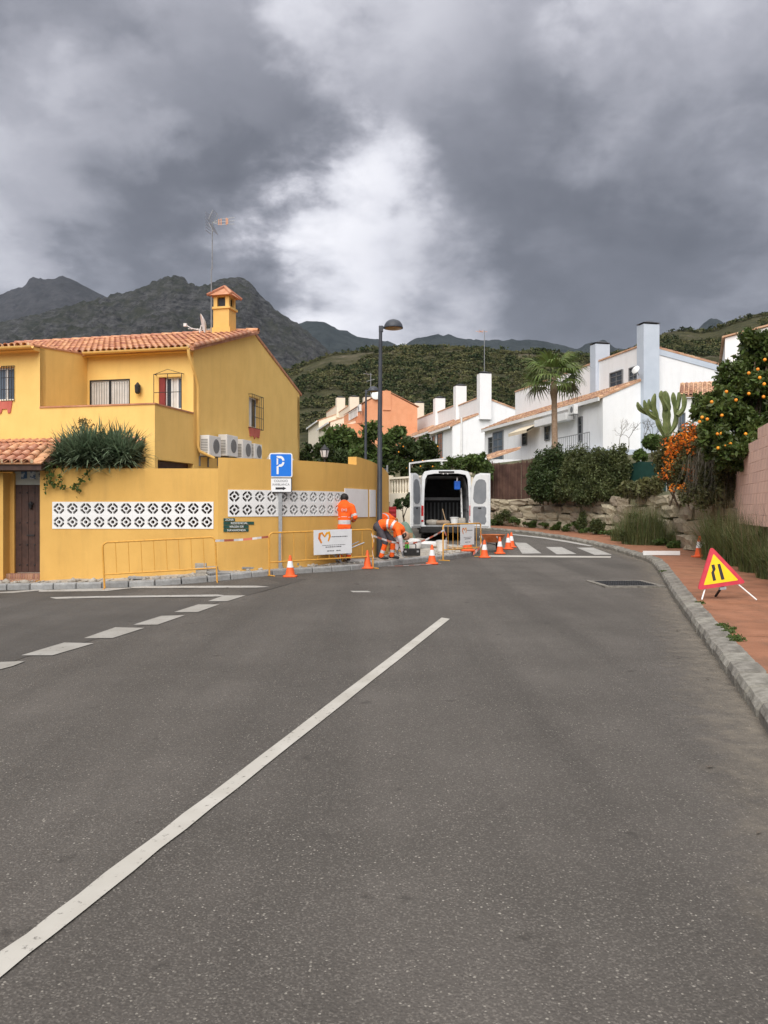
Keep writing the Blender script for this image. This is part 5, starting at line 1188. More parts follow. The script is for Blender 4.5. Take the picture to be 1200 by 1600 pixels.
def tuft(name, label, cat, base, rad, n, h0, h1, w_, lean, m, group=None, extra=None, fol='blades', ell=1.0):
    t = thing(name, label, cat, base, 0, group)
    def bf(n_):
        a = rng.random(n_) * 2 * np.pi; r = rad * np.sqrt(rng.random(n_)); return np.stack([r * np.cos(a), r * np.sin(a) * ell, -.05 + 0 * r], 1)
    v, f = blades(n, bf, h0, h1, w_, lean, m); o = obj(fol, np_mesh(fol, v, f, m), t); o['kind'] = 'stuff'
    if extra:
        v, f = blades(extra[0], bf, h1 * .8, h1 * 1.35, w_ * .6, lean * .7, extra[1]); o = obj('dry_' + fol, np_mesh('dry', v, f, extra[1]), t); o['kind'] = 'stuff'
    return t
# --- spiky plant on the yellow wall and the ivy hanging from it
sp = thing('spiky_bush', 'broad blue green spiky bush spilling over the yellow garden wall', 'bush', (-6.3, 19.0, 2.2))
Vs, Fs = [], []; off_ = 0
for px in np.linspace(93, 212, 24):
    for k in range(2):
        c = P(px + rng.uniform(-5, 5), rng.uniform(704, 727), 18.65 + rng.uniform(-.2, .55)) - Vector((-6.3, 19.0, 2.2)); n = 80
        d = rand_dirs(n); d[:, 2] = np.abs(d[:, 2]) * 1.15 - .22; d /= np.linalg.norm(d, axis=1, keepdims=True); ln = rng.uniform(.42, .92, n) * (1.1 if 110 < px < 200 else .75)
        sd_ = np.cross(d, np.array([0, 0, 1.0])); sd_ /= np.linalg.norm(sd_, axis=1, keepdims=True); r0 = np.array(c) + rng.normal(size=(n, 3)) * .04
        mid = r0 + d * ln[:, None] * .55; tip = r0 + d * ln[:, None]; tip[:, 2] -= ln * .12; w_ = .017
        A = np.stack([r0 - sd_ * w_ * .8, r0 + sd_ * w_ * .8, mid + sd_ * w_, mid - sd_ * w_, tip], 1)
        i0 = off_ + np.arange(n) * 5; Vs.append(A.reshape(-1, 3)); Fs.append(np.concatenate([np.stack([i0, i0 + 1, i0 + 2, i0 + 3], 1), np.stack([i0 + 3, i0 + 2, i0 + 4, i0 + 4], 1)])); off_ += n * 5
v = np.concatenate(Vs); f = np.concatenate(Fs); me = bpy.data.meshes.new('leaves'); me.from_pydata(v.tolist(), [], [tuple(dict.fromkeys(q)) for q in f.tolist()]); me.materials.append(m_leafspike)
obj('leaves', me, sp)['kind'] = 'stuff'
mb = MB(); 
for px in range(98, 215, 12): a = P(px, 725, 19.0) - Vector((-6.3, 19.0, 2.2)); mb.tube([(a.x, a.y, a.z), (a.x, a.y + .1, -.6)], .03, 5)
mb.build('stem', m_trunk, sp)
iv = thing('ivy', 'thin green ivy strands hanging in a loop on the yellow wall', 'ivy', (-7.2, 18.3, 2.4)); Vs = []; mb = MB()
for line in ([(72, 722), (76, 735), (78, 745), (80, 755), (90, 760), (105, 763), (118, 760), (125, 752), (132, 745), (138, 738), (140, 730)], [(76, 742), (72, 755), (71, 770)], [(118, 761), (126, 766), (124, 772)], [(95, 722), (97, 735), (94, 746), (96, 757)], [(80, 725), (84, 738), (78, 750), (84, 758)], [(68, 715), (75, 726), (70, 738)]):
    pts = [Vector(P(x, y, 18.27)) - Vector((-7.2, 18.3, 2.4)) for x, y in line]; mb.tube(pts, .006, 4)
    for a, b2 in zip(pts[:-1], pts[1:]):
        for k in range(9): q = a.lerp(b2, random.random()); Vs.append((q.x + random.gauss(0, .03), q.y - .02 + random.gauss(0, .015), q.z + random.gauss(0, .035)))
mb.build('stem', m_trunk, iv); c = np.array(Vs); v, f = leaf_quads(c, np.tile([[0, -.4, -.3]], (len(c), 1)), .042, .7); obj('leaves', np_mesh('leaves', v, f, m_leaf), iv)['kind'] = 'stuff'
dl = thing('dry_shrub', 'small dry yellowish shrub top above the spiky bush', 'shrub', P(132, 690, 19.9))
pts = np.array([(random.gauss(0, .16), random.gauss(0, .12), random.uniform(-.2, .55)) for _ in range(260)]); pts[:, 0] *= np.clip(.9 - pts[:, 2], .15, 1); v, f = leaf_quads(pts, pts * 0, .05, .35); obj('leaves', np_mesh('leaves', v, f, leafm('dry_yellow_leaves', (.22, .15, .05), (.34, .24, .08))), dl)['kind'] = 'stuff'
MB().tube([(0, 0, -.9), (.02, 0, .4)], [.02, .008], 5).build('stem', m_trunk, dl)
# --- trees behind the yellow wall and the cream wall
b_ = P(560, 745, 46); b_.z = 1.0
tree('broadleaf_tree', 'bright green round tree beyond the curved yellow wall', 'tree', b_, [L3(545, 700, 46, 34), L3(575, 690, 46, 32), L3(600, 705, 46, 30), L3(525, 718, 46, 28), L3(590, 735, 45, 34), L3(560, 728, 45, 30), L3(615, 690, 47, 20)], 9000, .17, m_leaf, .2)
b_ = P(648, 750, 44); b_.z = 1.0
ot = tree('fruit_tree', 'dark green citrus tree with small orange fruit above the cream wall', 'tree', b_, [L3(640, 715, 45.5, 26), L3(665, 712, 45.5, 24), L3(625, 735, 45, 20), L3(652, 738, 45.2, 24), L3(672, 735, 46, 18)], 6500, .14, m_leafd, .15)
fme = MB().lathe([(0, -.05), (.035, -.035), (.05, 0), (.035, .035), (0, .05)], n=8).mesh('fruit', m_orange, smooth=True)
p_, _ = cloud_pts(30, [((c[0] - b_.x, c[1] - b_.y, c[2] - b_.z), r) for c, r in [L3(640, 715, 45.2, 26), L3(665, 712, 45.2, 24), L3(652, 738, 45, 24)]], .95)
for q in p_: obj('fruit', fme, ot, tuple(q - np.array([0, .25, 0])), None, (.85,) * 3)
b_ = P(488, 715, 38); b_.z = 1.5
t_ = thing('banana_plant', 'light green broad leaved plant next to the yellow gable', 'plant', b_)
Vs, Fs = [], []
for k in range(13):
    an_ = random.uniform(0, 6.28); ln = random.uniform(.7, 1.15); el_ = random.uniform(.2, 1.1); d = Vector((math.cos(an_) * math.cos(el_), math.sin(an_) * math.cos(el_), math.sin(el_))); sd_ = d.cross(Vector((0, 0, 1))).normalized(); o_ = Vector((0, 0, 2.0))
    mb = MB(); mb.add([o_ - sd_ * .03, o_ + d * ln * .4 - sd_ * .16, o_ + d * ln * .8 - sd_ * .12 - Vector((0, 0, .12)), o_ + d * ln - Vector((0, 0, .3)), o_ + d * ln * .8 + sd_ * .12 - Vector((0, 0, .12)), o_ + d * ln * .4 + sd_ * .16, o_ + sd_ * .03, o_ + d * ln * .4 - Vector((0, 0, .05)), o_ + d * ln * .8 - Vector((0, 0, .17))], [(0, 1, 7), (1, 2, 8, 7), (2, 3, 8), (8, 3, 4), (7, 8, 4, 5), (6, 7, 5), (0, 7, 6)]); mb.build('leaf', m_palmleaf, t_)
MB().tube([(0, 0, -1), (0, 0, 2.1)], [.1, .06], 6).build('stem', m_trunk, t_)
b_ = P(500, 725, 35); b_.z = 1.0
tree('shrub', 'dark shrub rising behind the wall top near the wall lantern', 'shrub', b_, [L3(490, 712, 35, 16), L3(508, 716, 35, 16), L3(530, 718, 36, 17), L3(478, 716, 34, 10)], 3200, .10, m_leafd, .06)
b_ = P(725, 745, 43.5); b_.z = 1.2
tree('clipped_shrub', 'rounded dark green shrub above the roof of the van', 'shrub', b_, [L3(705, 728, 43, 18, 16), L3(728, 722, 43.3, 20, 17), L3(750, 726, 43.6, 17, 18), L3(690, 738, 42.6, 12), L3(762, 745, 43, 12, 20)], 6000, .11, m_leaf, .1)
b_ = P(630, 800, 39.5); b_.z = gz(1, 39.5)
tree('shrub', 'small dark shrub at the foot of the cream wall', 'shrub', b_, [L3(632, 785, 39.5, 11, 9), L3(646, 782, 39.8, 11, 12), L3(622, 792, 39.3, 8, 6)], 1600, .09, m_leafd, .05)
# --- hedges and plants on the bank
def hedge(label, spots, n, size, m, cat='hedge', name='hedge'):
    c = spots[0][0]; t = thing(name, label, cat, (c[0], c[1], 1.9)); rel = [((q[0] - c[0], q[1] - c[1], q[2] - 1.9), r) for q, r in spots]
    for q, r in rel: MB().tube([(q[0], q[1] + r[1] * .3, -.1), (q[0], q[1] + r[1] * .3, q[2])], .04, 5).build('stem', m_trunk, t)
    foliage('foliage', t, n, rel, size, m, sub=26, rr=.40, shell=.1); foliage('inner_foliage', t, n, [((q[0], q[1], q[2] - r[2] * .12), (r[0] * 1.02, r[1] * .9, r[2] * 1.0)) for q, r in rel], size, m, sub=0, shell=.55); return t
hedge('olive green hedge bulging over the boulder wall by the reed fence', [L3(850, 740, 38, 24, 34), L3(872, 730, 37.6, 26, 30), L3(845, 765, 37.5, 20, 18), L3(870, 768, 37, 22, 16), L3(858, 752, 37.4, 26, 26)], 13000, .068, m_leafd)
hedge('dense clipped conifer hedge hanging over the boulders next to the green fence', [L3(905, 735, 36, 28, 34), L3(940, 732, 35, 26, 36), L3(968, 727, 34.3, 18, 28), L3(915, 770, 35, 26, 18), L3(950, 768, 34.3, 20, 14), L3(885, 765, 36, 18, 18), L3(925, 750, 35.4, 34, 30), L3(960, 748, 34.5, 22, 26)], 24000, .056, m_leafhedge)
hedge('low reddish green plants under the green cloth fence', [L3(985, 765, 31.4, 18, 12), L3(1010, 762, 30.6, 16, 14), L3(1025, 758, 30, 10, 14)], 3500, .09, m_leafvine, 'shrub', 'shrub')
hedge('leafy green shrub against the pale blue plinth', [L3(1020, 690, 35.5, 14, 12), L3(1000, 712, 34, 10, 8)], 1800, .09, m_leaf, 'shrub', 'shrub')
# bare shrub in front of the white gable
bs = thing('bare_shrub', 'leafless twiggy shrub in front of the white gable', 'shrub', (P(990, 705, 37).x, 37, 4.0)); mb = MB(); random.seed(8)
def twig(p, d, l, r, n):
    q = p + d * l; mb.tube([p, p.lerp(q, .5) + Vector((random.gauss(0, .03),) * 3), q], [r, r * .8, r * .6], 4, cap=False)
    if n: 
        for _ in range(3): twig(q, (d + Vector((random.gauss(0, .5), random.gauss(0, .5), random.gauss(.1, .35)))).normalized(), l * .68, r * .62, n - 1)
for px in (965, 985, 1003, 1015, 1030): twig(Vector((P(px, 700, 37).x - bs.location.x, random.uniform(-.3, .3), .2)), Vector((random.gauss(0, .2), 0, 1)).normalized(), .62, .02, 3)
mb.build('twigs', m_drystem, bs)
# weeds along the foot of the boulder wall
random.seed(4); wn_ = 0
for (px, Z0, r, hh, kind) in ((795, 41, 14, 12, 0), (808, 40.2, 18, 22, 1), (822, 40, 10, 12, 0), (845, 38.3, 12, 9, 0), (870, 37, 12, 9, 0), (890, 36, 10, 8, 0), (915, 35, 16, 14, 0), (935, 34, 12, 26, 1), (955, 33, 12, 22, 1), (890, 36, 7, 10, 0), (1000, 30, 14, 9, 0), (1060, 26.6, 16, 10, 0), (1080, 25.8, 16, 11, 0), (950, 33, 20, 9, 0), (975, 31.6, 22, 10, 0)):
    q = min(bpath, key=lambda q_: abs(600 + F * q_.x / q_.y - px)); q = Vector((q.x - .55, q.y - .1)); zg = gz(q.x - 1.5, q.y) + .12; Rm = r / F * q.y; Hm = hh / F * q.y
    t = thing('weed', ['green weed clump rooted at the foot of the boulder wall', 'tall leafy weed bush growing against the boulder wall'][kind], 'weed', (q.x, q.y, zg), 0, ['weed clumps at the foot of the boulder wall', 'tall weeds against the boulders'][kind])
    foliage('leaves', t, 900 if kind == 0 else 1300, [((0, 0, Hm * .5), (Rm, Rm * .5, Hm * .6))], .055, m_leaf if kind == 0 else m_leafhedge, sub=8, rr=.5)
# tall wild grasses
def on_pave(px, py): return G(px, py, .13)
for (px, py, rad, n, h, lb) in ((1000, 851, .75, 1500, 1.75, 'big clump of tall feathery grass between boulders and red pavement'), (970, 846, .5, 700, 1.0, 'low feathery grass clump beside the tallest grass'), (1055, 855, .35, 500, 1.0, 'grass clump in front of the vine covered boulders'),
                                (1125, 877, .55, 1500, 1.7, 'dense grass clump right behind the orange cone on the pavement'), (1160, 886, .6, 1500, 1.6, 'tall grass clump below the end of the pink wall'), (1190, 897, .55, 1500, 1.45, 'tall grass clump behind the yellow triangular sign'), (1218, 908, .5, 1100, 1.2, 'grass clump at the frame edge below the pink wall'), (1250, 925, .5, 900, 1.0, 'grass clump farthest along the pink wall')):
    p = on_pave(px, py); gt_ = tuft('wild_grass', lb, 'grass clump', (p.x + .25, p.y + .35, p.z), rad, n, h * .35, h, 0.009, .75, m_leafgrass, 'wild grass along the right pavement', (n // 9, m_leafdry)); foliage('leaves', gt_, int(n * .9), [((0, .05, h * .30), (rad * 1.1, rad * .7, h * .34))], .045, m_leafhedge, asp=.3, sub=10, rr=.45)
# weeds in the kerb joint and dry leaves
for (px, py) in ((1106, 978), (1121, 988), (1128, 996), (1043, 893), (1088, 943), (1135, 1001), (1116, 983)):
    q = G(px, py, .13); q.x = float(np.interp(q.y, [k_.y for k_ in KR[:400]], [k_.x for k_ in KR[:400]])) + .30 + random.uniform(-.02, .05); t = thing('kerb_weed', 'tiny green weed sprouting from the joint behind the right kerb', 'weed', q, 0, 'weeds in the kerb joint'); foliage('leaves', t, 160, [((0, 0, .01), (.10, .07, .03))], .016, m_leaf, sub=0)
# --- orange tree behind the pink wall
b_ = P(1165, 690, 21.8); b_.z = 1.6
lob = [L3(1118, 640, 21.6, 30, 34), L3(1152, 600, 21.8, 30), L3(1180, 560, 22, 30, 38), L3(1205, 545, 22, 26, 40), L3(1190, 620, 21.6, 40), L3(1145, 660, 21.2, 36), L3(1185, 670, 21.2, 30), L3(1115, 680, 21.2, 26), L3(1150, 705, 20.9, 30, 24), L3(1225, 600, 21.8, 40), L3(1180, 695, 21.6, 30, 24), L3(1125, 715, 21.6, 22, 20), L3(1215, 660, 21.6, 30), L3(1140, 725, 21.3, 20, 18)]
orange_tree = tree('orange_tree', 'orange tree full of ripe fruit hanging over the pink wall', 'tree', b_, lob, 26000, .08, m_leafor, .13, sub=18, hang=2.3)
ome = MB().lathe([(0, -.05), (.03, -.042), (.048, -.018), (.05, .005), (.04, .03), (.02, .045), (0, .048)], n=12).mesh('orange', m_orange, smooth=True)
for (px, py) in ((1195, 562), (1184, 577), (1187, 590), (1194, 600), (1193, 620), (1170, 615), (1128, 649), (1097, 652), (1093, 659), (1121, 678), (1126, 677), (1165, 678), (1167, 686), (1141, 693), (1105, 655), (1170, 583), (1150, 625), (1135, 612), (1112, 628), (1132, 697), (1122, 700)):
    q = P(px, py, 20.75); obj('orange', ome, orange_tree, (q.x - b_.x, q.y - b_.y, q.z - b_.z), None, (.85,) * 3)
# --- vine with orange flowers over the end of the boulder wall
vb = P(1085, 760, 25); vb.z = .4
vine = thing('flowering_vine', 'tangled vine with masses of orange flowers over the boulder wall', 'vine', vb)
rl_ = lambda sp: [((c[0] - vb.x, c[1] - vb.y, c[2] - vb.z), tuple(x * 1.12 for x in r)) for c, r in sp]
Lv = [L3(1050, 712, 25.85, 24, 26), L3(1072, 700, 25.45, 26, 26), L3(1095, 690, 24.85, 24, 26), L3(1060, 745, 25.45, 26, 24), L3(1090, 735, 24.45, 28, 34), L3(1118, 730, 23.45, 26, 34), L3(1125, 765, 23.05, 20, 30), L3(1105, 775, 23.45, 22, 24), L3(1108, 705, 23.65, 26, 26), L3(1135, 745, 22.45, 16, 34), L3(1080, 770, 24.05, 18, 18), L3(1040, 735, 25.75, 14, 16)]
foliage('leaves', vine, 26000, rl_(Lv), .062, m_leafvine, sub=22, rr=.45, shell=.1)
p_, d_ = cloud_pts(1500, rl_(clumpy([L3(1044, 712, 25.35, 18, 22), L3(1062, 702, 24.85, 24, 24), L3(1082, 682, 24.45, 20, 18), L3(1056, 738, 24.85, 22, 20), L3(1070, 762, 24.45, 18, 12), L3(1092, 700, 24.25, 16, 18), L3(1085, 745, 24.05, 18, 22)], 14)), .75); p_[:, 1] -= .12
v, f = leaf_quads(p_, d_, .042, .6); obj('flowers', np_mesh('flowers', v, f, m_flower), vine)['kind'] = 'stuff'
def vroot(n): 
    q, _ = cloud_pts(n, rl_([L3(1110, 705, 23.25, 26, 20), L3(1090, 720, 23.85, 26, 16), L3(1125, 725, 22.85, 18, 20)]), .2); q[:, 1] -= .25; return q
v, f = blades(900, vroot, -.3, -1.1, .006, -.75, m_drystem, seg=3); obj('dry_stems', np_mesh('dry_stems', v, f, m_drystem), vine)['kind'] = 'stuff'
mb = MB()
for k in range(7): a = Vector((random.uniform(-.6, .7), random.uniform(.3, .8), 1.3)); mb.tube([a, a + Vector((random.gauss(0, .2), -.1, .6)), a + Vector((random.gauss(0, .4), 0, 1.3))], [.03, .02, .01], 5)
mb.build('stem', m_trunk, vine)
# --- candelabra cactus
cb = P(1040, 690, 36); cac = thing('candelabra_cactus', 'green candelabra cactus with many upright arms before the white house', 'cactus', (cb.x, cb.y, 4.3))
mb = MB(); k36 = 36 / F
def arm(pts, r):
    pts = [Vector(((x - 1040) * k36, yy_, CAMH + (HZ - y) * k36 - 4.3)) for x, y, yy_ in pts]; fine = catmull([tuple(p) for p in pts], .10); n = 8; vs_ = []
    t = Vector((0, 0, 1))
    for i, p in enumerate(fine):
        d = (fine[min(i + 1, len(fine) - 1)] - fine[max(i - 1, 0)]).normalized(); a = d.cross(Vector((0, 1, .01))).normalized(); b2 = d.cross(a)
        rr_ = r * (1.0 if i < len(fine) - 2 else (.8 if i == len(fine) - 2 else .35)) * (1 + .10 * math.sin(i * 1.3))
        for k in range(n): q = rr_ * (1.0 if k % 2 == 0 else .62); an_ = 2 * math.pi * k / n; vs_.append(p + (a * math.cos(an_) + b2 * math.sin(an_)) * q)
    fs = [(i * n + k, i * n + (k + 1) % n, (i + 1) * n + (k + 1) % n, (i + 1) * n + k) for i in range(len(fine) - 1) for k in range(n)] + [tuple((len(fine) - 1) * n + k for k in range(n))]
    m2 = MB(); m2.add(vs_, fs); return m2
arm([(1043, 715, 0), (1043, 690, 0), (1042, 668, 0), (1041, 640, 0), (1040, 618, 0), (1038, 610, 0)], .18).build('trunk', m_cactus, cac)
for pts in ([(1042, 685, 0), (1030, 668, -.1), (1024, 650, -.1), (1020, 630, -.1), (1023, 613, -.1)], [(1042, 680, 0), (1055, 665, .1), (1058, 645, .1), (1054, 625, .1), (1053, 610, .1)], [(1026, 655, -.1), (1014, 646, 0), (1008, 632, 0), (1006, 622, 0)],
            [(1024, 648, .1), (1008, 642, .2), (1000, 634, .2), (998, 626, .2)], [(1057, 650, -.1), (1066, 640, -.1), (1068, 628, -.1), (1067, 615, -.1)], [(1058, 640, .1), (1062, 630, .2), (1064, 618, .2), (1062, 609, .2)], [(1040, 640, -.2), (1034, 630, -.25), (1030, 620, -.25), (1031, 609, -.25)], [(1041, 645, .2), (1048, 636, .25), (1047, 622, .25)], [(1022, 640, 0), (1016, 632, .1), (1015, 620, .1)]):
    arm(pts, .11).build('arm', m_cactus, cac)
# --- fan palm
pb = P(866, 700, 50); pb.z = 4.6; hz_ = P(864, 590, 50).z - pb.z
palm = thing('fan_palm', 'fan palm with a slim trunk in front of the white houses', 'palm tree', pb)
MB().tube([(.05, 0, -.3), (.03, 0, 1), (0, 0, hz_ - 1.4), (-.03, 0, hz_ - .9), (-.03, 0, hz_ + .05)], [.25, .19, .17, .24, .12], 10).build('trunk', m_palmtrunk, palm, smooth=True)
def frond(seed, m):
    r_ = random.Random(seed); mb = MB(); st_l = .80; n = 20
    mb.tube([(0, 0, 0), (st_l * .5, 0, .02), (st_l, 0, 0)], [.022, .016, .012], 4)
    for k in range(n):
        an_ = R(-88 + 176 * k / (n - 1)); ln = (.98 - .22 * abs(an_) / 2.0) * r_.uniform(.85, 1.05); d = Vector((math.cos(an_), math.sin(an_), 0)); s_ = Vector((-d.y, d.x, 0)); c = Vector((st_l, 0, 0)); wd = .044
        p1 = c + d * ln * .55 + Vector((0, 0, .04)); p2 = c + d * ln * .8 + Vector((0, 0, -.06)); p3 = c + d * ln + Vector((r_.gauss(0, .03), r_.gauss(0, .03), -.42 * r_.uniform(.6, 1.3)))
        up_ = Vector((0, 0, .02))
        mb.add([c, p1 - s_ * wd, p1 + s_ * wd, p2 - s_ * wd * .6, p2 + s_ * wd * .6, p3], [(0, 1, 2), (1, 3, 4, 2), (3, 5, 4)])
    return mb.mesh('frond', m)
FR = [frond(k, m_palmleaf) for k in range(4)]; FD = [frond(k + 9, m_palmdry) for k in range(2)]
random.seed(31)
for k in range(22):
    el_ = math.asin(-.55 + 1.48 * (k + .5) / 22); az = k * 2.399
    dry = el_ < -.45
    o = obj('frond', (FD if dry else FR)[k % (2 if dry else 4)], palm, (0, 0, hz_), (random.uniform(-.3, .3), -el_, az), (random.uniform(1.15, 1.42),) * 3)
    o.rotation_mode = 'XYZ'
# --- scrub on the hill (nobody could count it)
def proto(n, seed):
    lb = [((0, 0, .55), (1, 1, .62))]; p, d = cloud_pts(n, clumpy(lb, 7, rr=.55), .3); p[:, 2] = np.maximum(p[:, 2], -.05); v, f = leaf_quads(p, d, .25, .7); return v, f
PR = [proto(34, k) for k in range(6)]
def scrub(name, label, count, mt, size0, size1, tmax=1.02, dens=None):
    nx_, ny_ = HV.shape[:2]; Vs, Fs = [], []; off_ = 0
    u = rng.random(count * 2) * (nx_ - 2); t = rng.random(count * 2) ** .75 * 88
    done = 0
    for i in range(count * 2):
        a, b2 = int(u[i]), int(min(t[i], HV.shape[1] - 2)); fa, fb = u[i] - a, t[i] - b2
        p = HV[a, b2] * (1 - fa) * (1 - fb) + HV[a + 1, b2] * fa * (1 - fb) + HV[a, b2 + 1] * (1 - fa) * fb + HV[a + 1, b2 + 1] * fa * fb
        if vn(np.array(p[0] / 17), np.array(p[1] / 17), 4) < .33: continue
        px = 600 + F * p[0] / p[1]
        if not (380 < px < 1290): continue
        s_ = rng.uniform(size0, size1) * (.7 + p[1] / 700); v, f = PR[i % 6]; an_ = rng.random() * 6.28; c_, n_ = math.cos(an_), math.sin(an_)
        w2 = np.stack([(v[:, 0] * c_ - v[:, 1] * n_) * s_, (v[:, 0] * n_ + v[:, 1] * c_) * s_, v[:, 2] * s_ * rng.uniform(.5, 1.15)], 1) + p
        Vs.append(w2); Fs.append(f + off_); off_ += len(v); done += 1
        if done >= count: break
    o = tag(obj(name, np_mesh(name, np.concatenate(Vs), np.concatenate(Fs), mt)), label, 'shrubs', kind='stuff'); return o
def scrubm(name, c1, c2): return mat(name, c1, c2, scale=.07, detail=6, rough=.8, island=.28, spec=.1, lo=.38, hi=.62)
m_scrub = scrubm('scrub_leaves', (.062, .072, .029), (.165, .158, .070))
m_scrub2 = scrubm('dark_scrub_leaves', (.026, .040, .016), (.060, .074, .028))
m_scrub3 = scrubm('grey_scrub_leaves', (.10, .10, .055), (.19, .175, .11))
scrub('hillside_scrub', 'low olive green scrub covering the hill behind the houses', 13000, m_scrub, .4, 1.15)
scrub('hillside_bushes', 'darker rounded bushes dotted over the hill', 2900, m_scrub2, .6, 1.6)
scrub('dry_scrub', 'greyish dry scrub between the bushes on the hill', 5200, m_scrub3, .35, .8)
# ------------------------------------------------------------------ van with open rear doors
m_van = mat('white_van_paint', (.70, .72, .73), (.76, .78, .79), rough=.28, scale=2, spec=.5, stain=(.45, .42, .37), stain_amt=.25, stain_scale=(2, 2, 2))
m_vanin = mat('van_interior', (.022, .022, .024), (.04, .04, .042), rough=.7, scale=6)
m_vanpan = mat('grey_door_lining', (.20, .215, .235), (.25, .265, .285), rough=.45, scale=3)
m_rubber = mat('black_rubber', (.016, .016, .017), (.028, .027, .026), rough=.8, scale=14)
m_taill = mat('tail_light_red', (.42, .012, .012), (.55, .02, .02), rough=.2, scale=12, spec=.6)
m_lampw = mat('clear_lamp', (.65, .62, .60), (.75, .73, .72), rough=.2, scale=8)
vz = gz(2.4, 32.5); van = thing('delivery_van', 'white high roof van with both rear doors open to a dark load bay', 'van', (2.42, 32.0, vz), R(-1.0))
half_o = [(-.98, .45), (-1.01, .8), (-1.01, 1.35), (-.975, 2.05), (-.94, 2.50), (-.85, 2.675), (-.55, 2.735)]
half_i = [(-.85, .60), (-.87, .85), (-.87, 1.35), (-.85, 2.0), (-.82, 2.38), (-.74, 2.55), (-.46, 2.60)]
mir = lambda h: h + [(-x, z) for x, z in h[::-1]]
OUT, INN = mir(half_o), mir(half_i); n = len(OUT); mb = MB(); base = []
secs = [(0.03, 1.0, 1.0), (.0, .985, .995), (.10, 1.0, 1.0), (3.6, 1.0, 1.0), (4.15, .985, .97), (4.45, .96, .90), (5.0, .93, .52), (5.15, .95, .42), (5.65, .92, .33), (5.85, .85, .24)]
secs[0] = (0.0, .985, .993); secs[1] = (.05, 1.0, 1.0)
rows = [[(x * sx, y, .45 + (z - .45) * sz) for x, z in OUT] for (y, sx, sz) in secs]
for r in rows: base.append(len(mb.v)); mb.v += r
for a in range(len(rows) - 1):
    for k in range(n - 1): mb.f.append((base[a] + k, base[a] + k + 1, base[a + 1] + k + 1, base[a + 1] + k)); mb.m.append(0)
mb.f.append(tuple(base[-1] + k for k in range(n))); mb.m.append(0)
i0 = len(mb.v); mb.v += [(x, .0, z) for x, z in INN]
for k in range(n - 1): mb.f.append((base[0] + k + 1, base[0] + k, i0 + k, i0 + k + 1)); mb.m.append(0)
mb.f.append((base[0], base[0] + n - 1, i0 + n - 1, i0)); mb.m.append(0)
i1 = len(mb.v); mb.v += [(x, .14, z) for x, z in INN]
for k in range(n - 1): mb.f.append((i0 + k + 1, i0 + k, i1 + k, i1 + k + 1)); mb.m.append(0)
mb.build('body', m_van, van, smooth=35.0, recalc=True)
mb = MB(); i0 = 0
INW = [(x * 1.06, z if z > .7 else .60) for x, z in INN]
mb.v += [(x, .142, z) for x, z in INN] + [(x, .16, z) for x, z in INW] + [(x, 3.3, z) for x, z in INW]
for a in range(2):
    for k in range(n): mb.f.append((a * n + k, a * n + (k + 1) % n, (a + 1) * n + (k + 1) % n, (a + 1) * n + k)); mb.m.append(0)
mb.f.append(tuple(2 * n + k for k in range(n))); mb.m.append(0); bay = mb.build('load_bay', m_vanin, van)
rib = MB()
for y in (.7, 1.4, 2.1, 2.8):
    for sx in (-1, 1): rib.bar((sx * .86, y, .65), (sx * .86, y, 2.0), .06).bar((sx * .86, y, 2.0), (sx * .72, y, 2.48), .06)
    rib.bar((-.7, y, 2.50), (.7, y, 2.50), .06, .04)
for z in (1.2, 1.75): rib.bar((-.87, .3, z), (-.87, 3.2, z), .05, .09).bar((.87, .3, z), (.87, 3.2, z), .05, .09)
for k in range(11): rib.box(-.82 + k * .16, -.76 + k * .16, 3.24, 3.30, .62, 1.5)
rib.build('rib', m_greyplast, bay); MB().box(-.86, .86, 3.2, 3.29, 1.6, 1.72).build('bulkhead_rail', m_grey, bay)
MB().rbox(-1.0, 1.0, -.16, .10, .30, .545, .03).box(-.75, .75, -.17, -.13, .40, .47).build('rear_bumper', m_rubber, van); MB().box(-.8, .8, -.13, .16, .545, .60).build('sill', m_grey, van)
MB().rbox(-1.0, 1.0, 5.7, 5.98, .28, .62, .04).build('front_bumper', m_rubber, van)
MB().box(-.9, .9, .2, 5.6, .25, .50).build('chassis', m_rubber, van)
for sx in (-1, 1):
    tl = MB().rbox(*sorted((sx * .885, sx * 1.005)), -.025, .05, .72, 1.36, .02).build('tail_light', m_taill, van)
    MB().rbox(*sorted((sx * .895, sx * .995)), -.034, -.02, .80, .95, .006).build('reversing_lamp', m_lampw, tl)
    for y in (1.0, 4.75):
        wx = sx * .84
        wh = MB().lathe([(.20, -.11), (.33, -.11), (.345, -.07), (.345, .07), (.33, .11), (.20, .11)], (wx, y, .345), 20, axis='x').build('wheel', m_rubber, van, smooth=40.0)
        MB().lathe([(.0, -.09), (.19, -.09), (.2, -.1), (.2, .1), (.19, .09), (0, .09)], (wx, y, .345), 16, axis='x').build('rim', m_grey, wh)
    MB().rbox(*sorted((sx * 1.06, sx * 1.26)), 4.42, 4.52, 1.45, 1.85, .03).bar((sx * .95, 4.5, 1.55), (sx * 1.1, 4.48, 1.58), .05).build('mirror', m_rubber, van)
    MB().add([(sx * .992, 3.75, 1.42), (sx * .992, 4.6, 1.42), (sx * .945, 4.42, 2.0), (sx * .965, 3.75, 2.05)], [(0, 1, 2, 3)]).build('side_window', m_glass, van)
MB().add([(-.8, 4.46, 2.34), (.8, 4.46, 2.34), (.86, 4.97, 1.68), (-.86, 4.97, 1.68)], [(0, 1, 2, 3)]).build('windscreen', m_glass, van).location = (0, .04, .06)
MB().rbox(-.30, .30, -.03, .05, 2.625, 2.69, .012).build('brake_lamp', m_rubber, van); 
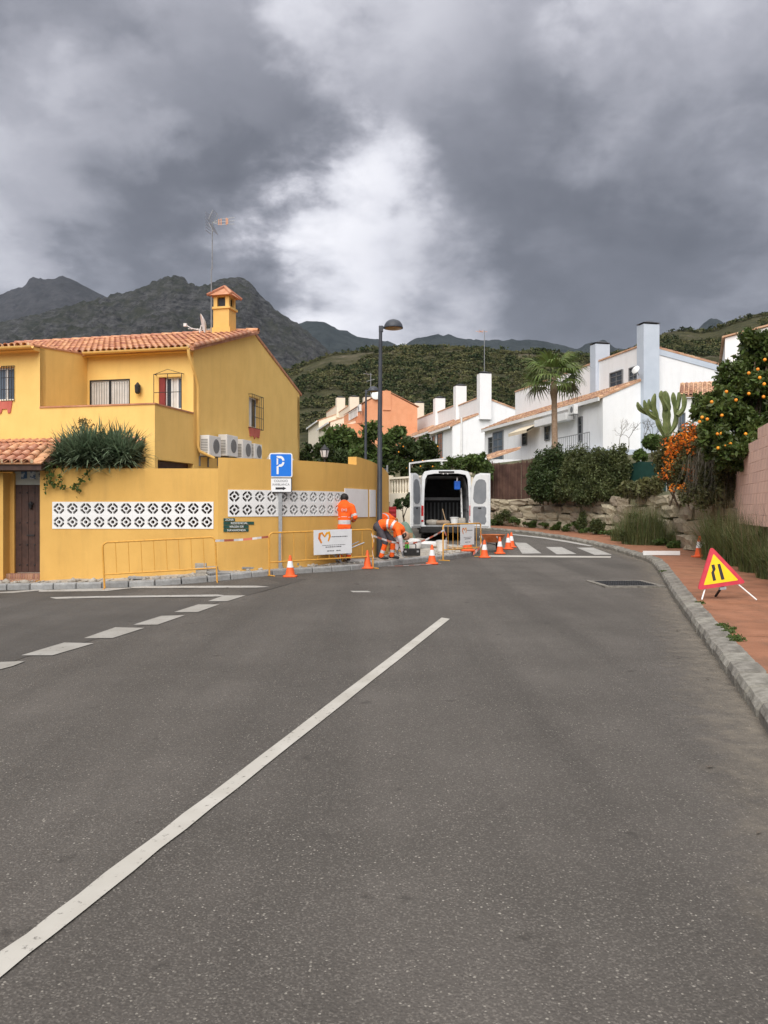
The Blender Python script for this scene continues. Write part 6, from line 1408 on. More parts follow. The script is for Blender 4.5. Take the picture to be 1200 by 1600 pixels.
for x in (-.12, .05): MB().lathe([(0, -.012), (.02, -.01), (.024, 0)], (x, -.006, 2.585), 8, axis='y').build('plate_lamp', m_lampw, van)
def van_door(side):
    s = -1 if side == 'L' else 1                     # local: hinge at x=0, door runs towards -s*x; inner face +y
    d = MB(); W_ = .80; f = lambda u, z, dd: (-s * u * 1.12, dd, z)
    outl = [(0, .50), (W_, .50), (W_, 2.58), (.42, 2.60), (.22, 2.54), (.10, 2.36), (.03, 2.0), (0, 1.35)]
    d.prism(outl, f, -.05, .0); ob = d.build('rear_door', m_van, van, recalc=True)
    ins = [(.05, .56), (W_ - .04, .56), (W_ - .04, 2.52), (.44, 2.54), (.26, 2.48), (.15, 2.32), (.09, 2.0), (.05, 1.35)]
    MB().prism(ins, f, .001, .035).build('inner_frame', m_van, ob, recalc=True)
    win = [(.14, 1.62), (.20, 1.48), (.34, 1.42), (.52, 1.42), (.64, 1.50), (.68, 1.64), (.68, 2.20), (.62, 2.32), (.50, 2.36), (.38, 2.36), (.26, 2.28), (.18, 2.08)]
    MB().prism(win, f, .030, .042).build('window_panel', m_vanpan, ob, recalc=True)
    MB().prism([(.14, .70), (.17, .64), (.62, .64), (.68, .74), (.68, .86), (.64, .95), (.68, 1.06), (.68, 1.26), (.62, 1.32), (.17, 1.32), (.14, 1.26)], f, .030, .042).build('lower_lining', m_vanpan, ob, recalc=True)
    MB().box(*sorted((-s * .40, -s * .54)), .042, .06, 1.24, 1.28).build('handle', m_rubber, ob)
    mb = MB()
    for z in (.8, 1.5, 2.1): mb.tube([(0, -.02, z - .06), (0, -.02, z + .06)], .025, 6)
    mb.build('hinge', m_van, ob)
    ob.location = (s * (.985 if side == 'L' else .92), -.01 if side == 'L' else -.06, 0); ob.rotation_euler = (0, 0, R(-116 if side == 'L' else 140)); return ob
van_door('L'); van_door('R')
# things lying in the load bay
def bucket(label, loc, r=.15, h=.28, m=m_whiteplast, tilt=0):
    t = thing('bucket', label, 'bucket', loc); t.rotation_euler = (tilt, 0, 0)
    MB().lathe([(.0, .0), (r * .82, 0), (r, h), (r * 1.06, h), (r * 1.06, h - .03), (r * .98, h - .03), (r * .97, h - .01), (r * .80, .015), (0, .015)], n=16).build('pail', m, t, smooth=40.0)
    MB().tube([(r * math.cos(R(a)), r * .25, h - .02 + r * .8 * math.sin(R(a)) * .35) for a in range(0, 181, 20)], .006, 4).build('handle', m_grey, t); return t
VM0 = Matrix.Translation((2.42, 32.0, vz)) @ Matrix.Rotation(R(-1.0), 4, 'Z'); vp = lambda x, y, z: VM0 @ Vector((x, y, z))
bucket('white bucket standing inside the open van', vp(.34, .40, .602), .17, .30)
sk = mat('dusty_sack', (.30, .27, .23), (.40, .37, .32), scale=6, rough=.9, bump=.6, bscale=10)
def sack(label, loc, sx, sy, sz, m=sk, rz=0):
    t = thing('cement_sack', label, 'sack', loc, rz); bm = bmesh.new(); bmesh.ops.create_cube(bm, size=1); bmesh.ops.subdivide_edges(bm, edges=bm.edges, cuts=3, use_grid_fill=True)
    for v in bm.verts: q = v.co.lerp(v.co.normalized() * .55, .55); v.co = Vector((q.x * sx, q.y * sy, (q.z + .42) * sz)) + Vector((random.gauss(0, .01),) * 3)
    me = bpy.data.meshes.new('bag'); bm.to_mesh(me); bm.free(); me.materials.append(m); me.polygons.foreach_set('use_smooth', [True] * len(me.polygons)); obj('bag', me, t); return t
sack('dusty grey sack on the van floor beside the left wall', vp(-.55, .5, .60), .5, .4, .22); sack('brown dusty sack in the middle of the van floor', vp(-.12, .45, .60), .55, .45, .2, mat('brown_sack', (.26, .19, .13), (.34, .26, .19), scale=6, rough=.9)); sack('pale stone grey sack by the right door of the van', vp(.62, .35, .60), .32, .35, .3)
m_bluebag = mat('blue_plastic', (.01, .09, .45), (.015, .12, .55), rough=.45, scale=4)
bb = thing('blue_jerrycan', 'blue plastic container hung high inside the van', 'container', vp(.44, .35, 1.98)); MB().rbox(-.12, .12, -.09, .09, 0, .34, .03).build('body', m_bluebag, bb); MB().tube([(0, 0, .33), (0, 0, .47)], .03, 8).build('strap', m_whiteplast, bb)
sh = thing('shovel', 'shovel leaning inside the van with its handle up', 'shovel', vp(.02, .55, .61)); MB().tube([(0, -.3, 0), (-.14, .1, .62)], .018, 6).build('handle', m_wood, sh); MB().prism([(-.10, -.30), (.10, -.30), (.09, 0), (-.09, 0)], lambda u, z, d: (u + .05, -.32 + z * .6, .02 + d), 0, .01).build('blade', m_grey, sh, recalc=True)
lad = thing('ladder', 'pale metal ladder rails standing along the right wall inside the van', 'ladder', vp(.66, .5, .605))
MB().bar((0, 0, 0), (-.03, .2, 1.45), .04, .03).bar((.0, .35, 0), (-.03, .55, 1.45), .04, .03).build('rail', m_whitepaint, lad); rg_ = MB()
for k in range(5): rg_.bar((-.005 * k, .03 * k + .05, .2 + .27 * k), (-.005 * k, .36 + .03 * k + .02, .2 + .27 * k), .025)
rg_.build('rung', m_grey, lad)

# ------------------------------------------------------------------ street lamps
def street_lamp(label, px, Z, ytop, r=.075):
    b = P(px, 800, Z); zg = gz(b.x, b.y) + .1; top = CAMH + (HZ - ytop) / F * Z - zg
    t = thing('street_lamp', label, 'street lamp', (b.x, b.y, zg), 0, 'street lamps')
    MB().tube([(0, 0, -.1), (0, 0, .9), (0, 0, .92), (.01, 0, top * .6), (.03, 0, top)], [r * 1.15, r * 1.15, r, r * .85, r * .62], 12).build('pole', m_darkpole, t, smooth=40.0)
    MB().rbox(-.02, .10, -.05, .05, top - .12, top + .05, .012).tube([(.05, 0, top), (.22, 0, top + .01)], .035, 8).build('arm', m_darkpole, t)
    mb = MB(); mb.lathe([(.265, -.05), (.262, -.02), (.245, .05), (.20, .12), (.14, .165), (.07, .19), (.0, .195)], (.38, 0, top + .03), 20); h = mb.build('lamp_hood', m_darkpole, t, smooth=True); pass
    m_l = bpy.data.materials.get('lamp_lens') or mat('lamp_lens', (.34, .19, .06), (.42, .25, .09), rough=.3, scale=6)
    MB().lathe([(.0, -.085), (.12, -.08), (.20, -.065), (.25, -.045), (.25, -.03), (0, -.03)], (.38, 0, top + .028), 20).build('lens', m_l, t, smooth=True); return t
street_lamp('tall dark grey street lamp rising beside the bending workers', 593, 22.6, 512)
street_lamp('second dark street lamp farther up against the salmon orange house', 571, 40, 611)

# ------------------------------------------------------------------ parking sign
sz_ = 18.95; sb = P(438, 890, sz_); zg = gz(sb.x, sb.y) + .16
ps = thing('parking_sign', 'blue parking sign with a white school arrow plate on a grey post', 'sign', (sb.x, sb.y, zg), R(2)); zz = lambda py: CAMH + (HZ - py) / F * sz_ - zg
MB().box(-.04, .04, 0, .045, -.25, zz(712)).build('post', m_grey, ps)
def rrect(x0, x1, z0, z1, r, n=4):
    pts = []
    for cx_0, cz_0, a0 in ((x1 - r, z1 - r, 0), (x0 + r, z1 - r, 90), (x0 + r, z0 + r, 180), (x1 - r, z0 + r, 270)):
        pts += [(cx_0 + r * math.cos(R(a0 + 90 * k / n)), cz_0 + r * math.sin(R(a0 + 90 * k / n))) for k in range(n + 1)]
    return pts
u0, u1 = (421 - 438) / F * sz_, (457 - 438) / F * sz_
pl = MB().prism(rrect(u0, u1, zz(746), zz(708), .05), fE, -.035, -.012).build('parking_plate', m_signwhite, ps, recalc=True)
MB().prism(rrect(u0 + .025, u1 - .025, zz(746) + .025, zz(708) - .025, .03), fE, -.039, -.034).build('blue_field', m_signblue, pl, recalc=True)
cx_, z0_, z1_ = (u0 + u1) / 2 - .03, zz(741), zz(712.5); hh = z1_ - z0_
lt = MB(); q = lambda pts: lt.prism(pts, fE, -.043, -.038)
q([(cx_ - .065, z0_), (cx_ - .02, z0_), (cx_ - .02, z0_ + hh * .40), (cx_ - .045, z0_ + hh * .46), (cx_ - .065, z0_ + hh * .43)]); q([(cx_ - .065, z0_ + hh * .50), (cx_ - .03, z0_ + hh * .55), (cx_ - .03, z0_ + hh * .84), (cx_ - .065, z0_ + hh * .89)])
arc = [(cx_ + .02 + .095 * math.cos(R(a)), z0_ + hh * .70 + hh * .30 * math.sin(R(a))) for a in range(-90, 91, 20)]; arci = [(cx_ + .02 + .048 * math.cos(R(a)), z0_ + hh * .70 + hh * .165 * math.sin(R(a))) for a in range(90, -91, -20)]
q([(cx_ - .035, z0_ + hh * .42)] + arc[:5] + arci[-5:] + [(cx_ - .01, z0_ + hh * .53)]); q(arc[5:] + [(cx_ - .065, z0_ + hh)] + [(cx_ - .065, z0_ + hh * .93), (cx_ - .03, z0_ + hh * .88)] + arci[:5]); lt.build('letter_p', m_signwhite, pl, recalc=True)
p2 = MB().prism(rrect(u0 + .01, u1 - .01, zz(769.5), zz(746.8), .03), fE, -.034, -.012).build('school_plate', m_signblack, ps, recalc=True)
MB().prism(rrect(u0 + .03, u1 - .03, zz(768.5), zz(747.6), .015), fE, -.038, -.033).build('white_field', m_signwhite, p2, recalc=True); cc = (u0 + u1) / 2
obj('lettering', text_mesh('COLEGIO', .074, .001, m_text), p2, (cc, -.040, zz(753.2))); obj('lettering', text_mesh('XARBLANCA', .068, .001, m_text), p2, (cc, -.040, zz(758.6)))
MB().prism([(cc - .12, zz(764.8)), (cc + .05, zz(764.8)), (cc + .05, zz(766)), (cc + .125, zz(763)), (cc + .05, zz(760.4)), (cc + .05, zz(761.6)), (cc - .12, zz(761.6))], fE, -.041, -.0375).build('arrow', m_signblack, p2, recalc=True)
# wall lantern on the curved wall
ln_s = s_at(513); q = wfn(ln_s, 2.75, .12); wl = thing('wall_top_lantern', 'small black lantern standing on top of the curved yellow wall', 'lantern', q)
MB().tube([(0, 0, -.02), (0, 0, .10)], .02, 6).lathe([(.06, .10), (.11, .30), (.12, .31), (.04, .40), (.01, .44)], n=6).build('frame', m_black, wl); 
for k in range(6):
    a0, a1 = R(60 * k + 6), R(60 * k + 54); MB().add([(.072 * math.cos(a0), .072 * math.sin(a0), .13), (.072 * math.cos(a1), .072 * math.sin(a1), .13), (.112 * math.cos(a1), .112 * math.sin(a1), .29), (.112 * math.cos(a0), .112 * math.sin(a0), .29)], [(0, 1, 2, 3)]).build('pane', m_lampw, wl)

# ------------------------------------------------------------------ barriers
def barrier(label, a, b, h=.98, nbar=8, rail=.30, group=None, lean=0.0):
    a, b = Vector(a), Vector(b); L_ = (b.xy - a.xy).length; ang = math.atan2(b.y - a.y, b.x - a.x)
    t = thing('works_barrier', label, 'barrier', a, ang, group); t.rotation_euler = (lean, -math.atan2(b.z - a.z, L_), ang); rr_ = .10
    fr = [(0, 0, .02), (0, 0, h - rr_)] + [(rr_ - rr_ * math.cos(R(k)), 0, h - rr_ + rr_ * math.sin(R(k))) for k in (30, 60, 90)] + [(L_ - rr_ + rr_ * math.sin(R(k)), 0, h - rr_ + rr_ * math.cos(R(k))) for k in (0, 30, 60)] + [(L_, 0, h - rr_), (L_, 0, .02)]
    MB().tube(fr, .020, 8).build('frame', m_barrier, t, smooth=40.0); MB().tube([(0, 0, rail), (L_, 0, rail)], .017, 8).build('lower_rail', m_barrier, t)
    bme = MB().tube([(0, 0, rail), (0, 0, h)], .008, 6).mesh('bar', m_barrier)
    for k in range(1, nbar): obj('bar', bme, t, (L_ * k / nbar, 0, 0))
    for x in (0.0, L_): MB().tube([(x, -.22, .012), (x, .22, .012)], .014, 6).build('foot', m_barrier, t)
    return t, L_
def gpt(px, py, off=0.01): return G(px, py, off)
b1, l1 = barrier('yellow barrier standing alone against the wall below the left pierced panel', Vector((-5.78, 17.08, gz(-5.78, 17.08))), Vector((-3.55, 17.58, gz(-3.55, 17.58))), .96, 9)
b2, l2 = barrier('yellow barrier carrying the wide white works notice', Vector((-2.56, 18.45, gz(-2.56, 18.45))), Vector((-.27, 20.3, gz(-.27, 20.3))), .96, 9)
b3, l3 = barrier('yellow barrier standing behind the bending workers', Vector((-.55, 22.6, gz(-.55, 22.6) + .10)), Vector((.42, 25.3, gz(.42, 25.3) + .14)), 1.0, 8)
b4, l4 = barrier('yellow barrier with the small white notice wrapped in tape behind the van', Vector((1.66, 23.2, gz(1.66, 23.2))), Vector((2.92, 24.9, gz(2.92, 24.9))), 1.02, 8)
def dashes(mb, x0, x1, z, y, h, rr):
    x = x0
    while x < x1: l = rr.uniform(.025, .07); mb.box(x, min(x + l, x1), y, y + .002, z, z + h); x += l + .012
def notice(t, x0, x1, z0, z1, label):
    n_ = MB().prism([(x0, z0), (x1, z0), (x1, z1), (x0, z1)], fE, -.034, -.026).build('notice', m_signwhite, t, recalc=True); n_['label'] = label; W_ = x1 - x0; H_ = z1 - z0
    s_ = W_ * .30; cxn, czn = x0 + W_ * .28, z1 - H_ * .30; pts = []
    left = [(-.95, -.45), (-1.0, .15), (-.75, .55), (-.4, .55), (-.05, .1)]; right = [(-.1, .1), (.3, .55), (.7, .6), (.95, .25), (.75, -.4)]
    mo = bpy.data.materials.get('logo_orange') or mat('logo_orange', (.72, .20, .02), (.85, .42, .03), rough=.4, scale=6); mr_ = bpy.data.materials.get('logo_red') or mat('logo_red', (.65, .12, .04), (.80, .30, .03), rough=.4, scale=6)
    MB().tube([(cxn + a * s_ * .5, -.036, czn + b_ * s_ * .55) for a, b_ in [(-.55, -.75), (-.95, -.1), (-.85, .45), (-.45, .55), (0, .05)]], [s_ * .07, s_ * .10, s_ * .11, s_ * .09, s_ * .05], 6).build('logo_left', mr_, n_).scale = (1, 1, 1)
    MB().tube([(cxn + a * s_ * .5, -.036, czn + b_ * s_ * .55) for a, b_ in [(-.05, .0), (.35, .5), (.75, .6), (.9, .1), (.6, -.55)]], [s_ * .05, s_ * .09, s_ * .11, s_ * .10, s_ * .06], 6).build('logo_right', mo, n_)
    for c in n_.children: 
        for v in c.data.vertices: v.co.y = -.036 + (v.co.y + .036) * .06
    rr = random.Random(3); mb = MB(); dashes(mb, x0 + W_ * .46, x0 + W_ * .88, z1 - H_ * .31, -.0365, H_ * .035, rr); dashes(mb, x0 + W_ * .22, x0 + W_ * .82, z0 + H_ * .36, -.0365, H_ * .02, rr); dashes(mb, x0 + W_ * .30, x0 + W_ * .72, z0 + H_ * .28, -.0365, H_ * .035, rr); dashes(mb, x0 + W_ * .34, x0 + W_ * .52, z0 + H_ * .12, -.0365, H_ * .035, rr); dashes(mb, x0 + W_ * .58, x0 + W_ * .70, z0 + H_ * .12, -.0365, H_ * .035, rr)
    mb.build('print', m_text, n_)
notice(b2, l2 * .40, l2 * .40 + 1.10, .41, .99, 'white works notice with an orange heart-shaped ribbon logo')
notice(b4, l4 * .42, l4 * .42 + .78, .40, 1.0, 'small white works notice with an orange ribbon logo')
# ------------------------------------------------------------------ cones
def cone_proto(label, loc, h=.5, plain=False, group='works cones along the roadworks', rz=0.0, tilt=0):
    t = thing('traffic_cone', label, 'traffic cone', loc, rz, group); k = h / .5; t.scale = (k, k, k); t.rotation_euler = (tilt, 0, rz)
    bs_ = MB(); pts = rrect(-.16, .16, -.16, .16, .05); bs_.prism(pts, lambda u, z, d: (u, z, d), 0, .028); bs_.lathe([(.135, .028), (.12, .045)], n=18); bs_.build('base', m_cone, t, recalc=True)
    r = lambda z: .115 - (.115 - .028) * (z - .03) / .46
    def sec(nm, z0, z1, m, e=0.0): MB().lathe([(r(z0) + e, z0), (r(z1) + e, z1), (r(z1) * .6, z1 + .001), (r(z0) * .6, z0 - .001)], n=18).build(nm, m, t, smooth=40.0)
    if plain: sec('body', .035, .485, m_cone)
    else: sec('body', .035, .22, m_cone); sec('reflective_band', .22, .37, m_reflect, .002); sec('upper_body', .37, .485, m_cone)
    MB().lathe([(r(.485), .485), (.024, .50), (.01, .505), (0, .505)], n=12).build('tip', m_cone, t); return t
cone_proto('orange and white cone beside the parking sign barrier', (-2.08, 18.3, gz(-2.08, 18.3)), .47)
cone_proto('plain orange cone at the corner of the notice barrier', gpt(574, 888), .44, plain=True)
cone_proto('orange and white cone on the strip of tape before the toolbox', gpt(675, 881), .5)
cone_proto('orange and white cone at the foot of the taped barrier', gpt(757, 871), .52)
cone_proto('orange and white cone standing on the end of the stop line', gpt(781, 865), .52)
cone_proto('orange and white cone in front of another at the crossing', gpt(794, 858), .52)
cone_proto('orange and white cone half hidden behind another at the crossing', gpt(799, 855), .52)
p = on_pave(1093, 871); cone_proto('orange and white cone alone on the red pavement by the grass', (p.x, p.y, p.z + .01), .58, group=None)
lc = on_pave(722, 862); cone_proto('orange cone behind the small notice on the dug-up pavement', (P(731, 0, 25.6).x, 25.6, gz(2.6, 25.6) + .14), .7, plain=True)
# ------------------------------------------------------------------ roadworks triangle on the right pavement
tz = 13.2; tp = G(1130, 936, .135)
ts = thing('warning_sign', 'yellow triangular road narrows sign with red border on folding legs', 'sign', (tp.x, tp.y, tp.z), R(4)); kx = tp.y / F
tw = lambda x, y: ((x - 1130) * kx, (936 - y) * kx + .0)
tri = [tw(1121, 856), tw(1091, 921), tw(1168, 911)]
def rtri(pts, r):
    out = []; n = 3
    for i in range(3):
        p0, p1, p2 = Vector(pts[i - 1]), Vector(pts[i]), Vector(pts[(i + 1) % 3]); a = (p0 - p1).normalized(); b = (p2 - p1).normalized()
        for k in range(5): t = k / 4; out.append(tuple((p1 + a * r * (1 - t) ** 2 + b * r * t ** 2)))
    return out
ctr_ = (Vector(tri[0]) + Vector(tri[1]) + Vector(tri[2])) / 3
scl = lambda f_: [tuple(ctr_ + (Vector(q) - ctr_) * f_) for q in tri]
tilt = lambda u, z, d: (u, d + z * .28, z)
pt_ = MB().prism(rtri(scl(1.04), .07), tilt, -.025, .0).build('plate', m_signred, ts, recalc=True)
MB().prism(rtri(scl(.74), .02), tilt, -.030, -.024).build('yellow_field', m_signyel, pt_, recalc=True)
sy = MB(); sy.prism([tw(1126.5, 882.5), tw(1131, 881.5), tw(1135, 905.5), tw(1129.5, 906.5)], tilt, -.034, -.029)
sy.prism([tw(1116.5, 883.5), tw(1121.5, 882.5), tw(1122.5, 890), tw(1119.5, 894.5), tw(1121, 907), tw(1116, 908), tw(1114.8, 895.5), tw(1117.5, 891)], tilt, -.034, -.029); sy.build('narrows_symbol', m_signblack, pt_, recalc=True)
lw_ = MB(); a = tilt(*tw(1103, 921), .01); lw_.tube([a, (tw(1092, 936)[0], -.08, -.0)], .012, 6); a = tilt(*tw(1157, 913), .01); lw_.tube([a, (tw(1176, 944)[0], -.16, 0.0)], .012, 6); lw_.build('leg', m_whitepaint, ts)
MB().bar(tilt(*tw(1133, 916), .02), (tw(1137, 930)[0], .42, .0), .035, .02).build('rear_leg', m_signblack, ts); MB().prism([tw(1126, 918.5), tw(1136, 917), tw(1136, 921), tw(1126, 922)], tilt, -.03, .02).build('clamp', m_grey, ts, recalc=True)
wr_ = on_pave(1005, 868); rail = thing('white_rail', 'white metal rail lying on the red pavement beside the kerb', 'rail', (wr_.x, wr_.y, wr_.z + .012), R(-2)); l_ = (1062 - 1005) / F * wr_.y
MB().box(0, l_, 0, .03, 0, .12).box(0, l_, .03, .12, .06, .075).build('bar', m_whitepaint, rail); MB().box(.2, .26, .03, .22, .0, .02).build('bracket', m_whitepaint, rail); MB().box(l_ * .5, l_ * .5 + .3, .12, .2, .06, .10).build('bracket', m_whitepaint, rail)
st_ = thing('metal_stake', 'thin pale stake leaning in the grass behind the pavement cone', 'stake', on_pave(1099, 868)); MB().tube([(0, 0, -.02), (.13, .2, .62)], .014, 6).build('rod', m_whitepaint, st_)

# ------------------------------------------------------------------ people (one continuous skin each)
def person(label, loc, rz, segs, head, hair=None, rules=None):
    """segs: (p0, p1, r0, r1, width_axis, ratio, key); fused by a voxel remesh, coloured by the nearest segment"""
    t = thing('person', label, 'person', loc, rz); mb = MB()
    for (p0, p1, r0, r1, ax_, ra, key) in segs:
        p0, p1 = Vector(p0), Vector(p1); d = (p1 - p0); l = d.length; d.normalize(); A = Vector(ax_) if ax_ else d.orthogonal(); A = (A - d * A.dot(d)).normalized(); Bv = d.cross(A); vs_ = []; n = 12
        prof = [(-.9 * r0, .35), (-.5 * r0, .82), (0, 1.0)] + [(l * k / 3, None) for k in (1, 2)] + [(l, 1.0), (l + .5 * r1, .82), (l + .9 * r1, .35)]
        for s_, f_ in prof:
            rad = (r0 + (r1 - r0) * s_ / l) if f_ is None else (r0 if s_ <= 0 else r1) * f_
            for k in range(n): an_ = 2 * math.pi * k / n; vs_.append(p0 + d * s_ + A * (rad * math.cos(an_)) + Bv * (rad * ra * math.sin(an_)))
        m_ = len(prof); fs = [(i * n + k, i * n + (k + 1) % n, (i + 1) * n + (k + 1) % n, (i + 1) * n + k) for i in range(m_ - 1) for k in range(n)] + [tuple(range(n - 1, -1, -1)), tuple((m_ - 1) * n + k for k in range(n))]; mb.add(vs_, fs)
    me = mb.mesh('tmp', m_skin, recalc=True); ob = bpy.data.objects.new('tmp', me); COL.objects.link(ob)
    md = ob.modifiers.new('r', 'REMESH'); md.mode = 'VOXEL'; md.voxel_size = .013; ms = ob.modifiers.new('s', 'SMOOTH'); ms.iterations = 4; ms.factor = .5
    dg = bpy.context.evaluated_depsgraph_get(); m2 = bpy.data.meshes.new_from_object(ob.evaluated_get(dg)); bpy.data.objects.remove(ob); m2.name = 'body'
    keys = ['skin', 'hivis', 'band', 'trouser', 'shoe', 'sleeve', 'glove']; mats = [m_skin, m_hivis, m_band, m_trouser, m_shoe, m_sleeve, m_greyplast]
    m2.materials.clear(); [m2.materials.append(x) for x in mats]
    S0 = np.array([s_[0] for s_ in segs], float); S1 = np.array([s_[1] for s_ in segs], float); D = S1 - S0; LL = (D ** 2).sum(1); Rr = np.array([(s_[2] + s_[3]) / 2 for s_ in segs])
    nf = len(m2.polygons); C = np.zeros(nf * 3); m2.polygons.foreach_get('center', C); C = C.reshape(-1, 3)
    T = np.clip(((C[:, None] - S0[None]) * D[None]).sum(-1) / LL[None], -.2, 1.2); Tc = np.clip(T, 0, 1); Q = S0[None] + D[None] * Tc[..., None]; dist = np.linalg.norm(C[:, None] - Q, axis=-1) - Rr[None]; best = dist.argmin(1)
    idx = np.zeros(nf, np.int32)
    for i in range(nf):
        k = segs[best[i]][6]; tt = T[i, best[i]]
        key = k if isinstance(k, str) else next((kk for lim, kk in k if tt <= lim), k[-1][1]); idx[i] = keys.index(key)
    m2.polygons.foreach_set('material_index', idx); m2.polygons.foreach_set('use_smooth', [True] * nf); obj('body', m2, t)
    if hair:
        c, r, tilt_ = hair; h = MB(); h.lathe([(r * math.sin(R(a)), r * math.cos(R(a)) * 1.08) for a in range(112, -1, -14)] , n=16); ho = h.build('hair', m_hair, t, smooth=True); ho.location = c; ho.rotation_euler = tilt_
    return t
m_sleeve = mat('pale_sleeve', (.50, .44, .46), (.60, .55, .56), rough=.8, scale=9)
def hand(p, d, side, key='skin', s=1.0):
    p, d = Vector(p), Vector(d).normalized(); sd_ = Vector(side).normalized(); nn = d.cross(sd_); out = [(p, p + d * .07 * s, .038 * s, .040 * s, sd_, .55, key)]
    for k, (o, l) in enumerate(((-.030, .062), (-.010, .075), (.010, .070), (.030, .055))):
        b = p + d * .085 * s + sd_ * o * s; out += [(b, b + (d + nn * .3) * l * .55 * s, .0105 * s, .010 * s, None, 1, key), (b + (d + nn * .3) * l * .55 * s, b + (d * .85 + nn * .75) * l * s, .010 * s, .008 * s, None, 1, key)]
    b = p + d * .02 * s - sd_ * .035 * s; out.append((b, b + (d * .7 - sd_ * .7 + nn * .3) * .06 * s, .012 * s, .010 * s, None, 1, key)); return out
def leg(hip, knee, ank, toe, lower='hivis'):
    low = [(.10, 'trouser'), (.60, 'hivis'), (.80, 'band'), (1.3, 'hivis')] if lower == 'hivis' else lower
    hip, knee, ank, toe = map(Vector, (hip, knee, ank, toe)); foot_d = (toe - ank); foot_d.z = 0; fd = foot_d.normalized()
    return [(hip, knee, .098, .072, None, 1, 'trouser'), (knee, ank, .070, .062, None, 1, low), (ank - fd * .05 + Vector((0, 0, -.035)), toe, .045, .040, None, 1, 'shoe')]
X1 = Vector((1, 0, 0)); Y1v = Vector((0, 1, 0))
# worker 1: standing, back to the camera
s1 = [((0, 0, .86), (0, 0, 1.0), .165, .165, X1, .72, [(.5, 'hivis'), (1.3, 'band')]), ((0, 0, 1.0), (0, .01, 1.16), .165, .170, X1, .72, [(.15, 'band'), (.62, 'hivis'), (1.05, 'band'), (1.3, 'hivis')]), ((0, .01, 1.17), (0, 0, 1.36), .175, .185, X1, .62, 'hivis'), ((-.16, 0, 1.385), (.16, 0, 1.385), .072, .072, None, 1, 'hivis'),
      ((0, .01, 1.40), (0, .02, 1.52), .062, .055, None, 1, [(.4, 'hivis'), (1.3, 'skin')]), ((0, .02, 1.55), (0, .035, 1.61), .085, .088, X1, 1.15, 'skin'), ((0, .125, 1.575), (0, .14, 1.565), .014, .016, None, 1, 'skin'), ((-.088, .02, 1.56), (-.096, .015, 1.59), .012, .014, None, 1, 'skin'), ((.088, .02, 1.56), (.096, .015, 1.59), .012, .014, None, 1, 'skin')]
for sx in (-1, 1):
    sh_, el, wr = Vector((sx * .195, 0, 1.365)), Vector((sx * .275, -.03, 1.10)), Vector((sx * .225, .20, 1.02))
    if sx < 0: el, wr = Vector((-.285, .0, 1.10)), Vector((-.27, .2, 1.0))
    s1 += [(sh_, el, .072, .062, None, 1, [(.66, 'hivis'), (.86, 'band'), (1.3, 'hivis')]), (el, wr, .060, .045, None, 1, [(.35, 'hivis'), (.55, 'band'), (1.3, 'hivis')])] + hand(wr + Vector((0, .02, 0)), (-sx * .5, .7, -.1), (0, .3, 1), 'skin')
    s1 += leg((sx * .085, 0, .86), (sx * .10, .03, .47), (sx * .105, -.01, .10), (sx * .12, .16, .045))
p1 = Vector((-.985, 20.5, 0)); p1.z = gz(*p1.xy) + .15
w1p = person('worker in orange high-visibility jacket standing with back turned at the wall', p1, 0, s1, None, ((0, .025, 1.588), .103, (R(16), 0, 0)))
obj('back_logo', text_mesh('(m)', .10, .001, m_band), w1p, (0, -.134, 1.26), (R(-4), 0, 0))
# worker 2: bending over, facing right
hp, kn, an2 = Vector((-.12, 0, .84)), Vector((.09, 0, .44)), Vector((-.02, 0, .10))
s2 = [((-.12, 0, .84), (.0, 0, .90), .165, .165, Y1v, .85, [(.55, 'trouser'), (1.3, 'hivis')]), ((.02, 0, .91), (.22, 0, .90), .165, .175, Y1v, .8, [(.45, 'hivis'), (.70, 'band'), (1.3, 'hivis')]), ((.22, 0, .90), (.42, 0, .80), .18, .175, Y1v, .72, [(.10, 'hivis'), (.35, 'band'), (1.3, 'hivis')]), ((.42, -.17, .76), (.42, .17, .76), .075, .075, None, 1, 'hivis'),
      ((.46, 0, .76), (.54, 0, .68), .060, .055, None, 1, 'skin'), ((.58, 0, .64), (.60, 0, .57), .088, .085, Y1v, 1.15, 'skin'), ((.67, 0, .53), (.68, 0, .52), .015, .016, None, 1, 'skin'), ((.57, -.09, .60), (.57, -.10, .63), .012, .014, None, 1, 'skin'), ((.57, .09, .60), (.57, .10, .63), .012, .014, None, 1, 'skin')]
for sx, (el, wr) in ((-1, (Vector((.50, -.22, .50)), Vector((.53, -.20, .24)))), (1, (Vector((.36, .18, .50)), Vector((.34, .12, .26))))):
    s2 += [(Vector((.42, sx * .19, .75)), el, .072, .060, None, 1, [(.55, 'hivis'), (.8, 'band'), (1.3, 'sleeve')]), (el, wr, .056, .042, None, 1, 'sleeve')] + hand(wr + Vector((.005, 0, -.02)), (.1, 0, -1), (0, 1, 0), 'glove', 1.1)
s2 += leg(hp + Vector((0, -.10, 0)), kn + Vector((.0, -.12, 0)), an2 + Vector((0, -.12, 0)), an2 + Vector((.16, -.14, -.06))) + leg(hp + Vector((0, .10, 0)), kn + Vector((.14, .14, .02)), an2 + Vector((.22, .14, 0)), an2 + Vector((.38, .15, -.06)))
p2_ = Vector((-.02, 21.25, 0)); p2_.z = gz(*p2_.xy) + .15
person('worker in orange top and grey trousers bending forward with hands on the ground', p2_, R(-12), s2, None, ((.565, 0, .625), .10, (0, R(148), 0)))
